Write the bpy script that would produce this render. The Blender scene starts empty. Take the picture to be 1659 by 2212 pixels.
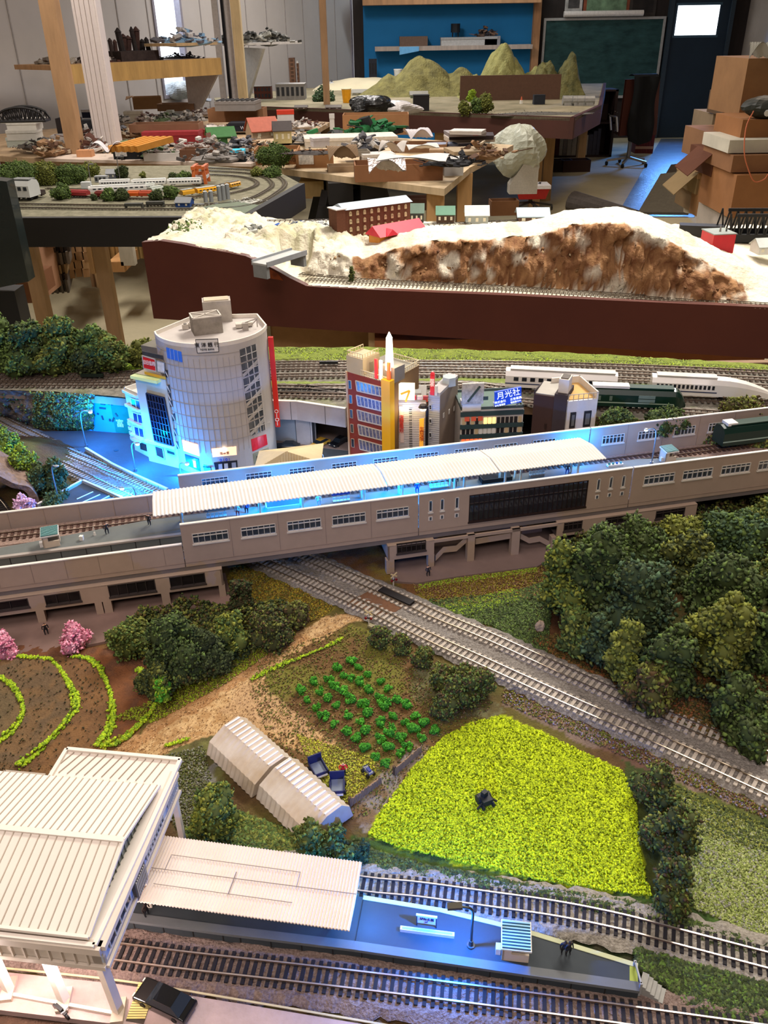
import bpy, math, random
import numpy as np
from mathutils import Vector, Matrix
R_=random.Random(7); NP=np.random.default_rng(11)
SC=bpy.context.scene; COL=SC.collection
# ---------------- camera (eye about 1.37 m above the shop floor, 0.42 m above the near layout; z=0 is the near layout ground)
F=1800.; PIT=math.atan(1046/1800); PHI=math.atan(50/3097); CZ=.42; FLOOR=-.95
cp,sp=math.cos(PIT),math.sin(PIT); cf,sf=math.cos(PHI),math.sin(PHI)
cam=bpy.data.cameras.new('camera'); co=bpy.data.objects.new('camera',cam); COL.objects.link(co); SC.camera=co
cam.sensor_fit='VERTICAL'; cam.sensor_height=36; cam.lens=F/2212*36; cam.clip_start=.01; cam.clip_end=100
Rv,Uv,Fv=Vector((1,0,0)),Vector((0,sp,cp)),Vector((0,cp,-sp))
X=Rv*cf-Uv*sf; Y=Rv*sf+Uv*cf
co.matrix_world=Matrix(((X.x,Y.x,-Fv.x,0),(X.y,Y.y,-Fv.y,0),(X.z,Y.z,-Fv.z,CZ),(0,0,0,1)))
SC.view_settings.view_transform='Standard'; SC.view_settings.look='None'; SC.view_settings.gamma=1; SC.view_settings.use_curve_mapping=False
SC.view_settings.exposure=0.15
# ---------------- light
w=bpy.data.worlds.new('world'); SC.world=w; w.use_nodes=True
w.node_tree.nodes['Background'].inputs[0].default_value=(.80,.90,1,1); w.node_tree.nodes['Background'].inputs[1].default_value=3.0
def area(n,loc,tgt,sx,sy,pw,col,spread=180):
    l=bpy.data.lights.new(n,'AREA'); l.shape='RECTANGLE'; l.size=sx; l.size_y=sy; l.energy=pw; l.color=col; l.spread=math.radians(spread)
    o=bpy.data.objects.new(n,l); COL.objects.link(o); o.location=loc
    o.rotation_euler=(Vector(tgt)-Vector(loc)).to_track_quat('-Z','Y').to_euler(); return o
def point(n,loc,pw,col,r=.002):
    l=bpy.data.lights.new(n,'POINT'); l.energy=pw*(BK*2.6 if col[0]<.2 else 1.3); l.color=col; l.shadow_soft_size=r
    o=bpy.data.objects.new(n,l); COL.objects.link(o); o.location=loc; return o
WARM=(1,.82,.66)
area('ceiling_light_near',(-.35,.15,1.75),(0,.4,0),1.2,.3,13,(1,.87,.83))
area('front_fill_light',(-.2,-1.25,1.7),(0,.6,0),1.4,.35,19,(1,.87,.82))  # unseen fill added behind the camera to brighten the building fronts
area('ceiling_light_mid',(.8,2.1,1.8),(.3,1.7,0),1.3,.35,62,(1,.93,.84),150)
area('ceiling_light_left',(-1.6,4.2,1.85),(-1.0,4.2,0),1.4,.35,46,(1,.92,.84))
area('ceiling_light_bench',(.3,5.6,1.85),(0,5.2,0),1.4,.35,52,(1,.93,.86))
area('ceiling_light_far',(-.4,9.0,1.85),(0,9,0),1.5,.4,60,(1,.94,.9))
area('ceiling_light_right',(2.6,6.8,1.85),(2.6,6.8,0),1.2,.3,26,WARM)
LB=(.0,.25,1)
BK=1.35
# ---------------- helpers
def ray(px,py):
    dx,dy=px-829.5,py-1106; u=(dx*cf-dy*sf)/F; v=(dx*sf+dy*cf)/F
    return (u,cp-v*sp,-sp-v*cp)
def W(px,py,z=0):
    r=ray(px,py); t=(z-CZ)/r[2]; return Vector((r[0]*t,r[1]*t,z))
def D(px,py,y):
    r=ray(px,py); t=y/r[1]; return Vector((r[0]*t,y,CZ+r[2]*t))
def P(x,y,z):
    z=z-CZ; d=y*cp-z*sp; v=-(y*sp+z*cp)/d*F; u=x/d*F
    return (829.5+u*cf+v*sf,1106-u*sf+v*cf)
def hz(p,py):
    a,b=-2,3.
    for _ in range(40):
        m=(a+b)/2
        if P(p[0],p[1],m)[1]>py: a=m
        else: b=m
    return a
def mpp(p): return (p[1]*cp-(p[2]-CZ)*sp)/F      # metres per photo pixel at p
class Fr:   # vertical plane through two plan points
    def __init__(s,p0,p1,z0=0):
        s.o=Vector((p0[0],p0[1],z0)); d=Vector((p1[0]-p0[0],p1[1]-p0[1],0)); s.w=d.length; s.d=d.normalized()
        s.n=Vector((s.d.y,-s.d.x,0)); s.rz=math.atan2(s.d.y,s.d.x); s.z0=z0
    def hit(s,px,py,t=0):
        r=Vector(ray(px,py)); c=Vector((0,0,CZ)); o=s.o-s.n*t
        k=(o-c).dot(s.n)/r.dot(s.n); return c+r*k
    def sz(s,px,py,t=0):
        h=s.hit(px,py,t)-s.o; return (h.dot(s.d),h.z)
    def pt(s,a,t=0,z=0): return s.o+s.d*a-s.n*t+Vector((0,0,z))
    def __call__(s,px,py): return s.hit(px,py),s.n
def lin(h):
    if not isinstance(h,str): return h
    h=h.lstrip('#'); r=[int(h[i:i+2],16)/255 for i in (0,2,4)]
    return tuple(c/12.92 if c<.04045 else ((c+.055)/1.055)**2.4 for c in r)
MATS={}
def M(h,rough=.65,metal=0,var=.12,vs=40,bump=0,bs=300,kind='noise',emit=0,attr=0,stretch=None,h2=None,alpha=1,coat=0,vor=0):
    key=(h,rough,metal,var,vs,bump,bs,kind,emit,attr,stretch,h2,alpha,coat,vor)
    if key in MATS: return MATS[key]
    m=bpy.data.materials.new('mat_%d'%len(MATS)); m.use_nodes=True; nt=m.node_tree; N=nt.nodes; L=nt.links
    b=N['Principled BSDF']; b.inputs['Roughness'].default_value=rough; b.inputs['Metallic'].default_value=metal
    b.inputs['Coat Weight'].default_value=coat; b.inputs['Specular IOR Level'].default_value=.35
    c=lin(h); tc=N.new('ShaderNodeTexCoord'); mp=N.new('ShaderNodeMapping'); L.new(tc.outputs['Object'],mp.inputs[0])
    if stretch: mp.inputs['Scale'].default_value=stretch
    if vor:
        nz=N.new('ShaderNodeTexVoronoi'); nz.inputs['Scale'].default_value=vs; fac=nz.outputs['Color']
    elif kind=='wave':
        nz=N.new('ShaderNodeTexWave'); nz.inputs['Scale'].default_value=vs; nz.inputs['Distortion'].default_value=3; fac=nz.outputs['Fac']
    else:
        nz=N.new('ShaderNodeTexNoise'); nz.inputs['Scale'].default_value=vs; nz.inputs['Detail'].default_value=6; nz.inputs['Roughness'].default_value=.65; fac=nz.outputs['Fac']
    L.new(mp.outputs[0],nz.inputs['Vector'])
    mx=N.new('ShaderNodeMix'); mx.data_type='RGBA'; rp=N.new('ShaderNodeMapRange'); rp.inputs[1].default_value=.3; rp.inputs[2].default_value=.7
    L.new(fac,rp.inputs[0]); L.new(rp.outputs[0],mx.inputs[0])
    c2=lin(h2) if h2 else tuple(min(1,x*(1+var)) for x in c); c1=c if h2 else tuple(x*(1-var) for x in c)
    mx.inputs[6].default_value=(*c1,1); mx.inputs[7].default_value=(*c2,1); out=mx.outputs[2]
    if attr:
        at=N.new('ShaderNodeAttribute'); at.attribute_name='Col'; mu=N.new('ShaderNodeMix'); mu.data_type='RGBA'; mu.blend_type='MULTIPLY'; mu.inputs[0].default_value=1
        L.new(at.outputs['Color'],mu.inputs[6]); L.new(out,mu.inputs[7]); out=mu.outputs[2]
    L.new(out,b.inputs['Base Color'])
    if bump:
        if vor: bt=N.new('ShaderNodeTexVoronoi'); bo=bt.outputs['Distance']
        else: bt=N.new('ShaderNodeTexNoise'); bt.inputs['Detail'].default_value=5; bo=bt.outputs['Fac']
        bt.inputs['Scale'].default_value=bs; L.new(mp.outputs[0],bt.inputs['Vector'])
        bp=N.new('ShaderNodeBump'); bp.inputs['Strength'].default_value=1; bp.inputs['Distance'].default_value=bump; L.new(bo,bp.inputs['Height']); L.new(bp.outputs[0],b.inputs['Normal'])
    if emit: b.inputs['Emission Color'].default_value=(*c,1); b.inputs['Emission Strength'].default_value=emit
    if alpha<1: b.inputs['Alpha'].default_value=alpha
    MATS[key]=m; return m
def glass(h='#9fb4c0',al=.35): return M(h,.08,0,.02,alpha=al,coat=.3)
def wood(h='#c79a62',v=.22): return M(h,.7,0,v,6,stretch=(3,3,.5))
def metal(h,r=.35): return M(h,r,.8,.1)
class MB:
    def __init__(s,xf=None): s.v=[];s.f=[];s.mi=[];s.c=0;s.xf=xf
    def add(s,vs,fs):
        b=len(s.v)
        for p in vs:
            p=Vector(p); s.v.append(s.xf@p if s.xf else p)
        for f in fs: s.f.append([b+i for i in f]); s.mi.append(s.c)
        return s
    def box(s,c,d,rz=0,rx=0,ry=0):
        m=Matrix.Rotation(rz,3,'Z')@Matrix.Rotation(ry,3,'Y')@Matrix.Rotation(rx,3,'X'); c=Vector(c)
        vs=[c+m@Vector((d[0]/2*a,d[1]/2*b,d[2]/2*e)) for a,b,e in ((-1,-1,-1),(1,-1,-1),(1,1,-1),(-1,1,-1),(-1,-1,1),(1,-1,1),(1,1,1),(-1,1,1))]
        return s.add(vs,[(0,3,2,1),(4,5,6,7),(0,1,5,4),(1,2,6,5),(2,3,7,6),(3,0,4,7)])
    def bx(s,x0,x1,y0,y1,z0,z1): return s.box(((x0+x1)/2,(y0+y1)/2,(z0+z1)/2),(abs(x1-x0),abs(y1-y0),abs(z1-z0)))
    def prism(s,pl,z0,z1,cap=True):
        n=len(pl); vs=[(p[0],p[1],z0) for p in pl]+[(p[0],p[1],z1) for p in pl]
        fs=[(i,(i+1)%n,n+(i+1)%n,n+i) for i in range(n)]
        if cap: fs+=[tuple(range(n-1,-1,-1)),tuple(range(n,2*n))]
        return s.add(vs,fs)
    def ext(s,pl,d):   # any planar polygon (3D) extruded by vector d
        n=len(pl); pl=[Vector(p) for p in pl]; d=Vector(d)
        return s.add(pl+[p+d for p in pl],[(i,(i+1)%n,n+(i+1)%n,n+i) for i in range(n)]+[tuple(range(n-1,-1,-1)),tuple(range(n,2*n))])
    def cyl(s,a,b,r,r2=None,n=8):
        a,b=Vector(a),Vector(b); r2=r if r2 is None else r2; z=(b-a).normalized(); x=z.orthogonal().normalized(); y=z.cross(x)
        vs=[a+(x*math.cos(t)+y*math.sin(t))*r for t in [2*math.pi*i/n for i in range(n)]]+[b+(x*math.cos(t)+y*math.sin(t))*r2 for t in [2*math.pi*i/n for i in range(n)]]
        return s.add(vs,[(i,(i+1)%n,n+(i+1)%n,n+i) for i in range(n)]+[tuple(range(n-1,-1,-1)),tuple(range(n,2*n))])
    def tube(s,pts,r,n=6):
        for a,b in zip(pts,pts[1:]): s.cyl(a,b,r,n=n)
        return s
    def bar(s,a,b,wd,h):   # beam between a and b: wd across, h tall (centred)
        a,b=Vector(a),Vector(b); d=(b-a); z=d.normalized(); x=z.cross(Vector((0,0,1)))
        x=(x if x.length>1e-5 else Vector((1,0,0))).normalized()*wd/2; y=x.cross(z).normalized()*h/2
        vs=[p+i*x+j*y for p in (a,b) for i,j in ((-1,-1),(1,-1),(1,1),(-1,1))]
        return s.add(vs,[(0,1,5,4),(1,2,6,5),(2,3,7,6),(3,0,4,7),(3,2,1,0),(4,5,6,7)])
    def grid(s,fn,nu,nv):
        vs=[fn(i/nu,j/nv) for j in range(nv+1) for i in range(nu+1)]
        return s.add(vs,[(j*(nu+1)+i,j*(nu+1)+i+1,(j+1)*(nu+1)+i+1,(j+1)*(nu+1)+i) for j in range(nv) for i in range(nu)])
    def slab(s,surf,q,off=.0006,nu=1):   # a thin panel lying on a wall surface, corners TL,TR,BR,BL
        front=[];back=[]
        for j in (0,1):
            for i in range(nu+1):
                u=i/nu; a=[q[0][k]*(1-u)+q[1][k]*u for k in (0,1)]; b=[q[3][k]*(1-u)+q[2][k]*u for k in (0,1)]
                p,n=surf(*(a if j==0 else b)); front.append(p+n*off); back.append(p-n*off*.5)
        m=nu+1; vs=front+back; n2=len(front)
        fs=[(i,m+i,m+i+1,i+1) for i in range(nu)]
        per=list(range(m))+list(range(2*m-1,m-1,-1))
        fs+=[(per[i],per[(i+1)%len(per)],n2+per[(i+1)%len(per)],n2+per[i]) for i in range(len(per))]
        return s.add(vs,fs)
    def blob(s,c,r,seed=0,amp=.15,nu=12,nv=8,sz=1):
        c=Vector(c); rr=random.Random(seed); ph=[rr.uniform(0,6.3) for _ in range(4)]
        rx,ry,rz=(r if isinstance(r,(tuple,list)) else (r,r,r*sz))
        def fn(u,v):
            t=u*2*math.pi; f=(v-.5)*math.pi; k=1+amp*(math.sin(3*t+ph[0])*math.cos(2*f+ph[1])+.6*math.sin(5*t+ph[2]+3*f))*math.cos(f)
            return c+Vector((rx*math.cos(t)*math.cos(f)*k,ry*math.sin(t)*math.cos(f)*k,rz*math.sin(f)*k))
        return s.grid(fn,nu,nv)
    def build(s,name,mats,parent=None,smooth=False):
        me=bpy.data.meshes.new(name); me.from_pydata([tuple(p) for p in s.v],[],s.f)
        if not isinstance(mats,(list,tuple)): mats=[mats]
        for m in mats: me.materials.append(m)
        me.polygons.foreach_set('material_index',[min(i,len(mats)-1) for i in s.mi])
        if smooth: me.polygons.foreach_set('use_smooth',[True]*len(me.polygons))
        me.update(); o=bpy.data.objects.new(name,me); COL.objects.link(o)
        if parent: o.parent=parent
        return o
def tag(o,label=None,cat=None,group=None,kind=None):
    if label: o['label']=label
    if cat: o['category']=cat
    if group: o['group']=group
    if kind: o['kind']=kind
    return o
def thing(name,label,cat,loc=(0,0,0),rz=0,group=None):
    o=bpy.data.objects.new(name,None); COL.objects.link(o); o.empty_display_size=.01; o.location=loc; o.rotation_euler=(0,0,rz); return tag(o,label,cat,group)
def struct(name,mb,m,**k): return tag(mb.build(name,m,**k),kind='structure')
def copytree(o,parent=None):
    c=o.copy(); COL.objects.link(c); c.parent=parent
    for ch in [x for x in list(o.children)]:
        copytree(ch,c)
    return c
def text(body,size,mat,parent,loc,rot=(math.pi/2,0,0),name='lettering',ext=.0003,vert=False,sx=1,bold=.0):
    c=bpy.data.curves.new('t','FONT'); c.body='\n'.join(body) if vert else body; c.size=size; c.extrude=ext; c.align_x='CENTER'; c.align_y='CENTER'; c.resolution_u=2; c.offset=bold*size
    if vert: c.space_line=.8
    o=bpy.data.objects.new('t',c); COL.objects.link(o); bpy.context.view_layer.update()
    me=bpy.data.meshes.new_from_object(o.evaluated_get(bpy.context.evaluated_depsgraph_get())); bpy.data.objects.remove(o); bpy.data.curves.remove(c)
    me.materials.clear(); me.materials.append(mat); ob=bpy.data.objects.new(name,me); COL.objects.link(ob); ob.parent=parent; ob.location=loc; ob.rotation_euler=rot; ob.scale=(sx,1,1); return ob
def cr(pts,n=12):   # Catmull-Rom through points
    pts=[Vector(p) for p in pts]; pts=[pts[0]*2-pts[1]]+pts+[pts[-1]*2-pts[-2]]; out=[]
    for i in range(1,len(pts)-2):
        a,b,c,d=pts[i-1:i+3]
        for k in range(n):
            t=k/n; out.append(.5*((2*b)+(c-a)*t+(2*a-5*b+4*c-d)*t*t+(3*b-a-3*c+d)*t**3))
    return out+[pts[-2]]
def resample(pts,step):
    out=[pts[0]]; acc=0
    for a,b in zip(pts,pts[1:]):
        L=(b-a).length
        while L-acc>=step if False else False: pass
        d=0
        while acc+(L-d)>=step:
            d+=step-acc; out.append(a.lerp(b,d/L)); acc=0
        acc+=L-d
    return out
ORD=['first','second','third','fourth','fifth','sixth','seventh','eighth','ninth','tenth','eleventh','twelfth']
# flake clouds: leafy foam built of small faceted crumbs
OCT=np.array([(1,0,0),(0,1,0),(-1,0,0),(0,-1,0),(0,0,1),(0,0,-1)],float); OF=np.array([(0,1,4),(1,2,4),(2,3,4),(3,0,4),(1,0,5),(2,1,5),(3,2,5),(0,3,5)])
def crumbs(name,pos,size,cols,parent=None,m=None,flat=1.,extra=None,cw=None):
    pos=np.asarray(pos,float); n=len(pos); sz=(np.asarray(size) if np.ndim(size) else np.full(n,size))*NP.uniform(.55,1.35,n)
    q=NP.normal(size=(n,3,3)); u=q[:,0]/np.linalg.norm(q[:,0],axis=1,keepdims=True); v=np.cross(u,q[:,1]); v/=np.linalg.norm(v,axis=1,keepdims=True); w_=np.cross(u,v)
    Rm=np.stack([u,v*.75,w_*.45*flat],axis=1)
    loc=OCT[None]*NP.uniform(.6,1.3,(n,6,1)); vs=np.einsum('nkj,njc->nkc',loc,Rm)*sz[:,None,None]+pos[:,None]
    fs=(OF[None]+(np.arange(n)*6)[:,None,None]).reshape(-1,3); vs=vs.reshape(-1,3)
    nb=0
    if extra is not None: ev,ef=extra; nb=len(ev); fs=np.concatenate([fs,np.asarray(ef)+len(vs)]); vs=np.concatenate([vs,ev])
    me=bpy.data.meshes.new(name); me.vertices.add(len(vs)); me.vertices.foreach_set('co',vs.ravel().astype(np.float32))
    me.loops.add(len(fs)*3); me.loops.foreach_set('vertex_index',fs.ravel().astype(np.int32)); me.polygons.add(len(fs))
    me.polygons.foreach_set('loop_start',np.arange(0,len(fs)*3,3,dtype=np.int32)); me.update(calc_edges=True)
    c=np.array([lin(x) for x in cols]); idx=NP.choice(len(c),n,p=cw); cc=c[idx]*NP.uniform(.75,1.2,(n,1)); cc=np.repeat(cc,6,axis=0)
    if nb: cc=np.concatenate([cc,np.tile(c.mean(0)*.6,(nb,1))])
    a=me.color_attributes.new('Col','FLOAT_COLOR','POINT'); a.data.foreach_set('color',np.concatenate([cc,np.ones((len(cc),1))],1).ravel().astype(np.float32))
    me.materials.append(m or M('#ffffff',.9,0,.0,attr=1)); o=bpy.data.objects.new(name,me); COL.objects.link(o)
    if parent: o.parent=parent
    return o
def ico(c,r,n=10):
    vs=[];fs=[];m=6
    for j in range(m+1):
        for i in range(n):
            t=2*math.pi*i/n; f=(j/m-.5)*math.pi; vs.append((c[0]+r*math.cos(t)*math.cos(f),c[1]+r*math.sin(t)*math.cos(f),c[2]+r*math.sin(f)))
    for j in range(m):
        for i in range(n):
            a,b,c_,d=j*n+i,j*n+(i+1)%n,(j+1)*n+(i+1)%n,(j+1)*n+i; fs+=[(a,b,c_),(a,c_,d)]
    return vs,fs
PAL={'mid':['#465a2a','#54692f','#384a22','#647a3a'],'dark':['#333f1e','#3f4c26','#29331a','#4b562e'],'ylw':['#6a7226','#7a802c','#5a6222','#8a8e38'],'olive':['#5c6226','#6c7030','#4a4f20','#7a8038'],
 'lime':['#7d9a24','#90ac2c','#6a841e','#9cb838'],'bright':['#37821a','#449420','#2a6c14','#56a42c'],'pink':['#e08aa2','#f0a0b4','#c86f8c','#e8b0c0'],'lav':['#e0b6d8','#d0a4cc','#ecc8e4'],
 'brown':['#4a3a24','#3e3220','#584428'],'grey':['#6a6f66','#7a7f74','#565b52'],'cool':['#3c5236','#486044','#526a48','#324630']}
def blobpts(blobs,n,up=.25):
    rs=np.array([b[3]**2 for b in blobs]); k=NP.choice(len(blobs),n,p=rs/rs.sum()); B=np.array([b[:4] for b in blobs],float)[k]
    d=NP.normal(size=(n,3)); d[:,2]+=up; d/=np.linalg.norm(d,axis=1,keepdims=True)
    # lumpy surface
    lump=1+.10*np.sin(d[:,0]*9+B[:,0]*300)*np.sin(d[:,1]*8+B[:,1]*300)+.07*np.sin(d[:,2]*14+k)
    return B[:,:3]+d*(B[:,3]*lump*NP.uniform(.84,1.06,n))[:,None]
def shrub(name,label,cat,base,wd,ht,pal,den=1.,fl=.0016,group=None,trunk=False,nb=None,seed=0,lean=0):
    """leafy crown of lumps standing at base (world), wd wide, ht tall"""
    rr=random.Random(seed*31+int(base[0]*1e4)); nb=nb or max(12,int(10*ht/wd)+9); bl=[]; r0=wd*.5
    for i in range(nb):
        u=rr.random(); h=ht*(.18+.68*u); k=(1-.55*abs(u-.35)/.65); a=rr.uniform(0,6.28); q=r0*.72*math.sqrt(rr.random())*k; r=r0*rr.uniform(.25,.44)*(.75+.25*k)
        bl.append((q*math.cos(a)+lean*u,q*math.sin(a),min(h,ht-r*.8),r))
    bl.append((0,0,ht*.35,r0*.62))
    ar=sum(4*math.pi*b[3]**2 for b in bl); n=int(min(13000,den*ar*.42/(fl*fl)))
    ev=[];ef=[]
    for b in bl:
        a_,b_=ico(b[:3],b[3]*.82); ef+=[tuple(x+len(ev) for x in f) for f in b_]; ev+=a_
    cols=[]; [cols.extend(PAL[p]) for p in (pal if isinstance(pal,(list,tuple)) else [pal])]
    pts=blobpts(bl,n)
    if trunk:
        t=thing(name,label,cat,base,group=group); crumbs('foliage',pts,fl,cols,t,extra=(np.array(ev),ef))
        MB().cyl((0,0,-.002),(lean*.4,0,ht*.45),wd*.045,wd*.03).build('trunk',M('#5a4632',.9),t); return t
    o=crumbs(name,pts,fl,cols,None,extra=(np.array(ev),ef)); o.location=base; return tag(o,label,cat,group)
def inpoly(x,y,poly):
    x=np.asarray(x);y=np.asarray(y);c=np.zeros(x.shape,bool);n=len(poly);j=n-1
    for i in range(n):
        xi,yi=poly[i];xj,yj=poly[j]
        if yi!=yj: c^=((yi>y)!=(yj>y))&(x<(xj-xi)*(y-yi)/(yj-yi)+xi)
        j=i
    return c
def scatter(poly,n,z=0,zf=None):   # n points inside a pixel-drawn outline lying on height z
    w_=[W(p[0],p[1],z) for p in poly]; pl=[(p.x,p.y) for p in w_]; a=np.array(pl); lo,hi=a.min(0),a.max(0); out=np.zeros((0,2))
    while len(out)<n:
        c=NP.uniform(lo,hi,(n*2,2)); out=np.concatenate([out,c[inpoly(c[:,0],c[:,1],pl)]])
    out=out[:n]; return np.concatenate([out,np.full((n,1),z)],1)
# ---------------- room shell
YB=12.6; CEIL=1.95; XR=4.85
WA=Vector((-.30,YB,0)); WB=Vector((-7.06,-2,0)); LW=Fr((WB.x,WB.y),(WA.x,WA.y),FLOOR)      # left wall plane, n points into the room
m_wallw=M('#b9b3b0',.8,0,.05,3); m_blue=M('#1f7fc0',.75,0,.10,1.2); m_pan=M('#2a211d',.7,0,.25,8,stretch=(4,4,.5))
mb=MB(); mb.bx(-7.4,XR+.1,-2.1,YB+.1,FLOOR-.06,FLOOR); struct('floor',mb,M('#b5ab8e',.75,0,.22,1.3,.002,40))
mb=MB(); mb.bx(-7.4,XR+.1,-2.1,YB+.1,CEIL,CEIL+.06); struct('ceiling',mb,M('#c9c2b6',.9))
def px_on(fr,px,z):   # plan distance along a wall where the column px crosses height z
    h=hz_s(fr,px,z); return h
def s_at(fr,px,z):
    lo,hi=0,fr.w
    for _ in range(50):
        m=(lo+hi)/2; q=fr.pt(m); q.z=z
        d=q.y*cp-(z-CZ)*sp
        x=P(q.x,q.y,z)[0] if d>.01 else -1e9
        if x<px: lo=m
        else: hi=m
    return lo
# left wall with two tall window openings
s1a,s1b=LW.sz(333,60)[0],LW.sz(395,60)[0]; s2a,s2b=LW.sz(757,60)[0],LW.sz(787,60)[0]
z1=LW.hit(370,212).z; z2=LW.hit(770,190).z
def lwall(mb,a,b,z0,z1_,t0=0,t1=.12):
    p=[LW.pt(a,t0),LW.pt(b,t0),LW.pt(b,t1),LW.pt(a,t1)]; mb.prism([(q.x,q.y) for q in p],z0,z1_)
ZT=CEIL-.1
mb=MB()
for a,b,z0_,z1_ in ((0,s1a,FLOOR,CEIL),(s1a,s1b,FLOOR,z1),(s1a,s1b,ZT,CEIL),(s1b,s2a,FLOOR,CEIL),(s2a,s2b,FLOOR,z2),(s2a,s2b,ZT,CEIL),(s2b,LW.w,FLOOR,CEIL)): lwall(mb,a,b,z0_,z1_)
mb.c=1
k=.4
while k<LW.w-.3:   # raised panel seams
    if not (s1a-.05<k<s1b+.05 or s2a-.05<k<s2b+.05): lwall(mb,k,k+.012,FLOOR,CEIL,-.006,0)
    k+=.41
struct('wall_left',mb,[m_wallw,M('#9c9694',.8)])
for i,(a,b,zz) in enumerate(((s1a,s1b,z1),(s2a,s2b,z2))):
    mb=MB()
    for u,v in ((a,a+.03),(b-.03,b)): lwall(mb,u,v,zz,ZT,-.015,.06)
    lwall(mb,a+.03,b-.03,zz,zz+.03,-.015,.06)
    w_=struct('window_%d'%(i+1),mb,M('#8e8a96',.6))
    g=MB(); lwall(g,a+.03,b-.03,zz+.03,ZT,.05,.055); g.build('pane',M('#eef6ff',.15,0,0,emit=1.6),w_)
mb=MB(); mb.bx(-.3,XR,YB,YB+.1,FLOOR,CEIL); struct('wall_back',mb,m_pan)
mb=MB(); mb.bx(XR,XR+.1,-2,YB,FLOOR,CEIL); struct('wall_right',mb,M('#97897c',.85,0,.1,3))
mb=MB(); mb.bx(-7.4,XR,-2.1,-2,FLOOR,CEIL); struct('wall_front',mb,m_wallw)
# blue painted wall section
a=D(786,100,YB-.02); b=D(1152,100,YB-.02); mb=MB(); mb.bx(a.x,b.x,YB-.03,YB-.001,FLOOR,CEIL); struct('trim_1',mb,m_blue)
mb=MB(); c=D(1150,60,YB-.06); mb.bx(c.x,D(1165,60,YB-.06).x,YB-.14,YB-.03,FLOOR,CEIL); struct('trim_2',mb,wood('#b98a62'))
mb=MB(); zt=D(900,10,YB-.3).z; mb.bx(a.x,b.x,YB-.4,YB-.031,zt,zt+.11); struct('trim_3',mb,wood('#b98a62'))
zz=D(860,12,7.6).z
# door with lit pane
DL,DR=D(1437,150,YB-.06).x,D(1556,150,YB-.06).x
mb=MB(); mb.bx(DL,DR,YB-.07,YB-.001,FLOOR,CEIL-.02); mb.c=1
mb.bx(DL-.05,DL,YB-.1,YB-.001,FLOOR,CEIL-.02); mb.bx(DR,DR+.05,YB-.1,YB-.001,FLOOR,CEIL-.02)
dr=struct('door_1',mb,[M('#1b2a36',.5,0,.15,2),M('#2f3b44',.5)])
q0,q1=D(1466,12,YB-.08),D(1546,75,YB-.08); mb=MB(); mb.bx(q0.x,q1.x,YB-.078,YB-.07,q1.z,q0.z); mb.build('window_pane',M('#f2f8ff',.2,0,0,emit=3.0),dr)
mb=MB(); mb.bx(q0.x-.03,q1.x+.03,YB-.076,YB-.0695,q1.z-.03,q1.z); mb.bx(q0.x-.03,q1.x+.03,YB-.076,YB-.0695,q0.z,q0.z+.03); mb.build('window_frame',M('#3d5563',.4),dr)
area('door_daylight',(q0.x*.5+q1.x*.5,YB-.15,(q0.z+q1.z)/2),(3.4,8.5,FLOOR),.5,.4,26,(.10,.35,1),110)
area('window_daylight',LW.pt((s1a+s1b)/2,-.1,1.0+.95)-Vector((0,0,.0)),LW.pt((s1a+s1b)/2,-2,.8),.3,1.6,14,(.75,.87,1))
area('wall_fill_light',(1.2,YB-1.0,1.7),(1.2,YB,.6),1.6,.2,15,(.8,.92,1))  # added lamp without a visible source, brightens the back wall
# blackboard (built from its photo outline at the back wall)
p0,p1=D(1180,45,YB-.05),D(1412,205,YB-.05)
t=thing('blackboard','green chalkboard full of smudged chalk on the dark wall beside the door','blackboard',((p0.x+p1.x)/2,YB-.03,p1.z))
wd=(p1.x-p0.x)/2; hh=p0.z-p1.z
MB().bx(-wd,wd,-.012,.03,0,hh).build('board',M('#12302f',.7,0,.3,5,h2='#2f5350',stretch=(1,1,2.5)),t)
mb=MB(); mb.bx(-wd-.03,-wd,-.03,.03,-.03,hh+.03); mb.bx(wd,wd+.03,-.03,.03,-.03,hh+.03); mb.bx(-wd,wd,-.03,.03,hh,hh+.03); mb.bx(-wd,wd,-.05,.03,-.03,0); mb.build('frame',M('#a8a49e',.4),t)
mb=MB(); mb.cyl((-wd*.72,-.07,hh+.07),(wd*.62,-.07,hh+.07),.035,n=12); tag(mb.build('white_tube',M('#e8ddd2',.4)),'long white tube mounted above the green chalkboard','screen').location=t.location  # white tube read as a fluorescent light, does not glow
# papers above the board
for i,(x0,y0,x1,y1,h,l) in enumerate(((1222,0,1257,27,'#b9b3ac','grey photo print pinned left above the chalkboard'),(1262,0,1358,32,'#8a4a30','orange and green poster pinned above the middle of the chalkboard'),(1362,0,1415,36,'#3a332e','dark photo poster pinned above the right end of the chalkboard'))):
    a,b=D(x0,y0,YB-.02),D(x1,y1,YB-.02); mb=MB(); mb.bx(a.x,b.x,YB-.012,YB-.001,b.z,a.z+.1); mb.c=1; mb.bx(a.x+.04,b.x-.04,YB-.016,YB-.011,b.z+.05,a.z+.02)
    tag(mb.build('poster',[M(h,.6,0,.4,6),M(['#4a4644','#6f8a6a','#241e1b'][i],.6,0,.5,9)]),l,'poster')
# picture on right wall
a=D(1570,128,11.2); mb=MB(); mb.bx(XR-.03,XR-.001,9.9,11.2,a.z,a.z+.9); mb.c=1; mb.bx(XR-.034,XR-.029,9.95,11.15,a.z+.05,a.z+.85)
# slatted shutter picture
tag(mb.build('wall_picture',[M('#3a2420',.6),M('#5a3a34',.7,0,.6,9,stretch=(1,1,4))]),'dark reddish slatted panel hanging on the wall right of the door','picture')
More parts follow.
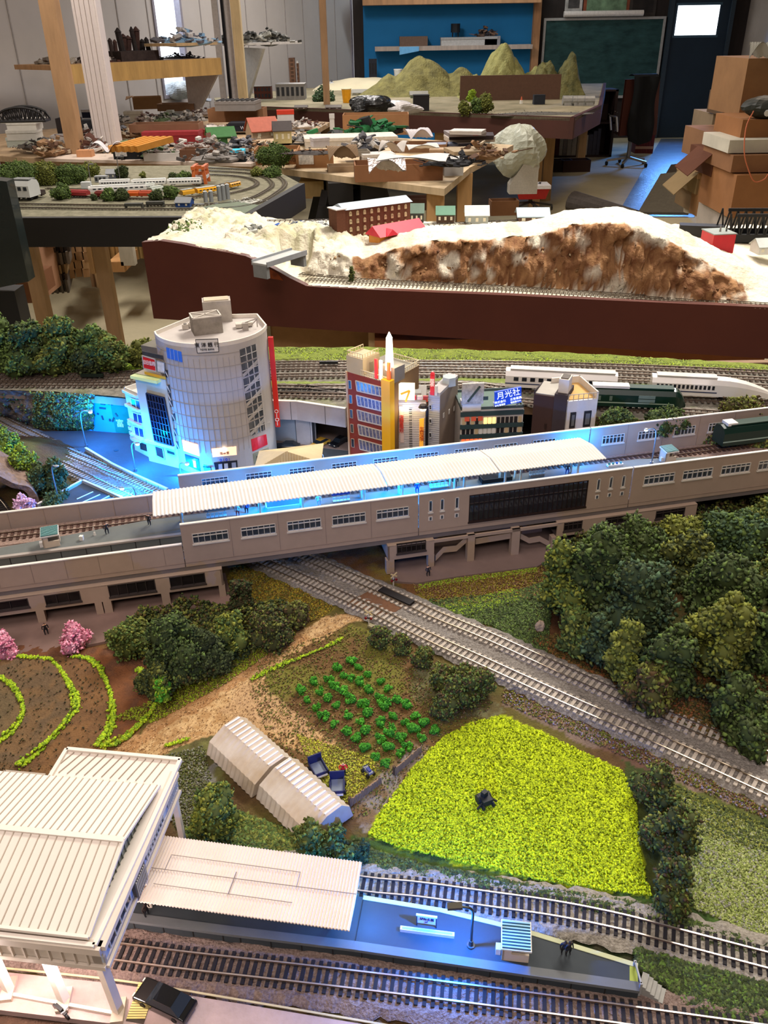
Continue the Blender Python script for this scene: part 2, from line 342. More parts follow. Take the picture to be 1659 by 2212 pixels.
# floor strip: blue light from the door put into its colour
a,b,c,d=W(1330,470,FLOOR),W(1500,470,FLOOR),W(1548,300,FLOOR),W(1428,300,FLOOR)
mb=MB(); mb.ext([(q.x,q.y,FLOOR+.001) for q in (a,b,c,d)],(0,0,.002)); struct('door_light_strip',mb,M('#6d7786',.35,0,.25,6,.003,30))
# ---------------- posts and shelf on the left
def post(nm,lab,cat,px,top,yb,pyb,w_,d_,m,z0=FLOOR,ridges=0):
    q=D(px,pyb,yb); t=thing(nm,lab,cat,(q.x,yb,z0));
    mb=MB(); mb.bx(-w_/2,w_/2,-d_/2,d_/2,0,CEIL-z0-.001)
    for i in range(ridges): mb.bx(-w_/2+w_*(i+.3)/ridges,-w_/2+w_*(i+.65)/ridges,-d_/2-.012,-d_/2,0,CEIL-z0-.001)
    mb.build('post',m,t); return t
post('timber_post','knotty pine post at the left end of the cluttered bench','post',160,0,5.25,300,.085,.09,wood('#a5825f'))
post('fluted_column','white fluted column standing on the cluttered bench','column',226,0,5.45,250,.135,.1,M('#cfc5c2',.5,0,.04),z0=-.2,ridges=5)
post('timber_post','thin tan post between the white wall shelf and the blue wall','post',703,0,8.2,150,.055,.06,wood('#a68463'))
post('timber_post','pale cream board post beside the black door rail','post',516,0,8.0,100,.075,.08,wood('#cdb58a'))
post('steel_track','black steel door rail between grey and white posts','rail',488,0,8.0,100,.022,.05,M('#17161a',.4,.5))
post('white_post','white painted post left of the black door rail','post',473,0,8.05,100,.05,.06,M('#b9b2ae',.6))
post('white_post','grey white board post right of the black door rail','post',498,0,8.05,100,.055,.06,M('#c8c0bd',.6))
# timber wall shelf, its beam and things on it
def plank(nm,lab,cat,pa,pb,ya,yb,th,dep,m,brk=None):   # horizontal shelf seen along its front bottom edge
    a=D(*pa,ya); b=D(*pb,yb); b.z=a.z; fr=Fr(a,b,a.z); t=thing(nm,lab,cat,(a.x,a.y,a.z),fr.rz)
    MB().bx(0,fr.w,0,dep,0,th).build('board',m,t); return t,fr
t,fs=plank('wall_shelf','long pine shelf with a thick front beam on the left wall','shelf',(110,152),(470,133),6.5,7.7,.03,.45,wood('#b28a63'))
MB().bx(.0,fs.w,-.04,0,-.09,.03).build('front_beam',wood('#c49f63'),t)
MB().ext([(fs.w-.02,.0,-.09),(fs.w-.02,.40,-.5),(fs.w-.02,.40,-.09)],(.02,0,0)).build('bracket',M('#b9b2ae',.7),t)
def onshelf(fs,s,t_,zo=.03): p=fs.pt(s,t_); p.z+=zo; return p
def heap(nm,lab,cat,loc,w_,d_,h,cols,n=60,group=None,seed=1,rz=0):
    """one tangled model: many small sticks and blocks"""
    rr=random.Random(seed); mb=MB(); ms=[M(c,.8,0,.2) for c in cols]; mb.blob((0,0,0),(w_*.36,d_*.36,h*.22),seed,.2,14,8)
    for i in range(int(n*1.7)):
        mb.c=rr.randrange(len(ms)); x=rr.gauss(0,.24)*w_; y=rr.gauss(0,.22)*d_; k=max(.12,1-abs(x)/w_*1.6); z=h*k*rr.random()**1.2; s=h*rr.uniform(.10,.30)
        if rr.random()<.65: mb.box((x,y,z*.7),(s*rr.uniform(.8,2.4),s*rr.uniform(.6,1.4),s*rr.uniform(.2,.8)),rr.uniform(0,3),rr.gauss(0,.3),rr.gauss(0,.3))
        else: mb.cyl((x,y,z*.4),(x+rr.gauss(0,1)*s*1.6,y+rr.gauss(0,1)*s,z*.4+s*.6),s*.09,n=5)
    o=mb.build(nm,ms); o.location=loc; o.rotation_euler=(0,0,rz); return tag(o,lab,cat,group)
def castle(loc,rz,s):
    t=thing('model_castle','dark brown model castle with crooked towers on the pine wall shelf','model',loc,rz); rr=random.Random(4)
    mb=MB(); mb.bx(-.42*s,.42*s,-.12,.12,0,.16*s)
    mb.build('walls',M('#3a2f2d',.85,0,.35,30),t)
    for i in range(9):
        x=(-.4+i*.1)*s; h=s*rr.uniform(.30,.52)*(1-.25*abs(x/s)); m=MB(); r=s*rr.uniform(.035,.06)
        m.cyl((x,rr.uniform(-.06,.06),0),(x,0,h),r*1.1,r,8); m.cyl((x,0,h),(x,0,h*1.16),r*1.25,.004,8); m.build('tower',M(rr.choice(['#3a2f2d','#4a3430','#2e2828']),.85,0,.35,30),t)
castle(onshelf(fs,(fs.sz(318,120)[0]),.2),fs.rz,.42)
for i,(px,w_,h,c,l) in enumerate(((160,.28,.13,['#8d8378','#a89f92','#6a6058'],'pale crumpled model roof lying at the left end of the pine wall shelf'),
  (245,.26,.12,['#3a2f2d','#5a3a34','#c8c0b8'],'small dark model ruin left of the castle on the pine wall shelf'),
  (345,.3,.09,['#22201f','#44403c'],'low dark debris in front of the castle on the pine wall shelf'),
  (430,.38,.07,['#26242a','#3b3a44'],'dark box kit under the bright window on the pine wall shelf'))):
    heap('scrap_model',l,'model',onshelf(fs,fs.sz(px,120)[0],.22),w_,.2,h,c,40,seed=i)
t,f2=plank('wall_shelf','short pale upper shelf in front of the bright left window','shelf',(382,100),(470,100),7.2,7.7,.02,.3,wood('#bfa27a'))
heap('scrap_model','white and blue tangled model parts on the short upper shelf by the window','model',onshelf(f2,f2.w*.5,.12,.02),.5,.2,.14,['#8fb6d8','#c8c6c8','#6b6870'],50,seed=8)
t,f3_=plank('wall_shelf','white bracket shelf full of scrap models right of the door rail','shelf',(500,99),(652,96),8.3,8.9,.02,.3,M('#cfcbc9',.7))
MB().ext([(.35,.0,-.03),(.33,.29,-.5),(.33,.29,-.02)],(.03,0,0)).build('bracket',M('#b9b5b0',.7),t)
for i,(s,h,l) in enumerate(((.12,.16,'left heap of grey figures on the white bracket shelf'),(.34,.12,'middle heap of grey figures on the white bracket shelf'),(.58,.17,'heap with a tall spike on the white bracket shelf'),(.72,.10,'right heap of small rubble on the white bracket shelf'))):
    heap('scrap_model',l,'model',onshelf(f3_,f3_.w*(s+.06),.12,.02),.26,.2,h,['#4a4a48','#7b7a74','#9c9a90','#34342f'],55,seed=20+i)
# shelf on the blue wall
t,f4=plank('wall_shelf','long pale shelf across the blue wall','shelf',(810,111),(1150,107),YB-.35,YB-.35,.05,.3,wood('#b9a79a'))
def bxo(nm,lab,cat,px,py,y,wpx,hpx,dep,h,rz=0,z=None,parent=None,lid=None,lab2=None):
    q=D(px,py,y) if z is None else W(px,py,z); k=mpp(q); w_=wpx*k; hh_=hpx*k
    t=thing(nm,lab,cat,q,rz); mb=MB(); mb.bx(-w_/2,w_/2,0,dep,0,hh_); mb.build('body',M(h,.8,0,.1),t)
    if lid: MB().bx(-w_/2-.003,w_/2+.003,-.003,dep+.003,hh_*.8,hh_+.002).build('lid',M(lid,.8),t)
    if lab2: MB().bx(-w_*.3,w_*.3,-.002,0,hh_*.25,hh_*.75).build('paper_label',M(lab2,.7,0,.3,60),t)
    return t,w_,hh_
ys=YB-.3
def zfix(t,z): t.location.z=z; return t
zs=D(900,101,ys).z
zsh=f4.z0+.05
def onf4(px): return D(px,96,YB-.2).x
for nm,l,c,px,w_,h,dd,col,lid in (('wooden_box','small brown box with metal spouts at the left of the blue wall shelf','box',893,.36,.11,.2,'#6d5648',None),('carton','long white carton lying on the blue wall shelf','box',1012,.72,.09,.2,'#b8b4b0','#a8a4a0'),('carton','dull grey carton right of the long white one on the blue wall shelf','box',1062,.2,.10,.16,'#8d8a8c',None)):
    t=thing(nm,l,c,(onf4(px),YB-.28,zsh)); MB().bx(-w_/2,w_/2,0,dd,0,h).build('body',M(col,.8,0,.15),t)
    if lid: MB().bx(-w_/2-.004,w_/2+.004,-.004,dd,h*.75,h+.002).build('lid',M(lid,.8),t)
t=thing('water_tank','small black model water tank on the long white carton','model',(onf4(983),YB-.2,zsh+.095)); MB().cyl((0,0,.05),(0,0,.15),.06,n=12).build('tank',M('#14161c',.6),t)
for dx in (-.035,.035): MB().cyl((dx,0,0),(dx,0,.055),.008).build('leg',M('#14161c',.6),t)
heap('model_engine','brown rusty model engine on top of the long white carton','model',(onf4(1048),YB-.2,zsh+.105),.3,.1,.14,['#5a4438','#2e2a2e','#80604c'],40,seed=31)
mb=MB(); a,b=D(863,100,YB-.37),D(905,116,YB-.37); mb.ext([(a.x,a.y,b.z-.01),(b.x,a.y,b.z+.03),(b.x,a.y,a.z-.005),(a.x,a.y,a.z-.005)],(0,.004,0)); tag(mb.build('paper_sheet',M('#7cc4ff',.6)),'bright blue paper taped to the front edge of the blue wall shelf','paper')
# ---------------- tables and benches behind
def legs(t,pts,z0,z1,w_,m,name='leg'):
    for p in pts: MB().bx(p[0]-w_/2,p[0]+w_/2,p[1]-w_/2,p[1]+w_/2,z0,z1).build(name,m,t)
m_fascia=M('#3f1f18',.55,0,.15,3)
# far layout
ZF=-.16
A,B_,C_,E_=W(470,228,ZF),W(1240,255,ZF),W(1300,228,ZF),W(1215,168,ZF)
G_=Vector((-.9,10.6,ZF)); H_=Vector((2.6,10.6,ZF))
t=thing('layout_table','far brown sided model railway table with mountains on it','table',(0,0,0))
fp=[(A.x,A.y),(B_.x,B_.y),(C_.x,C_.y),(H_.x,H_.y),(G_.x,G_.y),(A.x-.2,A.y+1)]
MB().prism(fp,ZF-.02,ZF).build('tabletop',M('#a59a80',.85,0,.3,4,h2='#6f6a50'),t)
mb=MB()
for p,q in ((A,B_),(B_,C_),(C_,H_)):
    f=Fr(p,q); pp=[f.pt(0),f.pt(f.w),f.pt(f.w,.03),f.pt(0,.03)]; mb.prism([(v.x,v.y) for v in pp],ZF-.14,ZF+.005)
mb.build('fascia',M('#4a2a22',.6,0,.15,3),t)
wl=W(1152,450,FLOOR); wl2=W(1190,445,FLOOR)
legs(t,[(wl.x,wl.y),(wl2.x,wl2.y+.3),(-.2,8.4),(.5,7.3),(2.3,10.2),(-.6,10.3)],FLOOR,ZF-.1,.085,wood('#b48f62'))
def mountain(nm,lab,px,py,y,w_,d_,h,cols,seed,peaks,parent=None):
    q=W(px,py,ZF); q=Vector((D(px,py,y).x,y,ZF)); rr=random.Random(seed)
    def fn(u,v):
        x=(u-.5)*w_; yy=(v-.5)*d_; e=min(u,1-u,v,1-v)*5; e=min(1,e); z=0
        for a,b,s,hh in peaks: z=max(z,hh*h*math.exp(-(((u-a)/s)**2+((v-b)/.35)**2)))
        z+=.10*h*abs(math.sin(u*19+seed)*math.cos(v*13+u*9))+.03*h*math.sin(u*51)*math.sin(v*43)
        return (x,yy,max(0,z*e))
    mb=MB(); mb.grid(fn,70,30); o=mb.build(nm,M(cols[0],.95,0,.3,12,.01,60,h2=cols[1])); o.location=q; return tag(o,lab,'mountain')
mountain('model_mountain','low olive model mountain with a ridge at the left of the far table',940,168,9.3,1.55,.8,.33,('#585434','#8a8450'),1,[(.42,.5,.20,.95),(.66,.5,.14,.62),(.15,.5,.2,.5),(.88,.5,.12,.6)])
mountain('model_mountain','tall pale green pointed model mountain near the chalkboard',1095,172,8.9,.95,.7,.42,('#7b7b4c','#a3a065'),2,[(.45,.5,.22,1.0),(.78,.5,.18,.5),(.15,.5,.15,.45)])
mountain('model_mountain','dark wooded model mountain at the right end of the far table',1197,175,8.7,.55,.6,.34,('#3d4028','#7a7648'),3,[(.35,.5,.3,.8),(.75,.4,.25,1.0)])
mb=MB(); q=D(1095,235,8.5); mb.bx(-.35,.55,0,.03,0,.2); o=tag(mb.build('riser_board',M('#5a4032',.7)),'brown riser board in front of the pointed model mountain','board'); o.location=(q.x-.1,8.35,ZF)
# snow-white hill and small things on far table (px, py bottom, width px, height px)
def moundobj(nm,lab,cat,px,py,z,w_,d_,h,m,seed=0):
    def fn(u,v):
        a=(u-.5)*2; b=(v-.5)*2; e=max(0,1-a*a)**.7*max(0,1-b*b)**.6; return (a*w_/2,b*d_/2,h*e*(1+.12*math.sin(u*13+seed)*math.sin(v*11)))
    mb=MB(); mb.grid(fn,30,16); o=mb.build(nm,m,smooth=True); o.location=W(px,py,z); return tag(o,lab,cat)
moundobj('plaster_hill','smooth cream plaster hill on the far table beside the bright window','hill',790,190,ZF,1.15,.7,.10,M('#d9cfb0',.9,0,.06,4,.004,40))
moundobj('plaster_hill','low snow white plaster patch at the middle of the far table','hill',930,203,ZF,.8,.5,.04,M('#d8d8d0',.9,0,.1,4))
def simplehouse(nm,lab,px,py,z,wpx,hpx,wall,roof,rz=0,dep=1.2,win=3,group=None,roofh=.45,cat='house'):
    q=W(px,py,z); k=mpp(q); w_=wpx*k; h=hpx*k; d_=w_*dep; e=h*(1-roofh)
    t=thing(nm,lab,cat,q,rz,group); mb=MB(); mb.bx(-w_/2,w_/2,0,d_,0,e); mb.ext([(-w_/2,0,e),(-w_/2,d_,e),(-w_/2,d_/2,h)],(w_,0,0)); mb.build('walls',M(wall,.8,0,.1),t)
    r=MB(); o=w_*.06
    for s in (-1,1):
        r.ext([(-w_/2-o,d_/2,h),(w_/2+o,d_/2,h),(w_/2+o,d_/2+s*(d_/2+o),e-o*.6),(-w_/2-o,d_/2+s*(d_/2+o),e-o*.6)],(0,0,w_*.03))
    r.build('roof',M(roof,.6,0,.12),t)
    for i in range(win):
        x=-w_/2+w_*(i+.5)/win; MB().bx(x-w_*.06,x+w_*.06,-w_*.02,0,e*.35,e*.75).build('window',M('#d8d2bc',.4),t)
    return t
def tower(nm,lab,px,py,z,wpx,hpx,col,dep=1,rz=0,cat='building',win=(3,4),glass_='#2a2c32',top='flat',group=None,topcol=None,rv=.25):
    q=W(px,py,z); k=mpp(q); w_=wpx*k; h=hpx*k; d_=w_*dep; t=thing(nm,lab,cat,q,rz,group)
    mb=MB(); mb.bx(-w_/2,w_/2,0,d_,0,h); mb.build('walls',M(col,.85,0,.12),t)
    if win:
        for i in range(win[0]):
            m=MB()
            for j in range(win[1]):
                x=-w_/2+w_*(i+.5)/win[0]; z_=h*(j+.55)/win[1]; m.bx(x-w_*.28/win[0],x+w_*.28/win[0],-w_*.02,w_*.01,z_-h*.28/win[1],z_+h*.28/win[1])
            m.build('window_column',M(glass_,.3),t)
    m=MB()
    if top=='peak':
        m.add([(-w_/2,0,h),(w_/2,0,h),(w_/2,d_,h),(-w_/2,d_,h),(0,d_/2,h*1.25)],[(0,1,4),(1,2,4),(2,3,4),(3,0,4)])
    else: m.bx(-w_/2-.01*w_,w_/2+.01*w_,-.02*w_,d_+.02*w_,h,h*1.03)
    m.build('roof',M(topcol or col,.7),t); return t
tower('model_station','grey stone model station with tall arched windows on the far table',628,216,ZF,62,30,'#8d8a88',.8,win=(6,1),topcol='#a9a6a4')
tower('model_tower','brown model office tower behind the grey stone model station',628,186,ZF,22,52,'#7d5c48',.9,win=(2,7),glass_='#5a4234',topcol='#6a4c3c')
tower('model_tower','slim brown model tower with a white pointed top',641,184,ZF,13,42,'#7d5c48',1,win=(2,5),glass_='#5a4234',top='peak',topcol='#d8d4cc')
tower('model_factory','low red brown model factory left of the grey stone station',568,214,ZF,36,24,'#5e3328',.9,win=(5,2),topcol='#7d7a74')
tower('model_building','cream model block with a dark roof left of the brown office tower',548,186,ZF,22,22,'#a39888',.9,win=(3,2))
tower('model_block','black square model tank building in front of the low snow patch',910,240,ZF,34,30,'#1d1a1b',.9,win=None)
tower('model_block','dark slatted model tower block in front of the blue wall',806,172,ZF,17,38,'#33343c',1,win=(3,1),glass_='#1c1d22')
t=thing('paper_cup','yellow plastic cup standing on the far table edge','cup',W(749,222,ZF)); k=mpp(t.location); MB().cyl((0,0,0),(0,0,26*k),8*k,10.5*k,14).build('cup',M('#e8a21c',.4),t); MB().cyl((0,0,26*k),(0,0,27.5*k),11*k,11*k,14).build('rim',M('#d8d0b0',.5),t)
t=thing('paper_cup','white printed paper cup in front of the olive model mountain','cup',W(860,183,ZF)); k=mpp(t.location); MB().cyl((0,0,0),(0,0,28*k),7*k,9*k,14).build('cup',M('#d4d4cc',.5,0,.2,60),t); MB().cyl((0,0,28*k),(0,0,30*k),9.5*k,9.5*k,14).build('rim',M('#eeeeea',.5),t)
t=thing('glue_bottle','white bottle with an orange cap on the far table','bottle',W(1126,224,ZF)); k=mpp(t.location); MB().cyl((0,0,0),(0,0,7*k),4*k,3.4*k,10).build('bottle',M('#d8d4c8',.5),t); MB().cyl((0,0,7*k),(0,0,14*k),2.2*k,.8*k,8).build('cap',M('#c8603c',.5),t)
t=thing('glue_bottle','white squeeze bottle beside the thin tan post','bottle',W(717,193,ZF)); k=mpp(t.location); MB().cyl((0,0,0),(0,0,14*k),5*k,4.6*k,10).build('bottle',M('#d0d4dc',.5),t); MB().cyl((0,0,14*k),(0,0,19*k),2*k,1.6*k,8).build('cap',M('#5a5a62',.5),t)
tower('control_box','black box with a grey hood on the right of the far table',1165,226,ZF,24,18,'#20242c',.8,win=None,cat='box')
for i,(px,py,wpx,hpx,c,l) in enumerate(((782,206,40,10,'#a9a89e','grey model warehouse right of the cream plaster hill'),(905,212,36,12,'#6f7a66','green grey model depot below the low snow patch'),(960,178,18,13,'#8f7a58','tan model chapel on the olive mountain foot'),(938,176,10,9,'#b4a888','tiny cream model cottage on the olive mountain foot'),(1000,178,34,8,'#9a9678','long pale model viaduct block below the pointed mountain'),(720,236,32,7,'#4a3b34','dark brown model shed along the far table front'),(650,236,26,7,'#5a4a40','brown model shed below the stone station'),(800,230,36,7,'#3a3230','long dark model wagon shed beside the yellow cup'))):
    simplehouse('model_building',l,px,py,ZF,wpx,hpx,c,'#8a8880' if i<2 else '#5a5048',win=2,cat='building',dep=.8)
for i,(px,py,w_,h,c,l) in enumerate(((1000,214,.12,.10,'olive','dark olive model tree at the left of the tree row on the far table'),(1018,220,.12,.09,'lime','bright green model bush in the tree row on the far table'),(1050,246,.16,.14,'olive','tallest reddish olive model tree at the right of the row'),(1030,246,.14,.11,'mid','green model tree second from the right of the row'),(1005,247,.14,.09,'olive','low bush at the front of the tree row on the far table'),(860,206,.12,.12,'olive','dark shrub beside the green grey model depot'),(840,200,.09,.10,'mid','small dark fir left of the green grey model depot'),(700,218,.3,.06,'cool','pale mossy mound behind the yellow cup'))):
    shrub('model_tree',l,'tree',W(px,py,ZF),w_,h,c,fl=.012,seed=i)
heap('yard_tracks','fan of dark sidings and turntable at the right of the far table','track',W(1165,246,ZF),1.1,.4,.02,['#5b574e','#3a3632','#7d786a'],90,seed=40)
for i,(px,l) in enumerate(((1225,'left'),(1246,'second'),(1256,'third'),(1272,'right'))):
    q=W(px,228,ZF); MBx=MB(); MBx.cyl((-.04,0,.04),(.04,0,.04),.035,n=10); MBx.bx(-.03,.03,-.03,.03,0,.03); o=MBx.build('spray_can',M('#9a9a98',.4,.3)); o.location=q; tag(o,'grey tin can, %s of the row at the right rim of the far table'%l,'can','tin cans on the far table')
a=D(1255,214,11.3); mb=MB(); mb.bx(-.3,.3,0,.3,0,.02); o=tag(mb.build('side_table',M('#c8c8cc',.6)),'thin white topped table standing below the chalkboard','table'); o.location=(a.x,a.y,a.z)
for x_ in (-.27,.27): MB().bx(x_-.015,x_+.015,.1,.14,FLOOR-a.z,0).build('leg',M('#2a1c18',.7),o)
# bookcase with books and red books
q=W(1252,345,FLOOR); t=thing('bookcase','dark wooden bookcase under the far table end','bookcase',(q.x,q.y+.2,FLOOR))
mb=MB(); mb.bx(-.42,.42,.28,.3,0,.72); mb.bx(-.42,-.39,0,.3,0,.72); mb.bx(.39,.42,0,.3,0,.72)
for z in (0,.36,.70): mb.bx(-.42,.42,0,.3,z,z+.02)
mb.build('case',M('#2e1d17',.7),t)
rr=random.Random(5)
bc=['#8a8078','#5a2a28','#a39a8c','#3b3a44','#6b5a3c','#70302c','#b0a898','#4c4038']
for r_ in range(2):
    x=-.36
    for i in range(13):
        w_=rr.uniform(.035,.06); h=rr.uniform(.2,.29); mb=MB(); mb.bx(0,w_-.004,.03,.22,0,h); mb.c=1; mb.bx(.002,w_-.006,.222,.226,.003,h-.003)
        c=rr.choice(bc); o=mb.build('book',[M(c,.7),M('#c8c0b0',.8)]); o.location=(q.x+x,q.y+.2,FLOOR+.02+.36*r_); x+=w_
        tag(o,'%s book, %s from the left on the %s shelf of the dark bookcase'%({'#8a8078':'grey','#5a2a28':'dark red','#a39a8c':'beige','#3b3a44':'slate','#6b5a3c':'olive brown','#70302c':'maroon','#b0a898':'cream','#4c4038':'brown'}[c],(ORD+['thirteenth'])[i],['lower','upper'][r_]),'book','books in the dark bookcase')
for i in range(7):
    q=W(1342+i*5.2,312,FLOOR); mb=MB(); mb.bx(-.015,.015,0,.2,0,.3+.03*(i%3)); mb.c=1; mb.bx(-.016,.016,-.002,0,.05,.08); o=mb.build('binder',[M('#5e1c1a',.6),M('#b08a70',.6)]); o.location=(q.x-.05,q.y-.9,FLOOR); tag(o,'dark red binder, %s from the left behind the swivel chair'%ORD[i],'binder','red binders on the floor')
# office chair with coat
q=W(1345,352,FLOOR); t=thing('office_chair','brown swivel chair with chrome arms by the chalkboard','chair',(q.x,q.y-.2,FLOOR),.15); t.scale=(.76,.76,.72)
MB().blob((0,0,.47),(.25,.25,.06),3,.05).build('seat',M('#3d201a',.6),t,smooth=True)
mb=MB(); mb.grid(lambda u,v:((u-.5)*.56*(1-.12*v),-.22+.07*math.cos((u-.5)*2.6)-.03+.05*v,.45+.75*v),12,10); mb.grid(lambda u,v:((.5-u)*.56*(1-.12*v),-.17+.07*math.cos((u-.5)*2.6)-.03+.05*v,.45+.75*v),12,10); mb.grid(lambda u,v:((.5-u)*.49,-.11+.03*0-.05*v*0-.06*v+.07*math.cos((u-.5)*2.6)-.02,1.2),8,1); mb.build('backrest',M('#4a251c',.6),t,smooth=True)
MB().cyl((0,0,.12),(0,0,.43),.03).build('column',metal('#8a8a8a'),t)
for i in range(5):
    a=i*1.2566+.3; l_=MB().bar((0,0,.12),(.3*math.cos(a),.3*math.sin(a),.07),.035,.03).build('base_arm',metal('#b8b0a4'),t)
    MB().cyl((.3*math.cos(a)-.012,.3*math.sin(a),.03),(.3*math.cos(a)+.012,.3*math.sin(a),.03),.03,n=12).build('caster',M('#141414',.5),l_)
for s in (-1,1): MB().tube([(s*.27,.1,.5),(s*.3,.12,.7),(s*.3,-.12,.7),(s*.27,-.14,.5)],.014).build('armrest',metal('#c8c8c8'),t)
mb=MB(); mb.grid(lambda u,v:((u-.5)*(.36-.05*math.sin(v*5))*(1 if v<.7 else 1-.7*(v-.7)),-.30-.03*math.sin(u*9)-.02*math.cos(v*6),1.24-.92*v*(1-.15*abs(u-.5))),14,14)
mb.grid(lambda u,v:((.5-u)*(.36-.05*math.sin(v*5))*(1 if v<.7 else 1-.7*(v-.7)),-.26-.03*math.sin((1-u)*9)-.02*math.cos(v*6),1.24-.92*v*(1-.15*abs(u-.5))),14,14)
mb.grid(lambda u,v:((u-.5)*.36,-.30+.22*v,1.24+.03*math.sin(v*3.14)),10,5)
o=mb.build('draped_coat',M('#0c0d0d',.9,0,.2),smooth=True); o.location=t.location; o.scale=t.scale; o.rotation_euler=(0,0,.15); tag(o,'black coat draped over the back of the swivel chair','coat')
# ---------------- middle benches full of cartons
ZD=-.2
a,b,c=W(545,356,ZD),W(960,408,ZD),W(1015,362,ZD); f=Fr(a,b,ZD); d=Vector((c.x-b.x,c.y-b.y,0))
t=thing('work_table','pale plywood work table crowded with cartons and papers','table',(0,0,0))
pl=[(a.x,a.y),(b.x,b.y),(c.x,c.y),(c.x+.35,c.y+.9),(a.x+.35,a.y+1.45),(a.x-.15,a.y+.8)]
MB().prism(pl,ZD-.03,ZD).build('tabletop',wood('#bfa988'),t)
legs(t,[(W(960,440,ZD-.05).x-.03,b.y+.12),(c.x-.02,c.y+.05),(b.x-.3,b.y+.55)],FLOOR,ZD-.03,.075,wood('#b08a5c'))
fr_=MB(); fr_.bar((b.x-.3,b.y+.6,FLOOR+.4),(c.x-.02,c.y+.1,FLOOR+.4),.04,.08); fr_.build('stretcher',wood('#b08a5c'),t)
# left bench
a2,b2=W(140,346,ZD),W(545,358,ZD)
t=thing('work_bench','long timber bench along the left wall heaped with model scrap','bench',(0,0,0))
l0=W(15,322,ZD)
MB().prism([(a2.x,a2.y),(b2.x,b2.y),(b2.x+.3,b2.y+2.3),(-1.55,7.9),(-2.75,6.5),(l0.x-.2,l0.y-.2)],ZD-.03,ZD).build('benchtop',wood('#b59a7a'),t)
mb=MB(); mb.bar((l0.x,l0.y-.1,ZD-.07),(a2.x+.1,a2.y,ZD-.07),.04,.1); mb.build('apron',wood('#7d5233'),t)
legs(t,[(W(520,372,ZD).x,b2.y+.12),(a2.x+.05,a2.y+.15),(-2.3,6.2)],FLOOR,ZD-.03,.08,wood('#c4a37a'))
MB().box((W(170,352,ZD).x,a2.y+.02,-.26),(.085,.06,.22)).build('post_block',wood('#c08a62'),t)
mb=MB(); f=Fr(a2-Vector((.1,.04,0)),b2-Vector((0,.04,0))); q=[f.pt(0),f.pt(f.w),f.pt(f.w,.25),f.pt(0,.25)]; mb.prism([(v.x,v.y) for v in q],ZD,ZD+.015); tag(mb.build('white_plank',M('#c9b8aa',.6,0,.06)),'thin white board laid along the front of the left bench','board')
ZD2=ZD+.016
# sawhorse
def sawhorse(px,py,lab):
    q=W(px,py,FLOOR); t=thing('sawhorse',lab,'sawhorse',(q.x,q.y,FLOOR),.1); mm=M('#131214',.6)
    h=ZD-.03-FLOOR; MB().box((0,.3,h-.05),(.12,.8,.1)).build('beam',mm,t)
    for sx in (-1,1):
        for sy in (0,1): MB().bar((sx*.05,.05+sy*.5,h-.06),(sx*.24,-.05+sy*.7,0),.07,.05).build('leg',mm,t)
    MB().box((0,-.0,h-.2),(.22,.02,.16)).build('gusset',mm,t); MB().box((0,.6,h-.2),(.22,.02,.16)).build('gusset',mm,t)
qs=W(725,378,ZD);
for px,lab in ((728,'black plastic sawhorse under the left of the plywood table'),(800,'black plastic sawhorse under the middle of the plywood table')):
    q=W(px,392,ZD); q2=Vector((q.x,q.y+.25,FLOOR)); p_=P(*q2); sawhorse(p_[0],p_[1],lab)
def carton(lab,px,py,z,wpx,hpx,dep=.7,rz=0,h='#9a7048',open_=True,label=False,nm='cardboard_box',fill=None,flaps=0,band=None,seed=0,cat='box',wt=None):
    q=W(px,py,z); k=mpp(q); w_=wpx*k; hh_=hpx*k; d_=w_*dep; t=thing(nm,lab,cat,q,rz); th=min(.006,w_*.03); mb=MB(); m=M(h,.85,0,.12,9)
    if open_:
        mb.bx(-w_/2,w_/2,0,th,0,hh_); mb.bx(-w_/2,w_/2,d_-th,d_,0,hh_); mb.bx(-w_/2,-w_/2+th,th,d_-th,0,hh_); mb.bx(w_/2-th,w_/2,th,d_-th,0,hh_); mb.bx(-w_/2+th,w_/2-th,th,d_-th,0,th)
    else: mb.bx(-w_/2,w_/2,0,d_,0,hh_)
    bd=mb.build('body',m,t)
    if not open_:
        MB().bx(-w_/2-.002,w_/2+.002,-.002,d_+.002,hh_*.72,hh_+.003).build('lid',M(band or h,.8,0,.15),t)
    rr=random.Random(seed+px)
    for i in range(flaps):
        s=[-1,1][i%2]; L=w_*.3; mb=MB()
        if i<2: mb.ext([(s*w_/2,0,hh_),(s*w_/2,d_,hh_),(s*(w_/2+L*.8),d_,hh_-L*rr.uniform(-.3,.5)),(s*(w_/2+L*.8),0,hh_-L*.3)],(0,0,.004))
        else: mb.ext([(-w_/2,0,hh_),(w_/2,0,hh_),(w_/2,-L*.6,hh_-L*.5),(-w_/2,-L*.6,hh_-L*.5)],(0,0,.004))
        mb.build('flap',M(h,.85,0,.12,7),t)
    if label: MB().bx(-w_*.42,-w_*.42+w_*.4,-.003,0,hh_*.25,hh_*.85).build('paper_label',M(label if isinstance(label,str) else '#d2cec6',.7,0,.35,90),bd)
    if wt: text(wt[0],hh_*wt[1],M(wt[2],.6),bd,(w_*wt[3],-.004,hh_*wt[4]))
    if fill:
        for j in range(6):
            pass
    return t,w_,d_,hh_
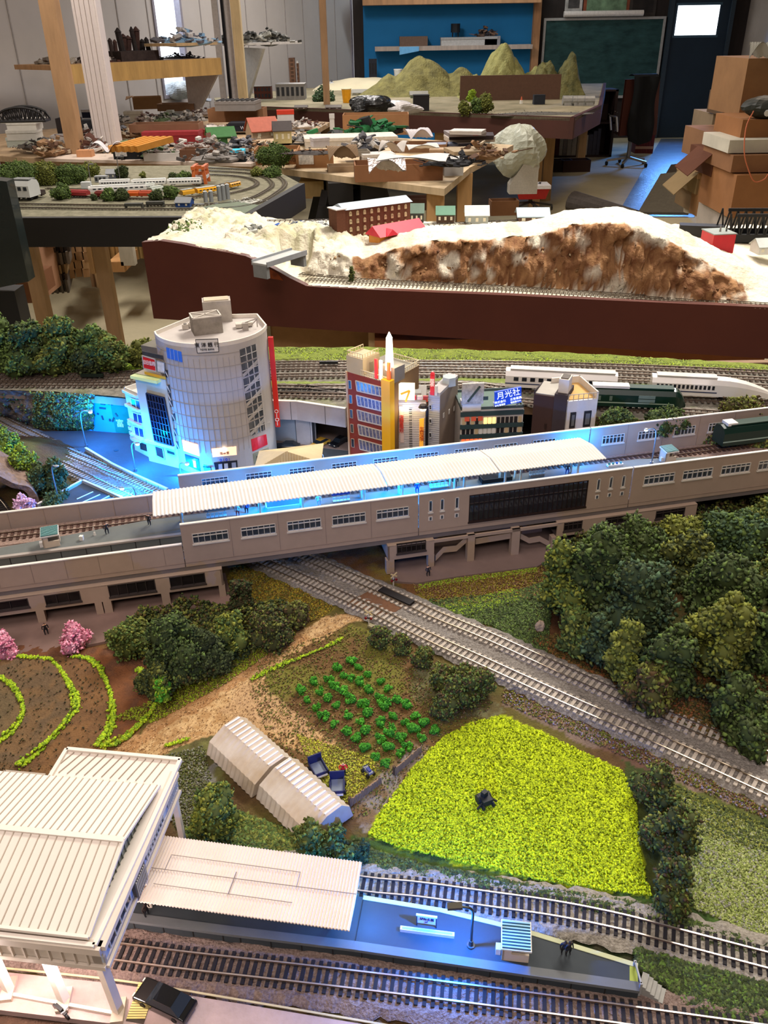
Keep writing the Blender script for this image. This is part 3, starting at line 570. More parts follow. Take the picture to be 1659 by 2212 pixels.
def sheet(nm,lab,cat,px,py,z,wpx,dpx,rz,h,curl=.02,m=None):
    q=W(px,py,z); k=mpp(q); w_=wpx*k; d_=dpx*k*2.2
    mb=MB(); fn=lambda u,v:((u-.5)*w_,(v-.5)*d_,curl*(abs(math.sin(u*3.3+v*2)))+.004)
    mb.grid(fn,10,8); mb.grid(lambda u,v:tuple(Vector(fn(1-u,v))-Vector((0,0,.003))),10,8); o=mb.build(nm,m or M(h,.7,0,.06,20)); o.location=q; o.rotation_euler=(0,0,rz); return tag(o,lab,cat)
def bag(nm,lab,px,py,z,w_,h,col,seed=0,al=1):
    q=W(px,py,z); mb=MB(); mb.blob((0,0,h/2),(w_/2,w_*.4,h/2),seed,.22,26,16); o=mb.build(nm,M(col,.3,0,.1,30,.006,40,alpha=al)); o.location=q; return tag(o,lab,'bag')
def pile(lab,px,py,z,w_,d_,h,cols,n,seed,nm='scrap_heap',cat='scrap'):
    q=W(px,py,z); return heap(nm,lab,cat,q,w_,d_,h,cols,n,seed=seed)
CB=['#946a44','#a57a52','#7d5738','#8a6244']
# on the plywood table (front row first)
carton('open tray carton of papers at the front corner of the plywood table',862,392,ZD,190,34,.45,.05,'#8a5f40',wt=None)
sheet('foil_bag','crumpled silver foil bag in the front tray carton','bag',835,372,ZD+.11,80,20,.1,'#b8aca8',.05,m=M('#c0b6b4',.25,.5,.2,30,.01,30))
sheet('road_map','large folded white map sheet lying over the front tray carton','paper',893,346,ZD+.175,150,34,-.2,'#cfcbc8',.015)
carton('tan carton with a barcode sticker at the left front of the plywood table',680,363,ZD,80,31,.7,.03,'#9a6f48',label='#cfcac4',flaps=1)
carton('flat tan carton with a printed side at the left of the plywood table',598,356,ZD,95,30,.8,.02,'#96683f',wt=('EZ PACK',.32,'#3c2416',.28,.3))
shrub('grass_mat','rolled green grass mat lying in the flat tan carton','grass mat',W(597,346,ZD+.05),.2,.05,'mid',fl=.006,seed=3)
carton('white sided carton with a picture beside the front tray carton',980,380,ZD,42,33,1.0,.1,'#b5b2b0',open_=False,band='#c8c6c4')
pile('black plastic tools tangled on top of the white sided carton',975,352,ZD+.08,.30,.2,.07,['#16161a','#2a2a30'],40,3,'plastic_parts')
carton('low wide brown box with a black printed front on the right of the plywood table',1015,352,ZD,70,22,1.2,.2,'#2d241f',open_=False,band='#a08e74')
carton('flat tan box lid behind the map sheet',975,335,ZD,95,10,.6,-.15,'#a3876a',open_=False,band='#b39a80')
for i,(px,py,zo,w_,h,l) in enumerate(((1020,306,0,100,9,'bottom magazine of the stack at the back of the plywood table'),(1018,300,.035,96,7,'dark bound book second from the bottom of the magazine stack'),(1010,293,.065,82,7,'grey catalogue in the middle of the magazine stack'),(1005,289,.09,70,6,'open white catalogue on top of the magazine stack'))):
    carton(l,px,py+2,ZD+.02+zo,w_,h,.7,[.1,-.08,.12,-.3][i],['#b8b0aa','#3d3438','#8d8688','#c9c4c0'][i],open_=False,nm='magazine',cat='magazine',wt=('2023',.9,'#b83a34',.22,.5) if i==2 else None)
carton('long white carton at the middle of the plywood table',760,318,ZD,200,18,.45,.12,'#b9b3aa',open_=False,band='#cfc8be')
carton('large tan open carton with dark things at the back of the plywood table',812,292,ZD,142,40,.45,-.02,'#9a6f4a')
carton('shallow tan tray carton at the centre of the plywood table',905,330,ZD,120,16,.6,-.1,'#8d6a4c')
carton('closed white game box tilted behind the silver foil bag',820,352,ZD,70,16,.7,.2,'#aaa6a2',open_=False,band='#c4c0bc')
carton('dark blue flat box under the left edge of the map sheet',960,326,ZD,60,12,.7,.15,'#2a3350',open_=False,band='#8d93a8')
sheet('white_paper','loose white papers on the shallow tan tray','paper',912,322,ZD+.075,70,12,.3,'#cfccc8',.02)
sheet('white_paper','crumpled white wrapping paper left of the shallow tan tray','paper',850,330,ZD+.09,60,12,-.4,'#c8c2bc',.05)
bag('black_bag','black bag bulging from the large tan open carton',805,250,ZD+.08,.30,.13,'#121314')
bag('plastic_bag','clear white bag beside the black bag in the large tan carton',846,250,ZD+.07,.36,.10,'#c8c4c4',4)
carton('small white product box on the long white carton',695,317,ZD+.05,36,16,.7,.35,'#b8b6bc',open_=False)
pile('green and black model crane resting in front of the large tan carton',803,285,ZD+.05,.45,.12,.14,['#1d5a34','#2d7a48','#1b1b1e'],45,9,'model_crane','model')
carton('tan box full of brown rubble left of the map sheet',742,372,ZD,66,12,.7,.1,'#a08a70')
pile('dark brown track scrap in the tan carton with the barcode',672,330,ZD+.09,.36,.2,.03,['#2d2420','#4a3b30'],50,13,'track_scrap')
sheet('kraft_paper','crumpled brown kraft paper behind the barcode carton','paper',740,345,ZD+.08,66,12,.3,'#8a7258',.06)
carton('grey lidded tray of small parts right of the barcode carton',770,338,ZD+.03,60,10,.7,.15,'#8d8578')
sheet('photo_sheet','white photo sheet with red and blue spots leaning behind the map','paper',903,300,ZD+.07,56,16,.5,'#c2bcc0',.05)
t,_,_,_=carton('standing white card figure box left of the large tan carton',718,280,ZD+.05,10,30,.5,.1,'#c9c6c4',open_=False)
# left bench contents
simplehouse('model_house','cream model house with pointed gable on the left of the table',612,310,ZD+.03,38,42,'#b8ab7c','#3a3130',.15,.8,win=3,roofh=.4)
simplehouse('model_barn','tan and red roofed model barn lying behind the cream gabled house',575,300,ZD+.05,60,40,'#b39a80','#a5533c',.5,.7,win=2,roofh=.6)
carton('red and white toy carton behind the cream gabled house',618,268,ZD+.04,36,26,.7,.1,'#c5c0bc',open_=False,band='#c43a24')
simplehouse('model_barn','dark green model barn with pale gable at the middle of the left bench',482,315,ZD2,56,34,'#2d5a2e','#3a6a3a',.3,.9,win=2,roofh=.45)
carton('bright blue tool set box at the front of the left bench',497,342,ZD2,60,14,.6,.04,'#1d9ac0',open_=False,band='#38b6d8')
carton('black lower box under the blue tool set at the front of the left bench',500,350,ZD2,62,10,.6,.03,'#1b2026',open_=False)
carton('brown tray box between the white tray and the blue tool set',430,347,ZD2,80,22,.6,-.03,'#6d4a34')
carton('shallow white tray at the front edge of the left bench',350,348,ZD2,78,16,.5,-.02,'#c4c0bc')
carton('black carton with a white sticker holding orange strips on the left bench',277,344,ZD2,62,24,.8,-.02,'#17181c',label='#c9c6c2')
for i in range(5):
    q=W(262+i*14,322,ZD2+.07); mb=MB(); mb.bar((-.06,0,0),(.10,.16,.03),.03,.03); o=mb.build('orange_strip',M('#c08436',.6)); o.location=q; tag(o,'orange ribbed strip, %s from the left in the black carton with a sticker'%ORD[i],'strip','orange strips in the black carton')
sheet('paper_sheet','white triangular sheet hanging over the bench front beside the column','paper',228,330,ZD2+.05,62,20,-.5,'#c9c2c4',.05)
carton('red storage crate at the middle of the left bench',370,312,ZD2,120,24,.5,.02,'#7c2026',open_=False,band='#8f2a30')
carton('long brown tray on top of the red storage crate',355,286,ZD2+.06,150,16,.4,.0,'#7d5a44')
carton('second red crate lying under the pine scraps on the left bench',420,302,ZD2,50,18,.8,.25,'#94302c',open_=False)
carton('wide brown divided tray carton at the back of the left bench',510,264,ZD+.04,120,26,.45,-.05,'#8f6647')
t,w_,d_,h_=carton('tilted grey slotted tray resting on the wide brown carton',508,240,ZD+.13,88,18,.7,-.1,'#8a8480',open_=False)
mb=MB()
for i in range(8): mb.bx(-w_/2+w_*(i+.2)/8,-w_/2+w_*(i+.65)/8,.01,d_-.01,h_+.003,h_+.01)
mb.build('slots',M('#33302f',.7),t)
carton('black magazine box with white lettering below the wide brown carton',540,284,ZD+.02,90,16,.5,0,'#1b1d28',open_=False,wt=('WORLDS',.6,'#c8ccd8',.0,.45))
carton('brown open box at the back below the bright window',320,236,ZD+.03,60,24,.6,.2,'#8d6a48',flaps=1)
carton('low brown long box under the bright window',380,240,ZD+.03,80,14,.5,-.05,'#7d6048')
sheet('paper_sheet','white sheets glowing under the bright left window','paper',435,220,ZD+.06,44,12,.1,'#d0d4dc',.02)
carton('cream rounded card box behind the sheets at the door rail',452,196,ZD+.05,54,12,.6,0,'#b39a78')
bag('plastic_bag','bluish white plastic bag leaning at the bright left window',395,214,ZD+.05,.3,.16,'#c0ccd4',6)
carton('beige instrument box with round dials near the column',288,262,ZD2,36,18,.8,.1,'#a09684',open_=False)
carton('dark blue book standing behind the pine post on the bench',195,255,ZD+.03,34,16,.4,0,'#262a44',open_=False,band='#c8c8d0')
carton('black storage crate behind the pine post',150,300,ZD,46,40,.8,0,'#2a2426')
carton('dark grey equipment box behind the white column',205,300,ZD,50,36,.7,0,'#2e3036',open_=False)
carton('white tray of parts left of the pine post',140,315,ZD,56,20,.8,.1,'#aaa4a2')
for i,(py,h_,l,c) in enumerate(((318,18,'green labelled white box at the bottom of the white box stack','#a8b0a8'),(303,19,'white drawer box in the middle of the white box stack','#c9c5bc'),(282,16,'white drawer box near the top of the white box stack','#d0ccc4'))):
    carton(l,48,py,ZD+.0+[0,.07,.145][i],62,h_,.8,.05,c,open_=False,nm='storage_box')
carton('long flat white box on top of the white box stack',45,266,ZD+.215,84,6,.6,.05,'#bfbab0',open_=False,nm='storage_box')
# black curved truss bridge on it
q=W(45,262,ZD+.24); t=thing('truss_bridge','black curved model truss bridge on top of the white boxes','bridge',q,.05); k=mpp(q); L=105*k; mm=M('#1a1718',.6)
for s in (0,1):
    mb=MB(); pt=[(-L/2+L*i/12,s*.09,26*k*(1-((i-6)/6)**2)**.5+.002) for i in range(13)]; bt=[(-L/2+L*i/12,s*.09,0) for i in range(13)]
    mb.tube(pt,.006,5); mb.tube(bt,.006,5)
    for i in range(1,12): mb.cyl(pt[i],bt[i],.004,n=4); mb.cyl(bt[i],pt[i-1] if i<7 else pt[i+1],.003,n=4)
    mb.build('truss_side',mm,t)
mb=MB(); mb.bx(-L/2,L/2,0,.09,-.006,.004); mb.build('deck',mm,t)
rr=random.Random(77)
cols=[['#7d7874','#a09a94','#4a4644'],['#c8c2bc','#8d8884','#5a3a30'],['#3a3a40','#6a6a70','#a8a4a0'],['#8a6a4c','#5a4030','#b8a890'],['#8d7f78','#c4beb8','#5a4440'],['#5b6b4c','#8a8a80','#40403c']]
spots=[(95,318,'beside the white box stack'),(175,300,'behind the pine post base'),(240,290,'behind the white column foot'),(300,292,'under the brown tray left end'),(320,262,'behind the red storage crate'),(360,262,'between the brown boxes under the window'),(405,262,'left of the wide brown carton'),(440,322,'in front of the green barn left side'),(520,322,'right of the dark green barn'),(555,322,'left of the cream gabled house'),(455,290,'above the dark green barn'),(560,270,'behind the tan barn'),(650,300,'right of the cream gabled house'),(655,272,'behind the red and white carton'),(790,320,'in front of the long white carton'),(110,330,'at the front left end of the bench'),(400,330,'behind the brown tray box'),(300,330,'behind the orange strips'),(250,262,'behind the beige instrument box'),(200,322,'at the foot of the white column'),(585,340,'on the flat tan carton rim'),(1040,335,'at the right end of the plywood table'),(450,245,'at the left of the slotted tray'),(350,335,'over the shallow white tray'),(470,342,'beside the blue tool set')]
for i,(px,py,l) in enumerate(spots):
    cc=cols[i%6]; pile('%s heap of model parts %s'%(['grey','white and rust','slate','brown','pale grey','green grey'][i%6],l),px,py,ZD+.03,rr.uniform(.2,.38),.25,rr.uniform(.06,.12),cc,45,100+i,'parts_heap','model parts')
# garbage bag, white panel, red cart behind right
q=W(1140,430,FLOOR)
t=bag('garbage_bag','large translucent white rubbish bag beside the plywood table',1118,385,FLOOR+.25,.34,.33,'#b5b8a8',9); q_=D(1118,382,6.1); t.location=q_
mb=MB(); mb.ext([(0,0,0),(.42,0,0),(.42,0,.42),(.27,0,.62),(0,0,.15)],(0,.25,0)); o=tag(mb.build('white_carton',M('#b0aa9e',.8)),'white cut carton standing below the rubbish bag','box'); q_=D(1100,420,6.0); o.location=q_; o.scale=(.45,.45,.4);
q=D(1147,428,6.6); t=thing('tool_tub','red and white plastic tub of tools on a low wheeled frame','tub',(q.x,6.6,q.z)); t.scale=(.5,.5,.6)
MB().add([(-.20,-.1,0),(.20,-.1,0),(.17,.15,0),(-.17,.15,0),(-.25,-.14,.13),(.25,-.14,.13),(.22,.2,.13),(-.22,.2,.13)],[(3,2,1,0),(0,1,5,4),(1,2,6,5),(2,3,7,6),(3,0,4,7),(4,5,6,7)]).build('tub',M('#a81d1a',.4),t)
mb=MB(); mb.box((0,.03,.145),(.52,.36,.04)); mb.build('rim',M('#d4d0d0',.4),t)
mb=MB()
for i in range(5): a_=i*1.256; mb.bar((0,.03,-.05),(.33*math.cos(a_),.03+.3*math.sin(a_),-.09),.03,.02)
mb.cyl((0,.03,-.05),(0,.03,0),.03); mb.build('wheeled_frame',M('#35332f',.5,.4),t)
for i in range(5): a_=i*1.256; MB().cyl((.33*math.cos(a_)-.01,.03+.3*math.sin(a_),-.12),(.33*math.cos(a_)+.01,.03+.3*math.sin(a_),-.12),.035,n=10).build('caster',M('#1a1a1a',.5),t)
heap('tool_heap','black tools lying in the red and white tub','tools',(q.x,6.62,q.z+.095),.14,.1,.04,['#2a2a30','#55555c','#17171a'],25,seed=55)
t=thing('cardboard_tube','dark grey fabric roll lying on the floor behind the plaster hills','roll',W(1275,462,FLOOR+.1)); MB().cyl((-.1,.2,.05),(.28,-.25,.0),.09,.07,14).build('roll',M('#4a4440',.9,0,.2),t); MB().cyl((-.103,.204,.05),(-.1,.2,.05),.06,.06,14).build('end',M('#1d1a18',.9),t)
for i,(px,py,w_,l) in enumerate(((1090,466,60,'brown carton on the floor right of the plaster hills'),(1190,330,75,'brown carton in the shadow below the far table'),(1245,372,60,'dark brown carton below the bookcase'),(1215,372,40,'small dark carton beside the bookcase cartons'),(900,455,80,'tan carton behind the brick mill on the floor'),(630,430,90,'long pine crate on the floor beside the black table'))):
    carton(l,px,py,FLOOR if i in(1,2,3) else FLOOR+.25,w_,24 if i else 30,.6,.05,['#7d5638','#2d1a14','#33201a','#2a1a14','#55382a','#a8875c'][i])
# ---------------- right side stack of cartons (all standing on one another from the floor)
def stackbox(lab,x0,y0,x1,y1,y,dep,h,open_=False,rz=0,flap=None,band=None,nm='cardboard_box'):
    a,b=D((x0+x1)/2,y1,y),D((x0+x1)/2,y0,y); k=mpp(a); w_=(x1-x0)*k
    t=thing(nm,lab,'box',a,rz); hh_=b.z-a.z; mb=MB()
    mb.bx(-w_/2,w_/2,0,dep,0,hh_); mb.build('body',M(h,.85,0,.14,6),t)
    if flap:
        for s in flap: MB().ext([(s*w_/2,0,hh_),(s*w_/2,dep*.7,hh_),(s*(w_/2+.13),dep*.6,hh_-.1),(s*(w_/2+.13),0,hh_-.12)],(0,0,.005)).build('flap',M(h,.85,0,.1,7),t)
    if band: MB().bx(-w_/2-.004,w_/2+.004,-.004,dep,hh_*.75,hh_+.004).build('lid',M(band,.8),t)
    return t
Yr=4.9
for a_ in (("tall brown carton at the bottom right holding up the stack",1575,378,1690,470,4.6,.5,'#9a6a42'),
 ('white box under the tall brown carton on the right',1568,470,1700,520,4.65,.5,'#b0a69c'),
 ('brown carton lying above the flattened white paper on the right',1578,335,1700,372,4.65,.45,'#8d6444'),
 ('dark brown open carton beside the tall one in the right stack',1535,330,1582,382,4.95,.4,'#5d3420'),
 ('tall narrow kraft carton left of the tall brown carton',1536,384,1574,486,5.0,.4,'#86603a'),
 ('greenish kraft carton with a lid flap at the left of the right stack',1502,375,1534,420,5.3,.4,'#8a7450'),
 ('darker lower half of the leftmost kraft carton column',1500,420,1530,462,5.35,.4,'#6d5638'),
 ('white foam box in the middle of the right stack',1572,302,1700,330,4.7,.4,'#c9c4b4'),
 ('brown carton below the grey machine in the right stack',1598,258,1700,298,4.8,.4,'#99683f'),
 ('wide brown carton with handwriting left of the white foam box',1518,285,1596,346,5.3,.4,'#8a6445'),
 ('large brown carton below the striped cloth at the right edge',1595,126,1680,250,5.2,.5,'#8f6a46'),
 ('small pale carton below the leaning rods at the right wall',1535,246,1580,285,6.2,.4,'#8d7a62'),
 ('thin dark wooden board leaning under the pale carton',1560,200,1580,250,6.0,.3,'#5f4a36')):
    stackbox(*a_,flap=(-1,) if 'flap' in a_[0] or 'open' in a_[0] else None,band='#a8855a' if 'flap' in a_[0] else None)
mb=MB(); mb.blob((0,0,.1),(.2,.2,.1),2,.1,20,12); mb.c=1; mb.cyl((-.02,-.12,.1),(-.06,-.2,.06),.03); o=mb.build('angle_grinder',[M('#23261f',.5),M('#c8c8c8',.4,.5)]); q=D(1650,256,4.85); o.location=q; o.scale=(.55,.55,.55); tag(o,'dark green grey machine hood at the right edge','machine')
sheet('packing_paper','flattened white packing paper between two brown cartons on the right','paper',1622,372,D(1622,372,4.7).z,80,5,0,'#c8b4a8',.02)
sheet('white_cloth','white crumpled cloth on top of the large carton at the right edge','cloth',1640,128,D(1640,126,5.3).z,50,6,0,'#a8a8a0',.08)
mb=MB(); q=D(1612,225,4.6); pts=[D(1628,240,4.5),D(1612,275,4.45),D(1608,330,4.4),D(1618,370,4.4),D(1630,392,4.4),D(1650,388,4.4),D(1659,376,4.4)]
mb.tube(cr(pts,6),.003,5); tag(mb.build('extension_cable',M('#c8704c',.6)),'thin orange cord hanging down the right carton stack','cord')
for i,(a_,b_,c,l) in enumerate((((1590,160),(1570,260),'#8d8a84','grey rod'),((1583,165),(1574,200),'#2b2826','black rod'),((1600,170),(1582,235),'#c8c0b0','cream strip'),((1606,140),(1590,200),'#6a5030','brown stick'))):
    MBx=MB(); MBx.bar(D(*a_,5.9),D(*b_,5.9),.03,.02); tag(MBx.build('leaning_rod',M(c,.7)),'%s leaning in the bundle between the door wall and the cartons'%l,'rod')
for i,(px,py,l) in enumerate(((1462,430,'dark slanting board lying near the blue lit floor'),(1440,455,'grey slanting offcut beside the dark board'))):
    q=W(px,py,FLOOR); mb=MB(); mb.ext([(-.3,-.2,0),(.1,-.25,.0),(.35,.25,.26),(.0,.3,.22)],(0,0,.02)); o=mb.build('scrap_board',M(['#3a3128','#5a5448'][i],.8)); o.location=(q.x,q.y,FLOOR+.01); tag(o,l,'board')
t=thing('plastic_tub','white plastic tub on the floor by the carton stack','tub',W(1500,458,FLOOR+.3)); MB().cyl((0,0,0),(0,0,.12),.07,.085,14).build('tub',M('#bdb5a8',.5),t); MB().cyl((0,0,.12),(0,0,.135),.095,.095,14).build('lid',M('#a8a090',.5),t)
# ---------------- dark edged layout on the left (with trains)
ZB=-.1
a,b,c=W(28,457,ZB),W(524,470,ZB),W(652,398,ZB); a0=Vector((a.x-1.2,a.y-.05,ZB))
t=thing('layout_table','black edged model railway table with curved yard tracks on the left','table',(0,0,0))
back=[(v.x,v.y) for v in (W(600,370,ZB),W(440,357,ZB),W(-60,361,ZB))]
MB().prism([(a0.x,a0.y),(b.x,b.y),(c.x,c.y)]+back,ZB-.02,ZB).build('tabletop',M('#5f5c48',.95,0,.3,30,.003,60,h2='#8a8570'),t)
mb=MB()
for p,q,hh in ((a0,b,.088),(b,c,.088)):
    f=Fr(p,q); v=[f.pt(0,-.012),f.pt(f.w,-.012),f.pt(f.w,.012),f.pt(0,.012)]; mb.prism([(k.x,k.y) for k in v],ZB-hh,ZB+.004)
mb.build('fascia',M('#14110f',.6,0,.1),t)
lg=[W(83,690,FLOOR)]
def legpx(px,y): q=D(px,600,y); return (q.x,q.y)
legs(t,[legpx(78,3.05),legpx(228,3.2),(-.62,3.75),(-2.2,3.9)],FLOOR,ZB-.02,.048,wood('#a98a68'))
def track(nm,lab,pts,z=0,g=.009,step=.0046,sl=.0155,slc='#3d332b',rc='#8d8378',h=.0012,rw=.0008,sw=.0021,shine='#d8d0c4',n=10,group=None,px=True,ties=True,hs=.0011):
    w_=[(W(p[0],p[1],z) if len(p)==2 else Vector(p)) for p in pts]; c=cr(w_,n); s=resample(c,step); t=thing(nm,lab,'track',s[0],group=group); o=s[0].copy()
    r=resample(c,step*2)+[c[-1]];
    for sd in (-1,1):
        mb=MB(); vs=[]
        for i,p in enumerate(r):
            d=(r[min(i+1,len(r)-1)]-r[max(i-1,0)]).normalized(); nn=Vector((-d.y,d.x,0)); q=p-o+nn*sd*g/2
            vs+=[q-nn*rw/2+Vector((0,0,hs)),q+nn*rw/2+Vector((0,0,hs)),q+nn*rw/2+Vector((0,0,hs+h)),q-nn*rw/2+Vector((0,0,hs+h))]
        fs=[];mi=[]
        for i in range(len(r)-1):
            k=4*i
            for j in range(4): fs.append((k+j,k+(j+1)%4,k+4+(j+1)%4,k+4+j)); mi.append(1 if j==2 else 0)
        mb.add(vs,fs); mb.mi=mi; mb.build('rail',[M(rc,.6,.3,.2),M(shine,.28,.85,.05)],t)
    if ties:
        mb=MB()
        for i in range(len(s)-1):
            d=(s[i+1]-s[i]); a_=math.atan2(d.y,d.x); q=s[i]-o
            mb.box((q.x,q.y,q.z+hs*.5),(sw,sl,hs*.999),a_)
            for sd in (-1,1):
                nn=Vector((-d.y,d.x,0)).normalized()*g/2*sd; mb.box((q.x+nn.x,q.y+nn.y,q.z+hs+.0002),(sw*.7,rw*2.6,.0006),a_)
        mb.build('sleepers',M(slc,.85,0,.2,200),t)
    return t,c
def ribbon(nm,lab,pts,z,w_,h,mat,cat='ballast',wt=None,n=8,kind='stuff',jit=.0006,off=0):
    c=resample(cr([(W(p[0],p[1],z) if len(p)==2 else Vector(p)) for p in pts],n),.004); rr=random.Random(len(pts)); mb=MB(); wt=wt or w_*.7; K=15
    prof=[(-w_/2,0)]+[(-wt/2+wt*i/(K-3),h) for i in range(K-2)]+[(w_/2,0)]; vs=[]
    for i,p in enumerate(c):
        d=(c[min(i+1,len(c)-1)]-c[max(i-1,0)]).normalized(); nn=Vector((-d.y,d.x,0))
        for j,(x,y) in enumerate(prof):
            jj=0 if j in (0,K-1) else jit
            vs.append(p+nn*(x+off+rr.uniform(-.0012,.0012)*(1.5 if j in(0,1,K-1,K-2) else 1))+Vector((0,0,y+rr.uniform(-jj,jj))))
    fs=[(i*K+j,(i+1)*K+j,(i+1)*K+j+1,i*K+j+1) for i in range(len(c)-1) for j in range(K-1)]
    mb.add(vs,fs); o=mb.build(nm,mat); o.location.z=0; return tag(o,lab,cat,kind=kind)
m_bal=M('#9a948c',.95,0,.55,700,.0012,900,h2='#5d5650'); m_balp=M('#8f7d74',.95,0,.4,700,.0012,900,h2='#5c4a42'); m_bald=M('#a39c90',.95,0,.4,500,.001,800,h2='#6a6458')
BT=dict(slc='#5d5546',rc='#4a4036',shine='#8d8474',n=8,step=.012,g=.012,sl=.022,sw=.005,rw=.0022,h=.002)
for i,(pts,l) in enumerate((([(30,449),(300,452),(520,447),(600,415),(612,390),(560,370),(430,362)],'outer curved track along the front edge of the black edged table'),([(30,441),(300,444),(500,438),(575,412),(585,393),(545,376),(430,368)],'second curved track behind the front edge of the black edged table'),([(150,424),(330,430),(470,422),(545,405),(550,390),(500,380),(400,376)],'inner curved track round the silos on the black edged table'),([(100,408),(300,412),(430,407),(500,395)],'straight storage track behind the red wagons on the black edged table'))):
    track('yard_track',l,pts,z=ZB+.003,group='yard tracks of the black edged table',**BT)
m_grn=M('#6f7d3c',.95,0,.3,60)
for i,(px,py,w_,h,pal,l) in enumerate(((40,405,.55,.20,'mid','big bush at the far left of the black edged table'),(95,398,.5,.17,'olive','olive bush right of the big far left one'),(150,396,.45,.15,'mid','wide green bush beside the tall lamp on the black edged table'),(195,380,.28,.10,'olive','low bush left of the grey station shed'),(136,430,.20,.13,'mid','round tree in front of the red wagon'),(238,433,.17,.10,'mid','left tree of the pair in front of the white trains'),(262,433,.16,.09,'dark','right tree of the pair in front of the white trains'),(340,432,.14,.08,'dark','small tree left of the grey hopper roof'),(370,430,.18,.10,'mid','larger tree left of the blue shed'),(265,384,.17,.11,'dark','tree beside the tall lamp behind the white trains'),(375,392,.14,.07,'dark','left tree behind the long white trains'),(400,392,.18,.08,'mid','right tree behind the long white trains'),(310,384,.07,.06,'olive','tiny yellow green tree behind the white trains'),(555,380,.16,.07,'olive','bush at the back of the curves'),(590,382,.22,.08,'mid','reddish green bush at the back right of the curves'),(203,433,.08,.05,'dark','small round shrub in front of the maroon wagons'))):
    shrub('model_tree',l,'tree',W(px,py,ZB),w_*(.36 if w_>.3 else .44),h*.42,pal,fl=.0042,seed=i+60)
def lamp(nm,lab,base,h,arm,col='#8d8d90',r=.0012,on=None,head=.006,rz=0,drop=.3):
    t=thing(nm,lab,'lamp',base,rz); c=cr([(0,0,0),(0,0,h*.75),(arm*.25,0,h*.97),(arm,0,h)],5)
    m=metal(col,.4); MB().tube(c,r,6).build('pole',m,t); MB().cyl((0,0,0),(0,0,h*.08),r*2.2,n=8).build('base',m,t)
    mb=MB(); mb.box((arm*1.0,0,h+head*.05),(head*1.6,head*.8,head*.4)); mb.build('head',m,t)
    if on:
        mb=MB(); mb.blob((arm,0,h-head*.28),(head*.6,head*.4,head*.3),1,0); mb.build('bulb',M(on,.3,0,0,emit=22),t)
    return t
for px,py,h,l in ((66,395,.12,'left lamp post with a white box head'),(198,402,.19,'tall double headed lamp post left of the grey station shed'),(260,392,.22,'tallest lamp post behind the white trains')):
    lamp('lamp_post',l+' on the black edged table',W(px,py,ZB),h*.42,.012,r=.0018,head=.011)
def coach(nm,lab,px0,py0,px1,py1,z,w_,h,body,roof,win='#2a2f38',group=None,loco=False,round_=.3,stripe=None,wn=8,cat='train',nose=0):
    a,b=W(px0,py0,z),W(px1,py1,z); f=Fr(a,b,z); t=thing(nm,lab,cat,a,f.rz,group); L=f.w
    z0=h*.18; prof=[(0,z0),(0,h*.72),(w_*.14,h*.93),(w_*.5,h),(w_*.86,h*.93),(w_,h*.72),(w_,z0)]
    def ring(x,k): return [Vector((x,w_/2+(y-w_/2)*(.35+.65*k),z0+(zz-z0)*(k if zz>z0 else 1))) for y,zz in prof]
    xs=[(0,1)]+([(L-nose*(1-i/6),max(.12,math.cos(i/6*1.45))**.8) for i in range(7)] if nose else [(L,1)])
    mb=MB(); vs=[];
    for x,k in xs: vs+=ring(x,k)
    n=7; fs=[(i*n+j,i*n+(j+1)%n,(i+1)*n+(j+1)%n,(i+1)*n+j) for i in range(len(xs)-1) for j in range(n)]+[tuple(range(n-1,-1,-1)),tuple(range((len(xs)-1)*n,len(xs)*n))]
    mb.add(vs,fs); bd=mb.build('body',M(body,.3,0,.05,20,coat=.3),t)
    MB().bx(L*.04,(L-nose)*.98,w_*.2,w_*.8,h*.985,h*1.03).build('roof',M(roof,.4),t)
    if wn:
        mb=MB();
        for i in range(wn): x=(L-nose)*(.06+.9*(i+.5)/wn); mb.bx(x-(L-nose)*.26/wn,x+(L-nose)*.26/wn,-w_*.02,.01*w_,h*.5,h*.68)
        mb.build('windows',M(win,.15),bd)
    if stripe: MB().bx(L*.0,(L-nose)*.99,-w_*.015,w_*.01,h*.34,h*.39).build('stripe',M(stripe,.4),bd)
    for x in (.16,.82):
        mb=MB(); X=(L-nose*.5)*x; mb.bx(X-L*.07,X+L*.07,w_*.18,w_*.82,h*.08,z0)
        for dx in (-.04,.04):
            for y in (.22,.78): mb.cyl((X+L*dx,w_*y-w_*.05,h*.09),(X+L*dx,w_*y+w_*.05,h*.09),h*.09,n=10)
        mb.build('bogie',M('#1c1a19',.6),t)
    return t
TW,TH=.034,.023
for a_ in (('white passenger coach leading the front white train on the black edged table',192,418,318,412,'#c9c9c6','#dcdcd8'),('white passenger coach in the middle of the long white train',215,404,281,402,'#c4c4c2','#d8d8d4'),('long white coach at the middle of the back row of trains',285,403,360,400,'#cfcfcb','#dcdcd8'),('long white coach at the right of the back row of trains',362,401,435,399,'#cdcdc9','#dadad6'),('white short coach in the second row beside the trees',270,413,335,411,'#c2c6c0','#cfd3ca')):
    coach('model_coach',a_[0],a_[1],a_[2],a_[3],a_[4],ZB+.006,TW,TH,a_[5],a_[6],wn=10)
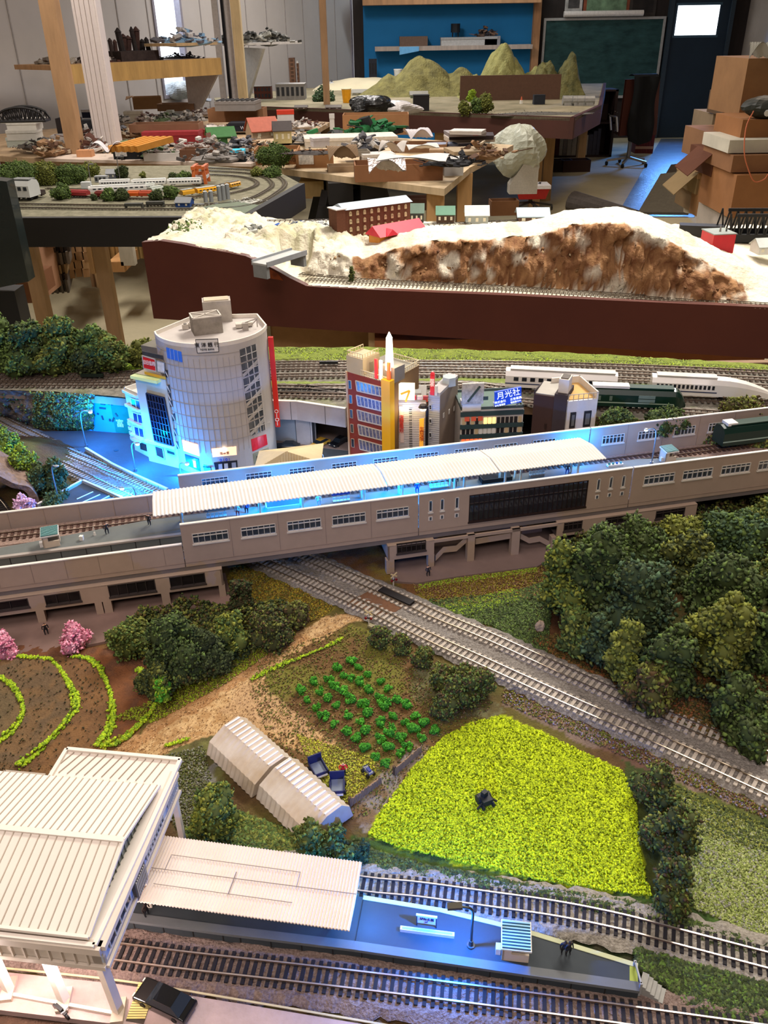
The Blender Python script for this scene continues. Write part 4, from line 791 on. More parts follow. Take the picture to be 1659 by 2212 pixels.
for a_ in (('dark maroon freight wagon at the left end of the yard',70,424,92,424,'#2a1a18','#3a2a28',0),('red hopper wagon left of the white trains',144,424,187,425,'#8a2a2c','#a03a3a',0),('maroon wagon between the two pairs of trees',205,426,234,427,'#6a2420','#7d3a34',0),('orange wagon in front of the white trains',275,426,300,426,'#c2561c','#c8682c',0),('red orange wagon right of the orange one',301,426,326,426,'#a83c1c','#b04a28',0),('yellow container wagon left of the big yellow one',396,424,422,420,'#c8932a','#8a8a80',0),('long yellow container wagon beside the silos',428,420,470,414,'#d89a1e','#a8a49a',5),('yellow wagon on the curve right of the silos',499,407,521,402,'#c8922a','#5a5248',4),('pale grey covered wagon above the small tree',330,418,356,413,'#a8b0a8','#b8beb4',0)):
    coach('model_wagon',a_[0],a_[1],a_[2],a_[3],a_[4],ZB+.006,TW*.9,TH*.85,a_[5],a_[6],wn=a_[7])
coach('model_wagon','white office wagon building at the left front of the black edged table',27,434,67,435,ZB+.001,.07,.07,'#c4c6c4','#7d8080',wn=3,cat='building')
simplehouse('model_shed','grey pitched model shed behind the white office wagon',47,422,ZB,38,22,'#6d6f6c','#8a8c8a',0,.5,win=3)
simplehouse('model_shed','grey station shed behind the white trains',240,386,ZB,20,18,'#5d6068','#8a8c90',0,.9,win=2)
tower('model_block','white cube workshop between the lamps',186,408,ZB,20,13,'#c0c4c4',.6,win=None)
tower('model_block','pale grey flat depot behind the white trains',218,394,ZB,26,12,'#8d9094',.6,win=(3,1))
t=simplehouse('model_shed','blue and grey arched shed at the front edge',395,448,ZB,32,18,'#1f3f7a','#6d7074',-.1,1.0,win=2)
for i,(px,py,l) in enumerate(((445,437,'first'),(457,436,'second'),(475,434,'third'),(484,432,'fourth'),(493,430,'rightmost'))):
    t=thing('silo','grey cylindrical silo, %s from the left on the black edged table'%l,'silo',W(px,py,ZB),group='silos'); k=mpp(t.location); hh=(22 if i<2 else 30)*k
    MB().cyl((0,0,0),(0,0,hh),4.6*k,n=14).build('tank',M('#84888a',.5,.2),t); MB().cyl((0,0,hh),(0,0,hh+2*k),4.8*k,1*k,14).build('cap',M('#a0a4a4',.5,.2),t)
t=thing('gantry_crane','orange gantry crane lifting white containers behind the trains','crane',W(432,398,ZB)); k=mpp(t.location); mo=M('#b8602c',.5);
for sx in (-1,1):
    for sy in (0,1): MB().bar((sx*13*k,sy*.07,0),(sx*10*k,sy*.07,33*k),.012,.012).build('leg',mo,t)
for z in (20,32): MB().box((0,.035,z*k),(30*k,.012,.012)).build('crossbeam',mo,t);
for sx in (-1,1): MB().box((sx*11*k,.035,33*k),(.012,.1,.012)).build('girder',mo,t)
mb=MB(); mb.box((0,.03,14*k),(32*k,.05,6*k)); mb.box((0,.03,4*k),(14*k,.05,5*k)); tag(mb.build('container',M('#c8c8c8',.5)),kind=None); bpy.data.objects[-1] if False else None
o=bpy.data.objects['container']; o.location=W(432,398,ZB); tag(o,'white container load held in the orange gantry crane','container')
# quay pavement step at the corner, rocks
q=[W(400,470,ZB),W(412,478,ZB),W(480,440,ZB),W(600,425,ZB)]
heap('rubble','pale rubble heap on the quay corner of the black edged table','rubble',W(535,437,ZB),.15,.09,.02,['#a8a8a0','#8d8d84','#c0c0b8'],60,seed=61)
mb=MB(); p=[W(407,458,ZB),W(412,467,ZB),W(524,467,ZB),W(560,446,ZB),W(500,436,ZB)]; mb.ext([(v.x,v.y,ZB+.001) for v in p],(0,0,.004)); tag(mb.build('quay','' or M('#66705f',.9,0,.2,20)),'green grey quay pavement at the corner of the black edged table','pavement')
for px,py,l in ((289,452,'left bench'),(335,448,'right bench')):
    mb=MB(); mb.bx(-.03,.03,0,.02,.01,.018); mb.bx(-.03,-.026,0,.02,0,.012); mb.bx(.026,.03,0,.02,0,.012); o=mb.build('model_cart',M('#3a3a34',.7)); o.location=W(px,py,ZB); tag(o,'tiny dark cart, %s near the front edge of the black edged table'%l.replace(' bench',''),'cart')
# things under that table: stacked lumber, boxes, floor
FY=3.9
def under(lab,x0,y0,x1,y1,y,dep,h,nm='plank_bundle',cat='lumber',rz=0,slats=0,m=None):
    a_,b_=D((x0+x1)/2,y1,y),D((x0+x1)/2,y0,y); k=mpp(a_); w_=(x1-x0)*k; hh_=b_.z-a_.z; mb=MB()
    if slats:
        for i in range(slats): mb.bx(-w_/2+w_*i/slats,-w_/2+w_*(i+.85)/slats,(i%2)*.02,dep,0,hh_*(1-.06*(i%3)))
    else: mb.bx(-w_/2,w_/2,0,dep,0,hh_)
    o=mb.build(nm,m or wood(h)); o.location=a_; o.rotation_euler=(0,0,rz); return tag(o,lab,cat)
for i,(x0,y0,x1,y1,l,c) in enumerate(((102,528,152,545,'top dark bundle','#3a302a'),(104,545,152,572,'upper grey bundle','#6d6258'),(108,572,146,592,'middle tan bundle','#8d7350'),(110,592,146,606,'middle dark bundle','#4a3c32'),(112,604,150,634,'bottom grey bundle','#5d5650'))):
    under('%s of the wrapped slat stack under the black edged table'%l,x0,y0,x1,y1,4.3,.5,c,'slat_bundle','bundle',rz=.25,slats=7,m=M(c,.8,0,.25,15))
for i,(x0,y0,x1,y1,l,c) in enumerate(((152,508,195,528,'topmost','#a8835c'),(150,526,196,546,'second','#b08a64'),(150,544,198,565,'third','#a07a54'),(148,562,196,582,'fourth','#b8926a'),(150,580,196,600,'lowest','#a9815a'))):
    under('%s pale lumber bundle right of the wrapped slat stack'%l,x0,y0,x1,y1,4.5,.6,c,rz=.3,slats=3)
under('upright pine boards leaning beside the pale lumber bundles',196,508,218,592,4.35,.05,'#b08a5c','pine_boards','lumber',slats=2)
under('row of thin upright slats under the black edged table',222,512,258,570,4.7,.1,'#a8834f','slats','lumber',slats=6)
under('white upright board leaning right of the thin slats',262,510,292,574,4.5,.05,'#b9b0a0','white_board','board')
under('horizontal pine beam on the floor right of the slats',236,566,270,588,4.5,.3,'#b98a58','pine_beam','beam')
under('stack of pine boards behind the white upright board',292,512,322,560,5.2,.3,'#b99a66','pine_boards','lumber',slats=3)
for l,x0,y0,x1,y1,y,c in (('tan carton at the top left under the black edged table',78,508,118,535,4.2,'#8d6444'),('pale pink tan carton beside the left table leg',76,536,104,640,4.1,'#b08468'),('brown carton on the floor by the black stand',25,610,72,655,3.7,'#8d5f42')):
    stackbox(l,x0,y0,x1,y1,y,.3,c)
# dark screen on a stand at the left edge
t=thing('display_screen','large dark grey glossy screen with a black leg at the left edge','screen',(0,0,0))
a_=D(-60,610,2.35); mb=MB(); p=[D(-90,380,2.3),D(14,392,2.3),D(62,608,2.3),D(-90,640,2.3)]; mb.ext(p,(0,.05,0)); mb.build('screen_panel',M('#1b2220',.25,0,.3,3,coat=.3),t)
q0=D(14,622,2.36); MB().bar(q0,Vector((q0.x-.005,q0.y,FLOOR)),.07,.07).build('leg',M('#0e0f12',.4),t)
under('long pine crate lying behind the black edged table corner',648,392,700,425,4.6,.2,'#b49a68','pine_crate','crate')
# ---------------- brown sided peninsula with the plaster hills
ZP=.06
fA,fB=W(333,640,-.035),W(1659,722,0)
pA=W(332,688,-.08); pB=W(1659,775,-.08); f=Fr(pA,pB); far=f.pt(f.w+1.0)
pf=Fr(pA,(far.x,far.y),-.08)
t=thing('peninsula_table','dark red brown sided peninsula table carrying the plaster scenery','table',(0,0,0))
# fascia outline from the photo edge, measured on its own plane
edge=[(312,523),(345,520),(392,527),(440,537),(490,545),(530,553),(556,564),(590,580),(625,600),(662,618),(700,621),(900,630),(1100,638),(1300,648),(1500,657),(1659,664)]
top=[pf.hit(*e) for e in edge]; top[0].x=pA.x; e_=top[-1].copy(); last=pf.pt(pf.w); last.z=top[-1].z; top.append(last)
poly=[pf.pt(0)]+top+[pf.pt(pf.w)]
poly=[Vector((v.x,v.y,v.z)) for v in poly]; poly[0].z=poly[-1].z=-.08
mb=MB(); mb.ext(list(reversed(poly)),-pf.n*.015);
yb_=W(560,473,.02).y-.03; bk=[(pA.x,pA.y),(pA.x,yb_)]
g_=Fr(pA,bk[1],-.08); mb.prism([(pA.x+.001,pA.y),(pA.x+.016,pA.y),(bk[1][0]+.016,bk[1][1]),(bk[1][0],bk[1][1])],-.08,0)
mb.build('fascia',M('#4a2018',.5,0,.14,5,h2='#54281d'),t)
ht=hz(top[11],625)
ZP=top[9].z
print('ZP',ZP,[round(v.z,3) for v in top])
# bare patch of orange glue on the fascia
mb=MB(); mb.slab(pf,[(548,562),(600,590),(612,606),(552,596)],.0006,4); mb.build('glue_patch',M('#9a4a1c',.7,0,.4,80,h2='#5a2a18'),t)
# scenery heightfield: plateau, rock cut, hills
x0,x1,y0,y1=-.62,1.75,1.1,2.55; NX,NY=560,340
def ridge_base(px): return None
cl=[W(x,y,ZP) for x,y in ((560,580),(700,600),(860,607),(1000,612),(1140,622),(1300,632),(1430,646),(1560,654),(1700,664))]      # foot of the rock face
cx=np.array([c_.x for c_ in cl]); cy=np.array([c_.y for c_ in cl])
def prof(lst,back):
    r=[D(px,py,np.interp(W(px,610,ZP).x,cx,cy)+back) for px,py in lst]; return np.array([v.x for v in r]),np.array([max(v.z,ZP) for v in r])
kx,kz=prof([(560,556),(660,546),(740,545),(782,560),(849,539),(936,523),(1060,516),(1150,514),(1233,490),(1356,489),(1439,519),(1486,548),(1550,590),(1640,640),(1720,655)],.045)
ex,ez=prof([(560,552),(660,545),(760,545),(850,534),(917,516),(1060,490),(1165,485),(1230,460),(1349,453),(1406,468),(1493,508),(1601,566),(1659,596),(1720,620)],.13)
ZQ=D(740,541,np.interp(W(740,610,ZP).x,cx,cy)+.10).z; print('ZQ',ZQ)
xs=np.linspace(x0,x1,NX); ys=np.linspace(y0,y1,NY); XX,YY=np.meshgrid(xs,ys)
def vnoise(x,y,s,seed=0):
    x=x*s+seed*17.3; y=y*s+seed*9.1; xi=np.floor(x).astype(int); yi=np.floor(y).astype(int); fx=x-xi; fy=y-yi; fx=fx*fx*(3-2*fx); fy=fy*fy*(3-2*fy)
    def h(a,b_):
        n=(a*374761393+b_*668265263+seed*1442695)&0x7fffffff; n=(n^(n>>13))*1274126177&0x7fffffff; return ((n^(n>>16))&0xffff)/65535.
    return (h(xi,yi)*(1-fx)+h(xi+1,yi)*fx)*(1-fy)+(h(xi,yi+1)*(1-fx)+h(xi+1,yi+1)*fx)*fy
def fbm(x,y,s,o=4,seed=0): return sum(vnoise(x,y,s*2**i,seed+i)*.5**i for i in range(o))/sum(.5**i for i in range(o))
foot=np.interp(XX,cx,cy); zr=np.interp(XX,kx,kz); zc=np.maximum(np.interp(XX,ex,ez),zr); ch=zr-ZP; dd=YY-foot
wob=(fbm(XX,YY,14,4,3)-.5)*.03*np.clip(ch/.05,0,1); d2=dd+wob
rise=np.clip(d2/.042,0,1)**.75; k2=np.clip((d2-.042)/.09,0,1); k2=np.sin(k2*1.571); fall=np.clip((dd-.14)/.26,0,1); fall=fall*fall*(3-2*fall)
Zh=ZP+(zr-ZP)*rise+(zc-zr)*k2; Zh=Zh*(1-fall)+ZQ*fall
rock=(d2>-.002)&(d2<.05)
Zs=np.where(dd>-.004,Zh+(fbm(XX,YY,60,3,5)-.5)*.007*np.clip(dd/.02,0,1),ZP)
Zs=np.maximum(Zs,ZP)
tx=np.array([v.x for v in top]); tz=np.array([v.z for v in top]); fy_=np.interp(XX,[pA.x,far.x],[pA.y,far.y])
Le=np.interp(XX,tx,tz)-ZP; kk_=np.clip((YY-fy_-.03)/.3,0,1); edge_z=ZP+np.clip(Le,0,1)
lf=(XX<top[8].x)
Zs=np.where(lf,edge_z*(1-kk_)+ZQ*kk_+(fbm(XX,YY,60,3,5)-.5)*.006,Zs)
hl=D(455,476,2.0); lm=max(.03,hl.z-ZQ)*np.exp(-(((XX-hl.x)/.10)**2+((YY-2.0)/.14)**2))
h2_=D(640,505,1.80); mm_=max(.03,h2_.z-ZQ)*np.exp(-(((XX-h2_.x)/.12)**2+((YY-1.80)/.09)**2))
Zs=Zs+lm+(fbm(XX,YY,50,3,2)-.5)*.03*(lm>.006)+mm_+(fbm(XX,YY,45,3,8)-.5)*.03*(mm_>.005)
gx=W(640,575,ZP); Zs=np.where((abs(XX-gx.x)<.035)&(YY<gx.y+.05),np.minimum(Zs,ZP+np.clip(abs(XX-gx.x)-.022,0,1)*2),Zs)
yback=np.interp(XX,[-.31,.92],[W(560,473,ZQ).y,W(1659,488,ZQ).y])
# gully under the bridge
gb=W(640,580,ZP);
inside=(YY>fy_+.004)&(XX>pA.x+.004)&(YY<yback)
keep=inside
Yd=YY-np.where(rock,((fbm(XX,Zs*1.0,38,4,9)-.5)*.05+abs(fbm(XX,Zs*1.3,75,2,19)-.5)*.05)*np.clip(ch/.05,0,1)*np.clip((Zs-ZP)/.012,0,1),0)
vs=np.stack([XX,Yd,Zs],-1).reshape(-1,3); K=keep.reshape(-1); idx=np.full(K.shape,-1);
# snap the front row to the fascia
fi=(np.arange(NY-1)[:,None]*NX+np.arange(NX-1)[None]).reshape(-1); q4=np.stack([fi,fi+1,fi+NX+1,fi+NX],1); ok=K[q4].all(1); q4=q4[ok]; used=np.unique(q4); idx[used]=np.arange(len(used)); vv=vs[used]; ff=idx[q4]
me=bpy.data.meshes.new('plaster_scenery'); me.from_pydata(vv.tolist(),[],ff.tolist())
# base colours: cream plaster, brown stained rock, olive tufts
rk=(rock&(ch>.018)&(XX>W(760,600,ZP).x)).reshape(-1)[used]; n1=fbm(vv[:,0],vv[:,1]*.3+vv[:,2]*1.2,30,4,21); n2=fbm(vv[:,0]*1.0,vv[:,2]*1.3+vv[:,1]*.2,110,3,33)
cream=np.array(lin('#d4ccb8')); tan=np.array(lin('#a39270')); brn=np.array(lin('#6d4528')); brn2=np.array(lin('#a07850')); grn=np.array(lin('#a4a47c'))
C=cream[None]*np.ones((len(vv),1)); k=np.clip((n1-.52)*5,0,1)[:,None]*.5; C=C*(1-k)+tan*k
left=(lm+mm_>.012).reshape(-1)[used][:,None]&True; kk=np.clip((n2-.35)*3,0,1)[:,None]; C=np.where(left,C*(1-kk*.75)+grn*kk*.75,C)
rkk=(rk*1.0)[:,None]; rc_=brn*(1-np.clip((n2-.3)*2.2,0,1)[:,None])+brn2*np.clip((n2-.3)*2.2,0,1)[:,None]; stain=np.clip((n1-.28)*7,0,1)[:,None]; C=C*(1-rkk*stain)+rc_*rkk*stain
ca=me.color_attributes.new('Col','FLOAT_COLOR','POINT'); ca.data.foreach_set('color',np.concatenate([C,np.ones((len(vv),1))],1).ravel().astype(np.float32))
me.materials.append(M('#ffffff',.9,0,.08,60,.004,120,attr=1)); me.polygons.foreach_set('use_smooth',[True]*len(me.polygons)); o=bpy.data.objects.new('plaster_scenery',me); COL.objects.link(o); tag(o,'cream plaster landscape with a brown rock cutting on the peninsula','scenery')
def zat(x,y):
    i=int(round((x-x0)/(x1-x0)*(NX-1))); j=int(round((y-y0)/(y1-y0)*(NY-1))); return float(Zs[min(max(j,0),NY-1),min(max(i,0),NX-1)])
# peninsula underframe
mb=MB(); v=[pf.pt(.02,.03),pf.pt(pf.w,.03),pf.pt(pf.w,1.2)];
v=[(pA.x+.03,pA.y+.03),(far.x,far.y+.03),(far.x,far.y+.75),(pA.x+.03,yb_)]; mb.prism(v,-.03,-.012); mb.build('deck_board',wood('#b08a64'),t)
legs(t,[(pA.x+.15,pA.y+.45),(.12,1.9),(.9,1.75)],FLOOR,-.03,.06,wood('#c4a070'))
l_=D(850,735,1.62); MB().bx(l_.x-.05,l_.x+.02,1.60,1.64,-.30,-.03).build('leg_block',wood('#c9ad80'),t)
# carton and plank visible under it
q=D(700,742,1.7); mb=MB(); mb.bx(q.x-.22,q.x+.12,1.7,1.95,-.62,-.10); o=tag(mb.build('cardboard_box',[M('#a07c54',.85,0,.1)]),'tan carton with a strip of clear tape under the peninsula','box')
MB().bx(q.x-.15,q.x-.11,1.697,1.7,-.3,-.10).build('tape',M('#b0aa90',.3),o)
q=D(1100,755,1.55); mb=MB(); mb.bx(q.x-.26,q.x+.5,1.55,1.9,-.6,-.10); tag(mb.build('cardboard_box',[M('#9a5f38',.8,0,.1)]),'long reddish brown carton under the middle of the peninsula','box')
# stands for those cartons
mb=MB(); mb.bx(-.4,.9,1.5,2.0,-.64,-.62); t2=mb.build('under_shelf',wood('#8a6a48')); tag(t2,'low plank shelf under the peninsula holding the cartons','shelf')
for x in (-.38,.88):
    for y in (1.53,1.97): MB().bx(x-.02,x+.02,y-.02,y+.02,FLOOR,-.64).build('leg',wood('#8a6a48'),t2)
PT=dict(z=ZP+.003,step=.0075,slc='#7a7060',rc='#4a3e34',shine='#8d8474',n=8,g=.0095,sl=.017)
track('peninsula_track','rear of the two tracks along the foot of the plaster rock face',[(650,592),(800,606),(1000,616),(1200,628),(1400,641),(1560,652),(1690,660)],**PT)
track('peninsula_track','front of the two tracks along the edge of the brown peninsula',[(662,604),(800,612),(1000,622),(1200,634),(1400,648),(1560,659),(1690,667)],**PT)
for i,(pts,l) in enumerate((([(600,490),(740,492)],'short siding left of the brick mill'),([(560,478),(740,476)],'upper siding left of the brick mill'),([(880,500),(1000,494),(1180,484)],'siding running right of the brick mill'),([(880,488),(1100,478),(1250,472)],'rear siding behind the little houses'))):
    track('siding_track',l,pts,z=ZQ+.004,step=.012,slc='#6a6258',rc='#3a322c',shine='#6a6258',n=6,g=.011,sl=.018)
def pen(px,py): return W(px,py,ZQ+.001)
# brick mill
pl_,pr_=pen(748,526),pen(886,505); f=Fr(pl_,pr_,ZQ); t=thing('brick_mill','long brown brick mill with four rows of cream windows on the peninsula','building',pl_,f.rz); L=f.w; H=hz(pl_,455)-ZQ; dp=.045
m_br=M('#5d3826',.85,0,.15,300)
mb=MB(); mb.bx(0,L,0,dp,0,H); mb.build('walls',m_br,t)
mb=MB(); mb.ext([(-.004,-.004,H),(-.004,dp*.5,H+.010),(-.004,dp+.004,H)],(L+.008,0,0)); mb.build('roof',M('#9aa6b0',.4,0,.1),t)
mb=MB(); mb.bx(-.022,-.001,-.003,.03,0,H*1.03); mb.build('stair_tower',m_br,t); MB().bx(-.024,.001,-.005,.032,H*1.03,H*1.06).build('tower_cap',M('#d8d8d8',.6),t)
m_w=M('#b8ab86',.5)
for i in range(9):
    for j in range(4):
        x=L*(.075+i*.106); z=H*(.10+.235*j); big=(j==0 and i in (0,2)); w_=L*(.028 if big else .018); h=H*.075
        mb=MB(); mb.bx(x-w_,x+w_,-.0015,.001,z,z+h*1.3); mb.cyl((x,-.0015,z+h*1.3),(x,.001,z+h*1.3),w_,n=10); mb.build('window',m_w,t)
# red roof shed
a_,b_=pen(820,535),pen(912,517); f=Fr(a_,b_,ZQ); t=thing('toy_shed','orange walled shed with a bright red roof beside the brick mill','building',a_,f.rz); L=f.w
MB().bx(0,L,0,.035,0,.025).build('walls',M('#c9862c',.6),t)
mb=MB(); mb.ext([(-.004,-.008,.021),(-.004,.018,.04),(-.004,.043,.021)],(L+.01,0,0)); mb.build('roof',M('#c81e38',.5),t)
MB().bx(L*.12,L*.3,-.002,0,0,.016).build('door',M('#b09a68',.6),t); MB().ext([(L*.1,-.012,.022),(L*.35,-.012,.022),(L*.22,-.012,.034)],(0,.02,0)).build('dormer',M('#c81e38',.5),t)
for a_ in (('dark weathered model house with a green grey roof right of the brick mill',900,482,30,38,'#3a3a38','#5f7468'),('brown cabin with a green tin roof at the middle of the peninsula back',962,482,38,32,'#4a372b','#4f7a64'),('white model farmhouse with gables near the plaster hill',1030,486,48,36,'#9aa09c','#b0b4b0'),('grey tin shed half hidden behind the plaster hill',1152,482,64,26,'#5a4438','#9ab0bc')):
    simplehouse('model_house',a_[0],a_[1],a_[2],ZQ+.001,a_[3],a_[4],a_[5],a_[6],-.05,.8,win=3)
# red box house right
a_=W(1562,548,ZQ+.001); t=thing('red_box_house','plain red box building with a flat grey roof and small vents','building',a_,.12); k=mpp(a_); MB().bx(-28*k,22*k,0,.05,0,40*k).build('walls',M('#b01d28',.5),t); MB().bx(-29*k,23*k,-.002,.052,40*k,42*k).build('roof',M('#7d8480',.5),t)
MB().cyl((-4*k,.02,42*k),(-4*k,.02,54*k),2.5*k,1*k).build('vent',M('#8a8680',.5),t); MB().cyl((10*k,.02,42*k),(10*k,.02,48*k),1.8*k).build('vent',M('#4a4844',.5),t)
simplehouse('model_house','small white model house with dark shutters at the right edge',1662,550,ZQ+.001,50,30,'#c8c8c4','#a8aca8',.1,.8,win=3)
# black truss bridge at right
a_,b_=W(1560,524,ZQ),W(1700,524,ZQ); f=Fr(a_,b_,ZQ); t=thing('truss_bridge','long black model truss bridge at the right edge of the peninsula','bridge',(a_.x,a_.y,ZQ),f.rz); L=f.w; Hb=hz(a_,462)-ZQ; mm=M('#0f1012',.5)
for s in (0,1):
    mb=MB(); y=s*.06; mb.bx(0,L,y-.002,y+.002,.006,.016); mb.bx(.02,L,y-.002,y+.002,Hb-.006,Hb)
    for i in range(9):
        x=L*i/8; mb.cyl((x,y,.01),(x+L/16,y,Hb),.0018,n=5); mb.cyl((x+L/16,y,Hb),(min(L,x+L/8),y,.01),.0018,n=5)
    mb.build('truss_side',mm,t)
MB().bx(0,L,0,.06,.0,.006).build('deck',mm,t)
mb=MB(); a_,b_=W(1465,508,ZQ),W(1560,512,ZQ); mb.bar(a_+Vector((0,0,.012)),b_+Vector((0,0,.012)),.03,.022); tag(mb.build('bridge_girder',mm),'black plate girder lying left of the long truss bridge','bridge')
# concrete road bridge over the cut
a_,b_=W(576,567,ZQ+.03),W(662,540,ZQ+.03); f=Fr(a_,b_,0); t=thing('road_bridge','pale grey road bridge crossing the gap at the left of the rock face','bridge',(a_.x,a_.y,ZQ),f.rz); L=f.w
MB().bx(0,L,0,.036,.023,.026).build('deck',M('#a8aaa8',.8),t)
for y in (0,.036): MB().bx(0,L,y-.001,y+.001,.021,.030).build('parapet',M('#8d9094',.8),t)
for x in (.004,L-.004): MB().bx(x-.004,x+.004,.002,.034,0,.023).build('pier',M('#7d8080',.8),t)
heap('wire_tangle','grey tangle of wire scrap with blue strips left of the brick mill','scrap',W(655,500,ZQ),.16,.10,.03,['#8a8d90','#a8acb0','#5a5d60','#2450a0'],160,seed=70)
heap('wire_tangle','grey crumpled mesh scrap behind the left plaster hill','scrap',W(555,512,ZQ+.01),.12,.08,.035,['#8a8d88','#a8aaa4','#5a5d58'],110,seed=71)
q=W(758,582,ZQ); shrub('model_tree','small dark fir on the plaster slope below the brick mill','tree',Vector((q.x,q.y+.02,zat(q.x,q.y+.02)-.002)),.016,.036,['dark','olive'],fl=.002)
o=crumbs('grass_tufts',[(W(398+NP.normal(0,18),514+NP.normal(0,4),0).x*0+D(398+NP.normal(0,16),512+NP.normal(0,4),1.85).x,1.85+NP.normal(0,.03),0) for _ in range(160)],.004,PAL['mid'])
P_=o.data; co_=np.zeros(len(P_.vertices)*3,np.float32); P_.vertices.foreach_get('co',co_); co_=co_.reshape(-1,3); co_[:,2]+=np.array([zat(v[0],v[1]) for v in co_]); P_.vertices.foreach_set('co',co_.ravel()); tag(o,'sparse green grass tufts on the left plaster hill','grass',kind='stuff')
# loose rock lumps over the cutting face
rp=[];rs=[]
for _ in range(160):
    x=NP.uniform(W(700,610,ZQ).x,W(1640,650,ZQ).x); y=float(np.interp(x,cx,cy))+NP.uniform(-.006,.036)
    if np.interp(x,kx,kz)-ZP<.03: continue
    z=zat(x,y); rp.append((x,y,z)); rs.append(NP.uniform(.002,.006))
o=crumbs('rock_chips',rp,np.array(rs),['#8a6a48','#6d4a2c','#a58a66','#7d5a3a','#5a3a24','#b8a484'],flat=1.6); tag(o,'loose brown rock chips over the cutting face','rock',kind='stuff')
# ---------------- near layout: ground, yard, streets
x0,x1,y0,y1=-.62,.66,.12,1.0; NX,NY=680,470
xs=np.linspace(x0,x1,NX); ys=np.linspace(y0,y1,NY); XX,YY=np.meshgrid(xs,ys)
def proj(x,y,z=0.):
    z=z-CZ; d=y*cp-z*sp; v=-(y*sp+z*cp)/d*F; u=x/d*F; return 829.5+u*cf+v*sf,1106-u*sf+v*cf
PX,PY=proj(XX,YY,0.); sc_=F/(YY*cp+CZ*sp)/1000
WX=PX+(fbm(XX,YY,90,3,1)-.5)*34*sc_/4; WY=PY+(fbm(XX,YY,90,3,2)-.5)*26*sc_/4
cl=lambda h:np.array(lin(h))
C=np.zeros((NY,NX,3)); base=cl('#5a4326'); C[:]=base
n1=fbm(XX,YY,35,4,4)[...,None]; n2=fbm(XX,YY,140,3,5)[...,None]; n3=fbm(XX,YY,400,2,6)[...,None]
C=C*(1-np.clip((n1-.42)*4,0,1)*.8)+cl('#5f5a24')*np.clip((n1-.42)*4,0,1)*.8
def zone(poly,col,soft=1.,col2=None,nn=n2,th=.5,k=5):
    global C
    m=inpoly(WX,WY,poly)[...,None]*soft; c=cl(col)*np.ones_like(C)
    if col2 is not None: q=np.clip((nn-th)*k+.5,0,1); c=c*(1-q)+cl(col2)*q
    C=C*(1-m)+c*m
Z_green=[(880,1300),(1100,1280),(1200,1250),(1180,1420),(1060,1350)]
zone([(560,1180),(700,1180),(900,1250),(1170,1225),(1190,1300),(960,1330),(860,1260)],'#6d4a26',1,'#7d7022',n1)
zone(Z_green,'#5f7a24',1,'#3f5a1c')
zone([(960,1318),(1110,1270),(1120,1300),(1000,1335)],'#9ab81c',.9)
zone([(420,1230),(560,1215),(720,1310),(700,1340),(420,1480),(230,1560),(230,1300)],'#6b5420',1,'#7a6e22',n1)
zone([(-300,1420),(330,1380),(350,1500),(250,1650),(-300,1760)],'#7d5a34',1,'#6a4a28',n2)
# right hillside soil
zone([(1150,1240),(1700,1100),(1700,1650),(1400,1540),(1130,1420)],'#5a3a20',1,'#4a4a1c',n1)
zone([(1230,1500),(1330,1480),(1400,1560),(1300,1560)],'#8a5028',.8)
zone([(1560,1480),(1700,1420),(1700,1640),(1600,1610)],'#6d2c24',.8)
# around the small crops and sheds
zone([(560,1420),(760,1350),(900,1400),(1060,1520),(1000,1600),(860,1740),(760,1760),(600,1640),(520,1560)],'#6a4e2c',1,'#73702c',n1)
zone([(900,1410),(1060,1500),(1090,1540),(960,1560),(880,1500)],'#5d5230',1,'#6f6d4a')
zone([(640,1590),(830,1640),(760,1730),(690,1700)],'#7a6a34',.9,'#97982e',n2)
zone([(280,1620),(470,1570),(500,1780),(380,1800)],'#5b5530',1,'#6b6a3a')
zone([(400,1690),(470,1640),(470,1790),(420,1800)],'#8d8c8c',.6,'#6d6c5a',n2)
zone([(760,1740),(850,1640),(900,1600),(930,1620),(850,1730),(790,1800)],'#8d8680',.9,'#7a6244',n2)
zone([(1080,1520),(1340,1640),(1380,1660),(1659,1790),(1659,1690),(1200,1500)],'#6d5040',1,'#7d6a5c',n1)
path=[(800,1310),(720,1325),(640,1365),(540,1410),(470,1455),(400,1510),(300,1580),(200,1650),(330,1640),(440,1585),(560,1580),(680,1640),(720,1600),(650,1545),(575,1500),(570,1455),(650,1400),(760,1345),(830,1330)]
zone(path,'#b8905e',1,'#c9a878',n3)
zone([(640,1365),(400,1510),(230,1630),(250,1640),(430,1530),(660,1380)],'#a06a3a',.5)
zone([(530,1470),(600,1500),(700,1590),(560,1570),(470,1540)],'#bd9a70',.8)
zone([(1340,1640),(1700,1780),(1700,2060),(1500,2000),(1400,1950)],'#3f4a1e',1,'#565c28',n1)
zone([(1470,1760),(1700,1800),(1700,2060),(1600,2030),(1440,1900)],'#8d9a52',.85,'#7f8c46',n2)
zone([(1470,1830),(1560,1860),(1530,1940),(1450,1880)],'#86857a',.5)
YF=[(1080,1545),(1180,1585),(1345,1665),(1375,1740),(1385,1850),(1408,1935),(1290,1920),(1140,1895),(980,1858),(860,1830),(793,1802),(830,1740),(900,1650),(960,1590),(1020,1560)]
zone([(760,1800),(1420,1930),(1700,2040),(1700,2140),(1000,1960),(740,1870)],'#2f4418',1,'#3f5a20')
zone([(1180,2010),(1700,2110),(1700,2300),(1480,2200),(1300,2110)],'#2c3c18',1,'#33301c')
zone(YF,'#a2b40c',1,'#b2c210',n3)
# front verge below the road and pale gravel
zone([(-300,2150),(260,2200),(500,2300),(-300,2400)],'#4a3426')
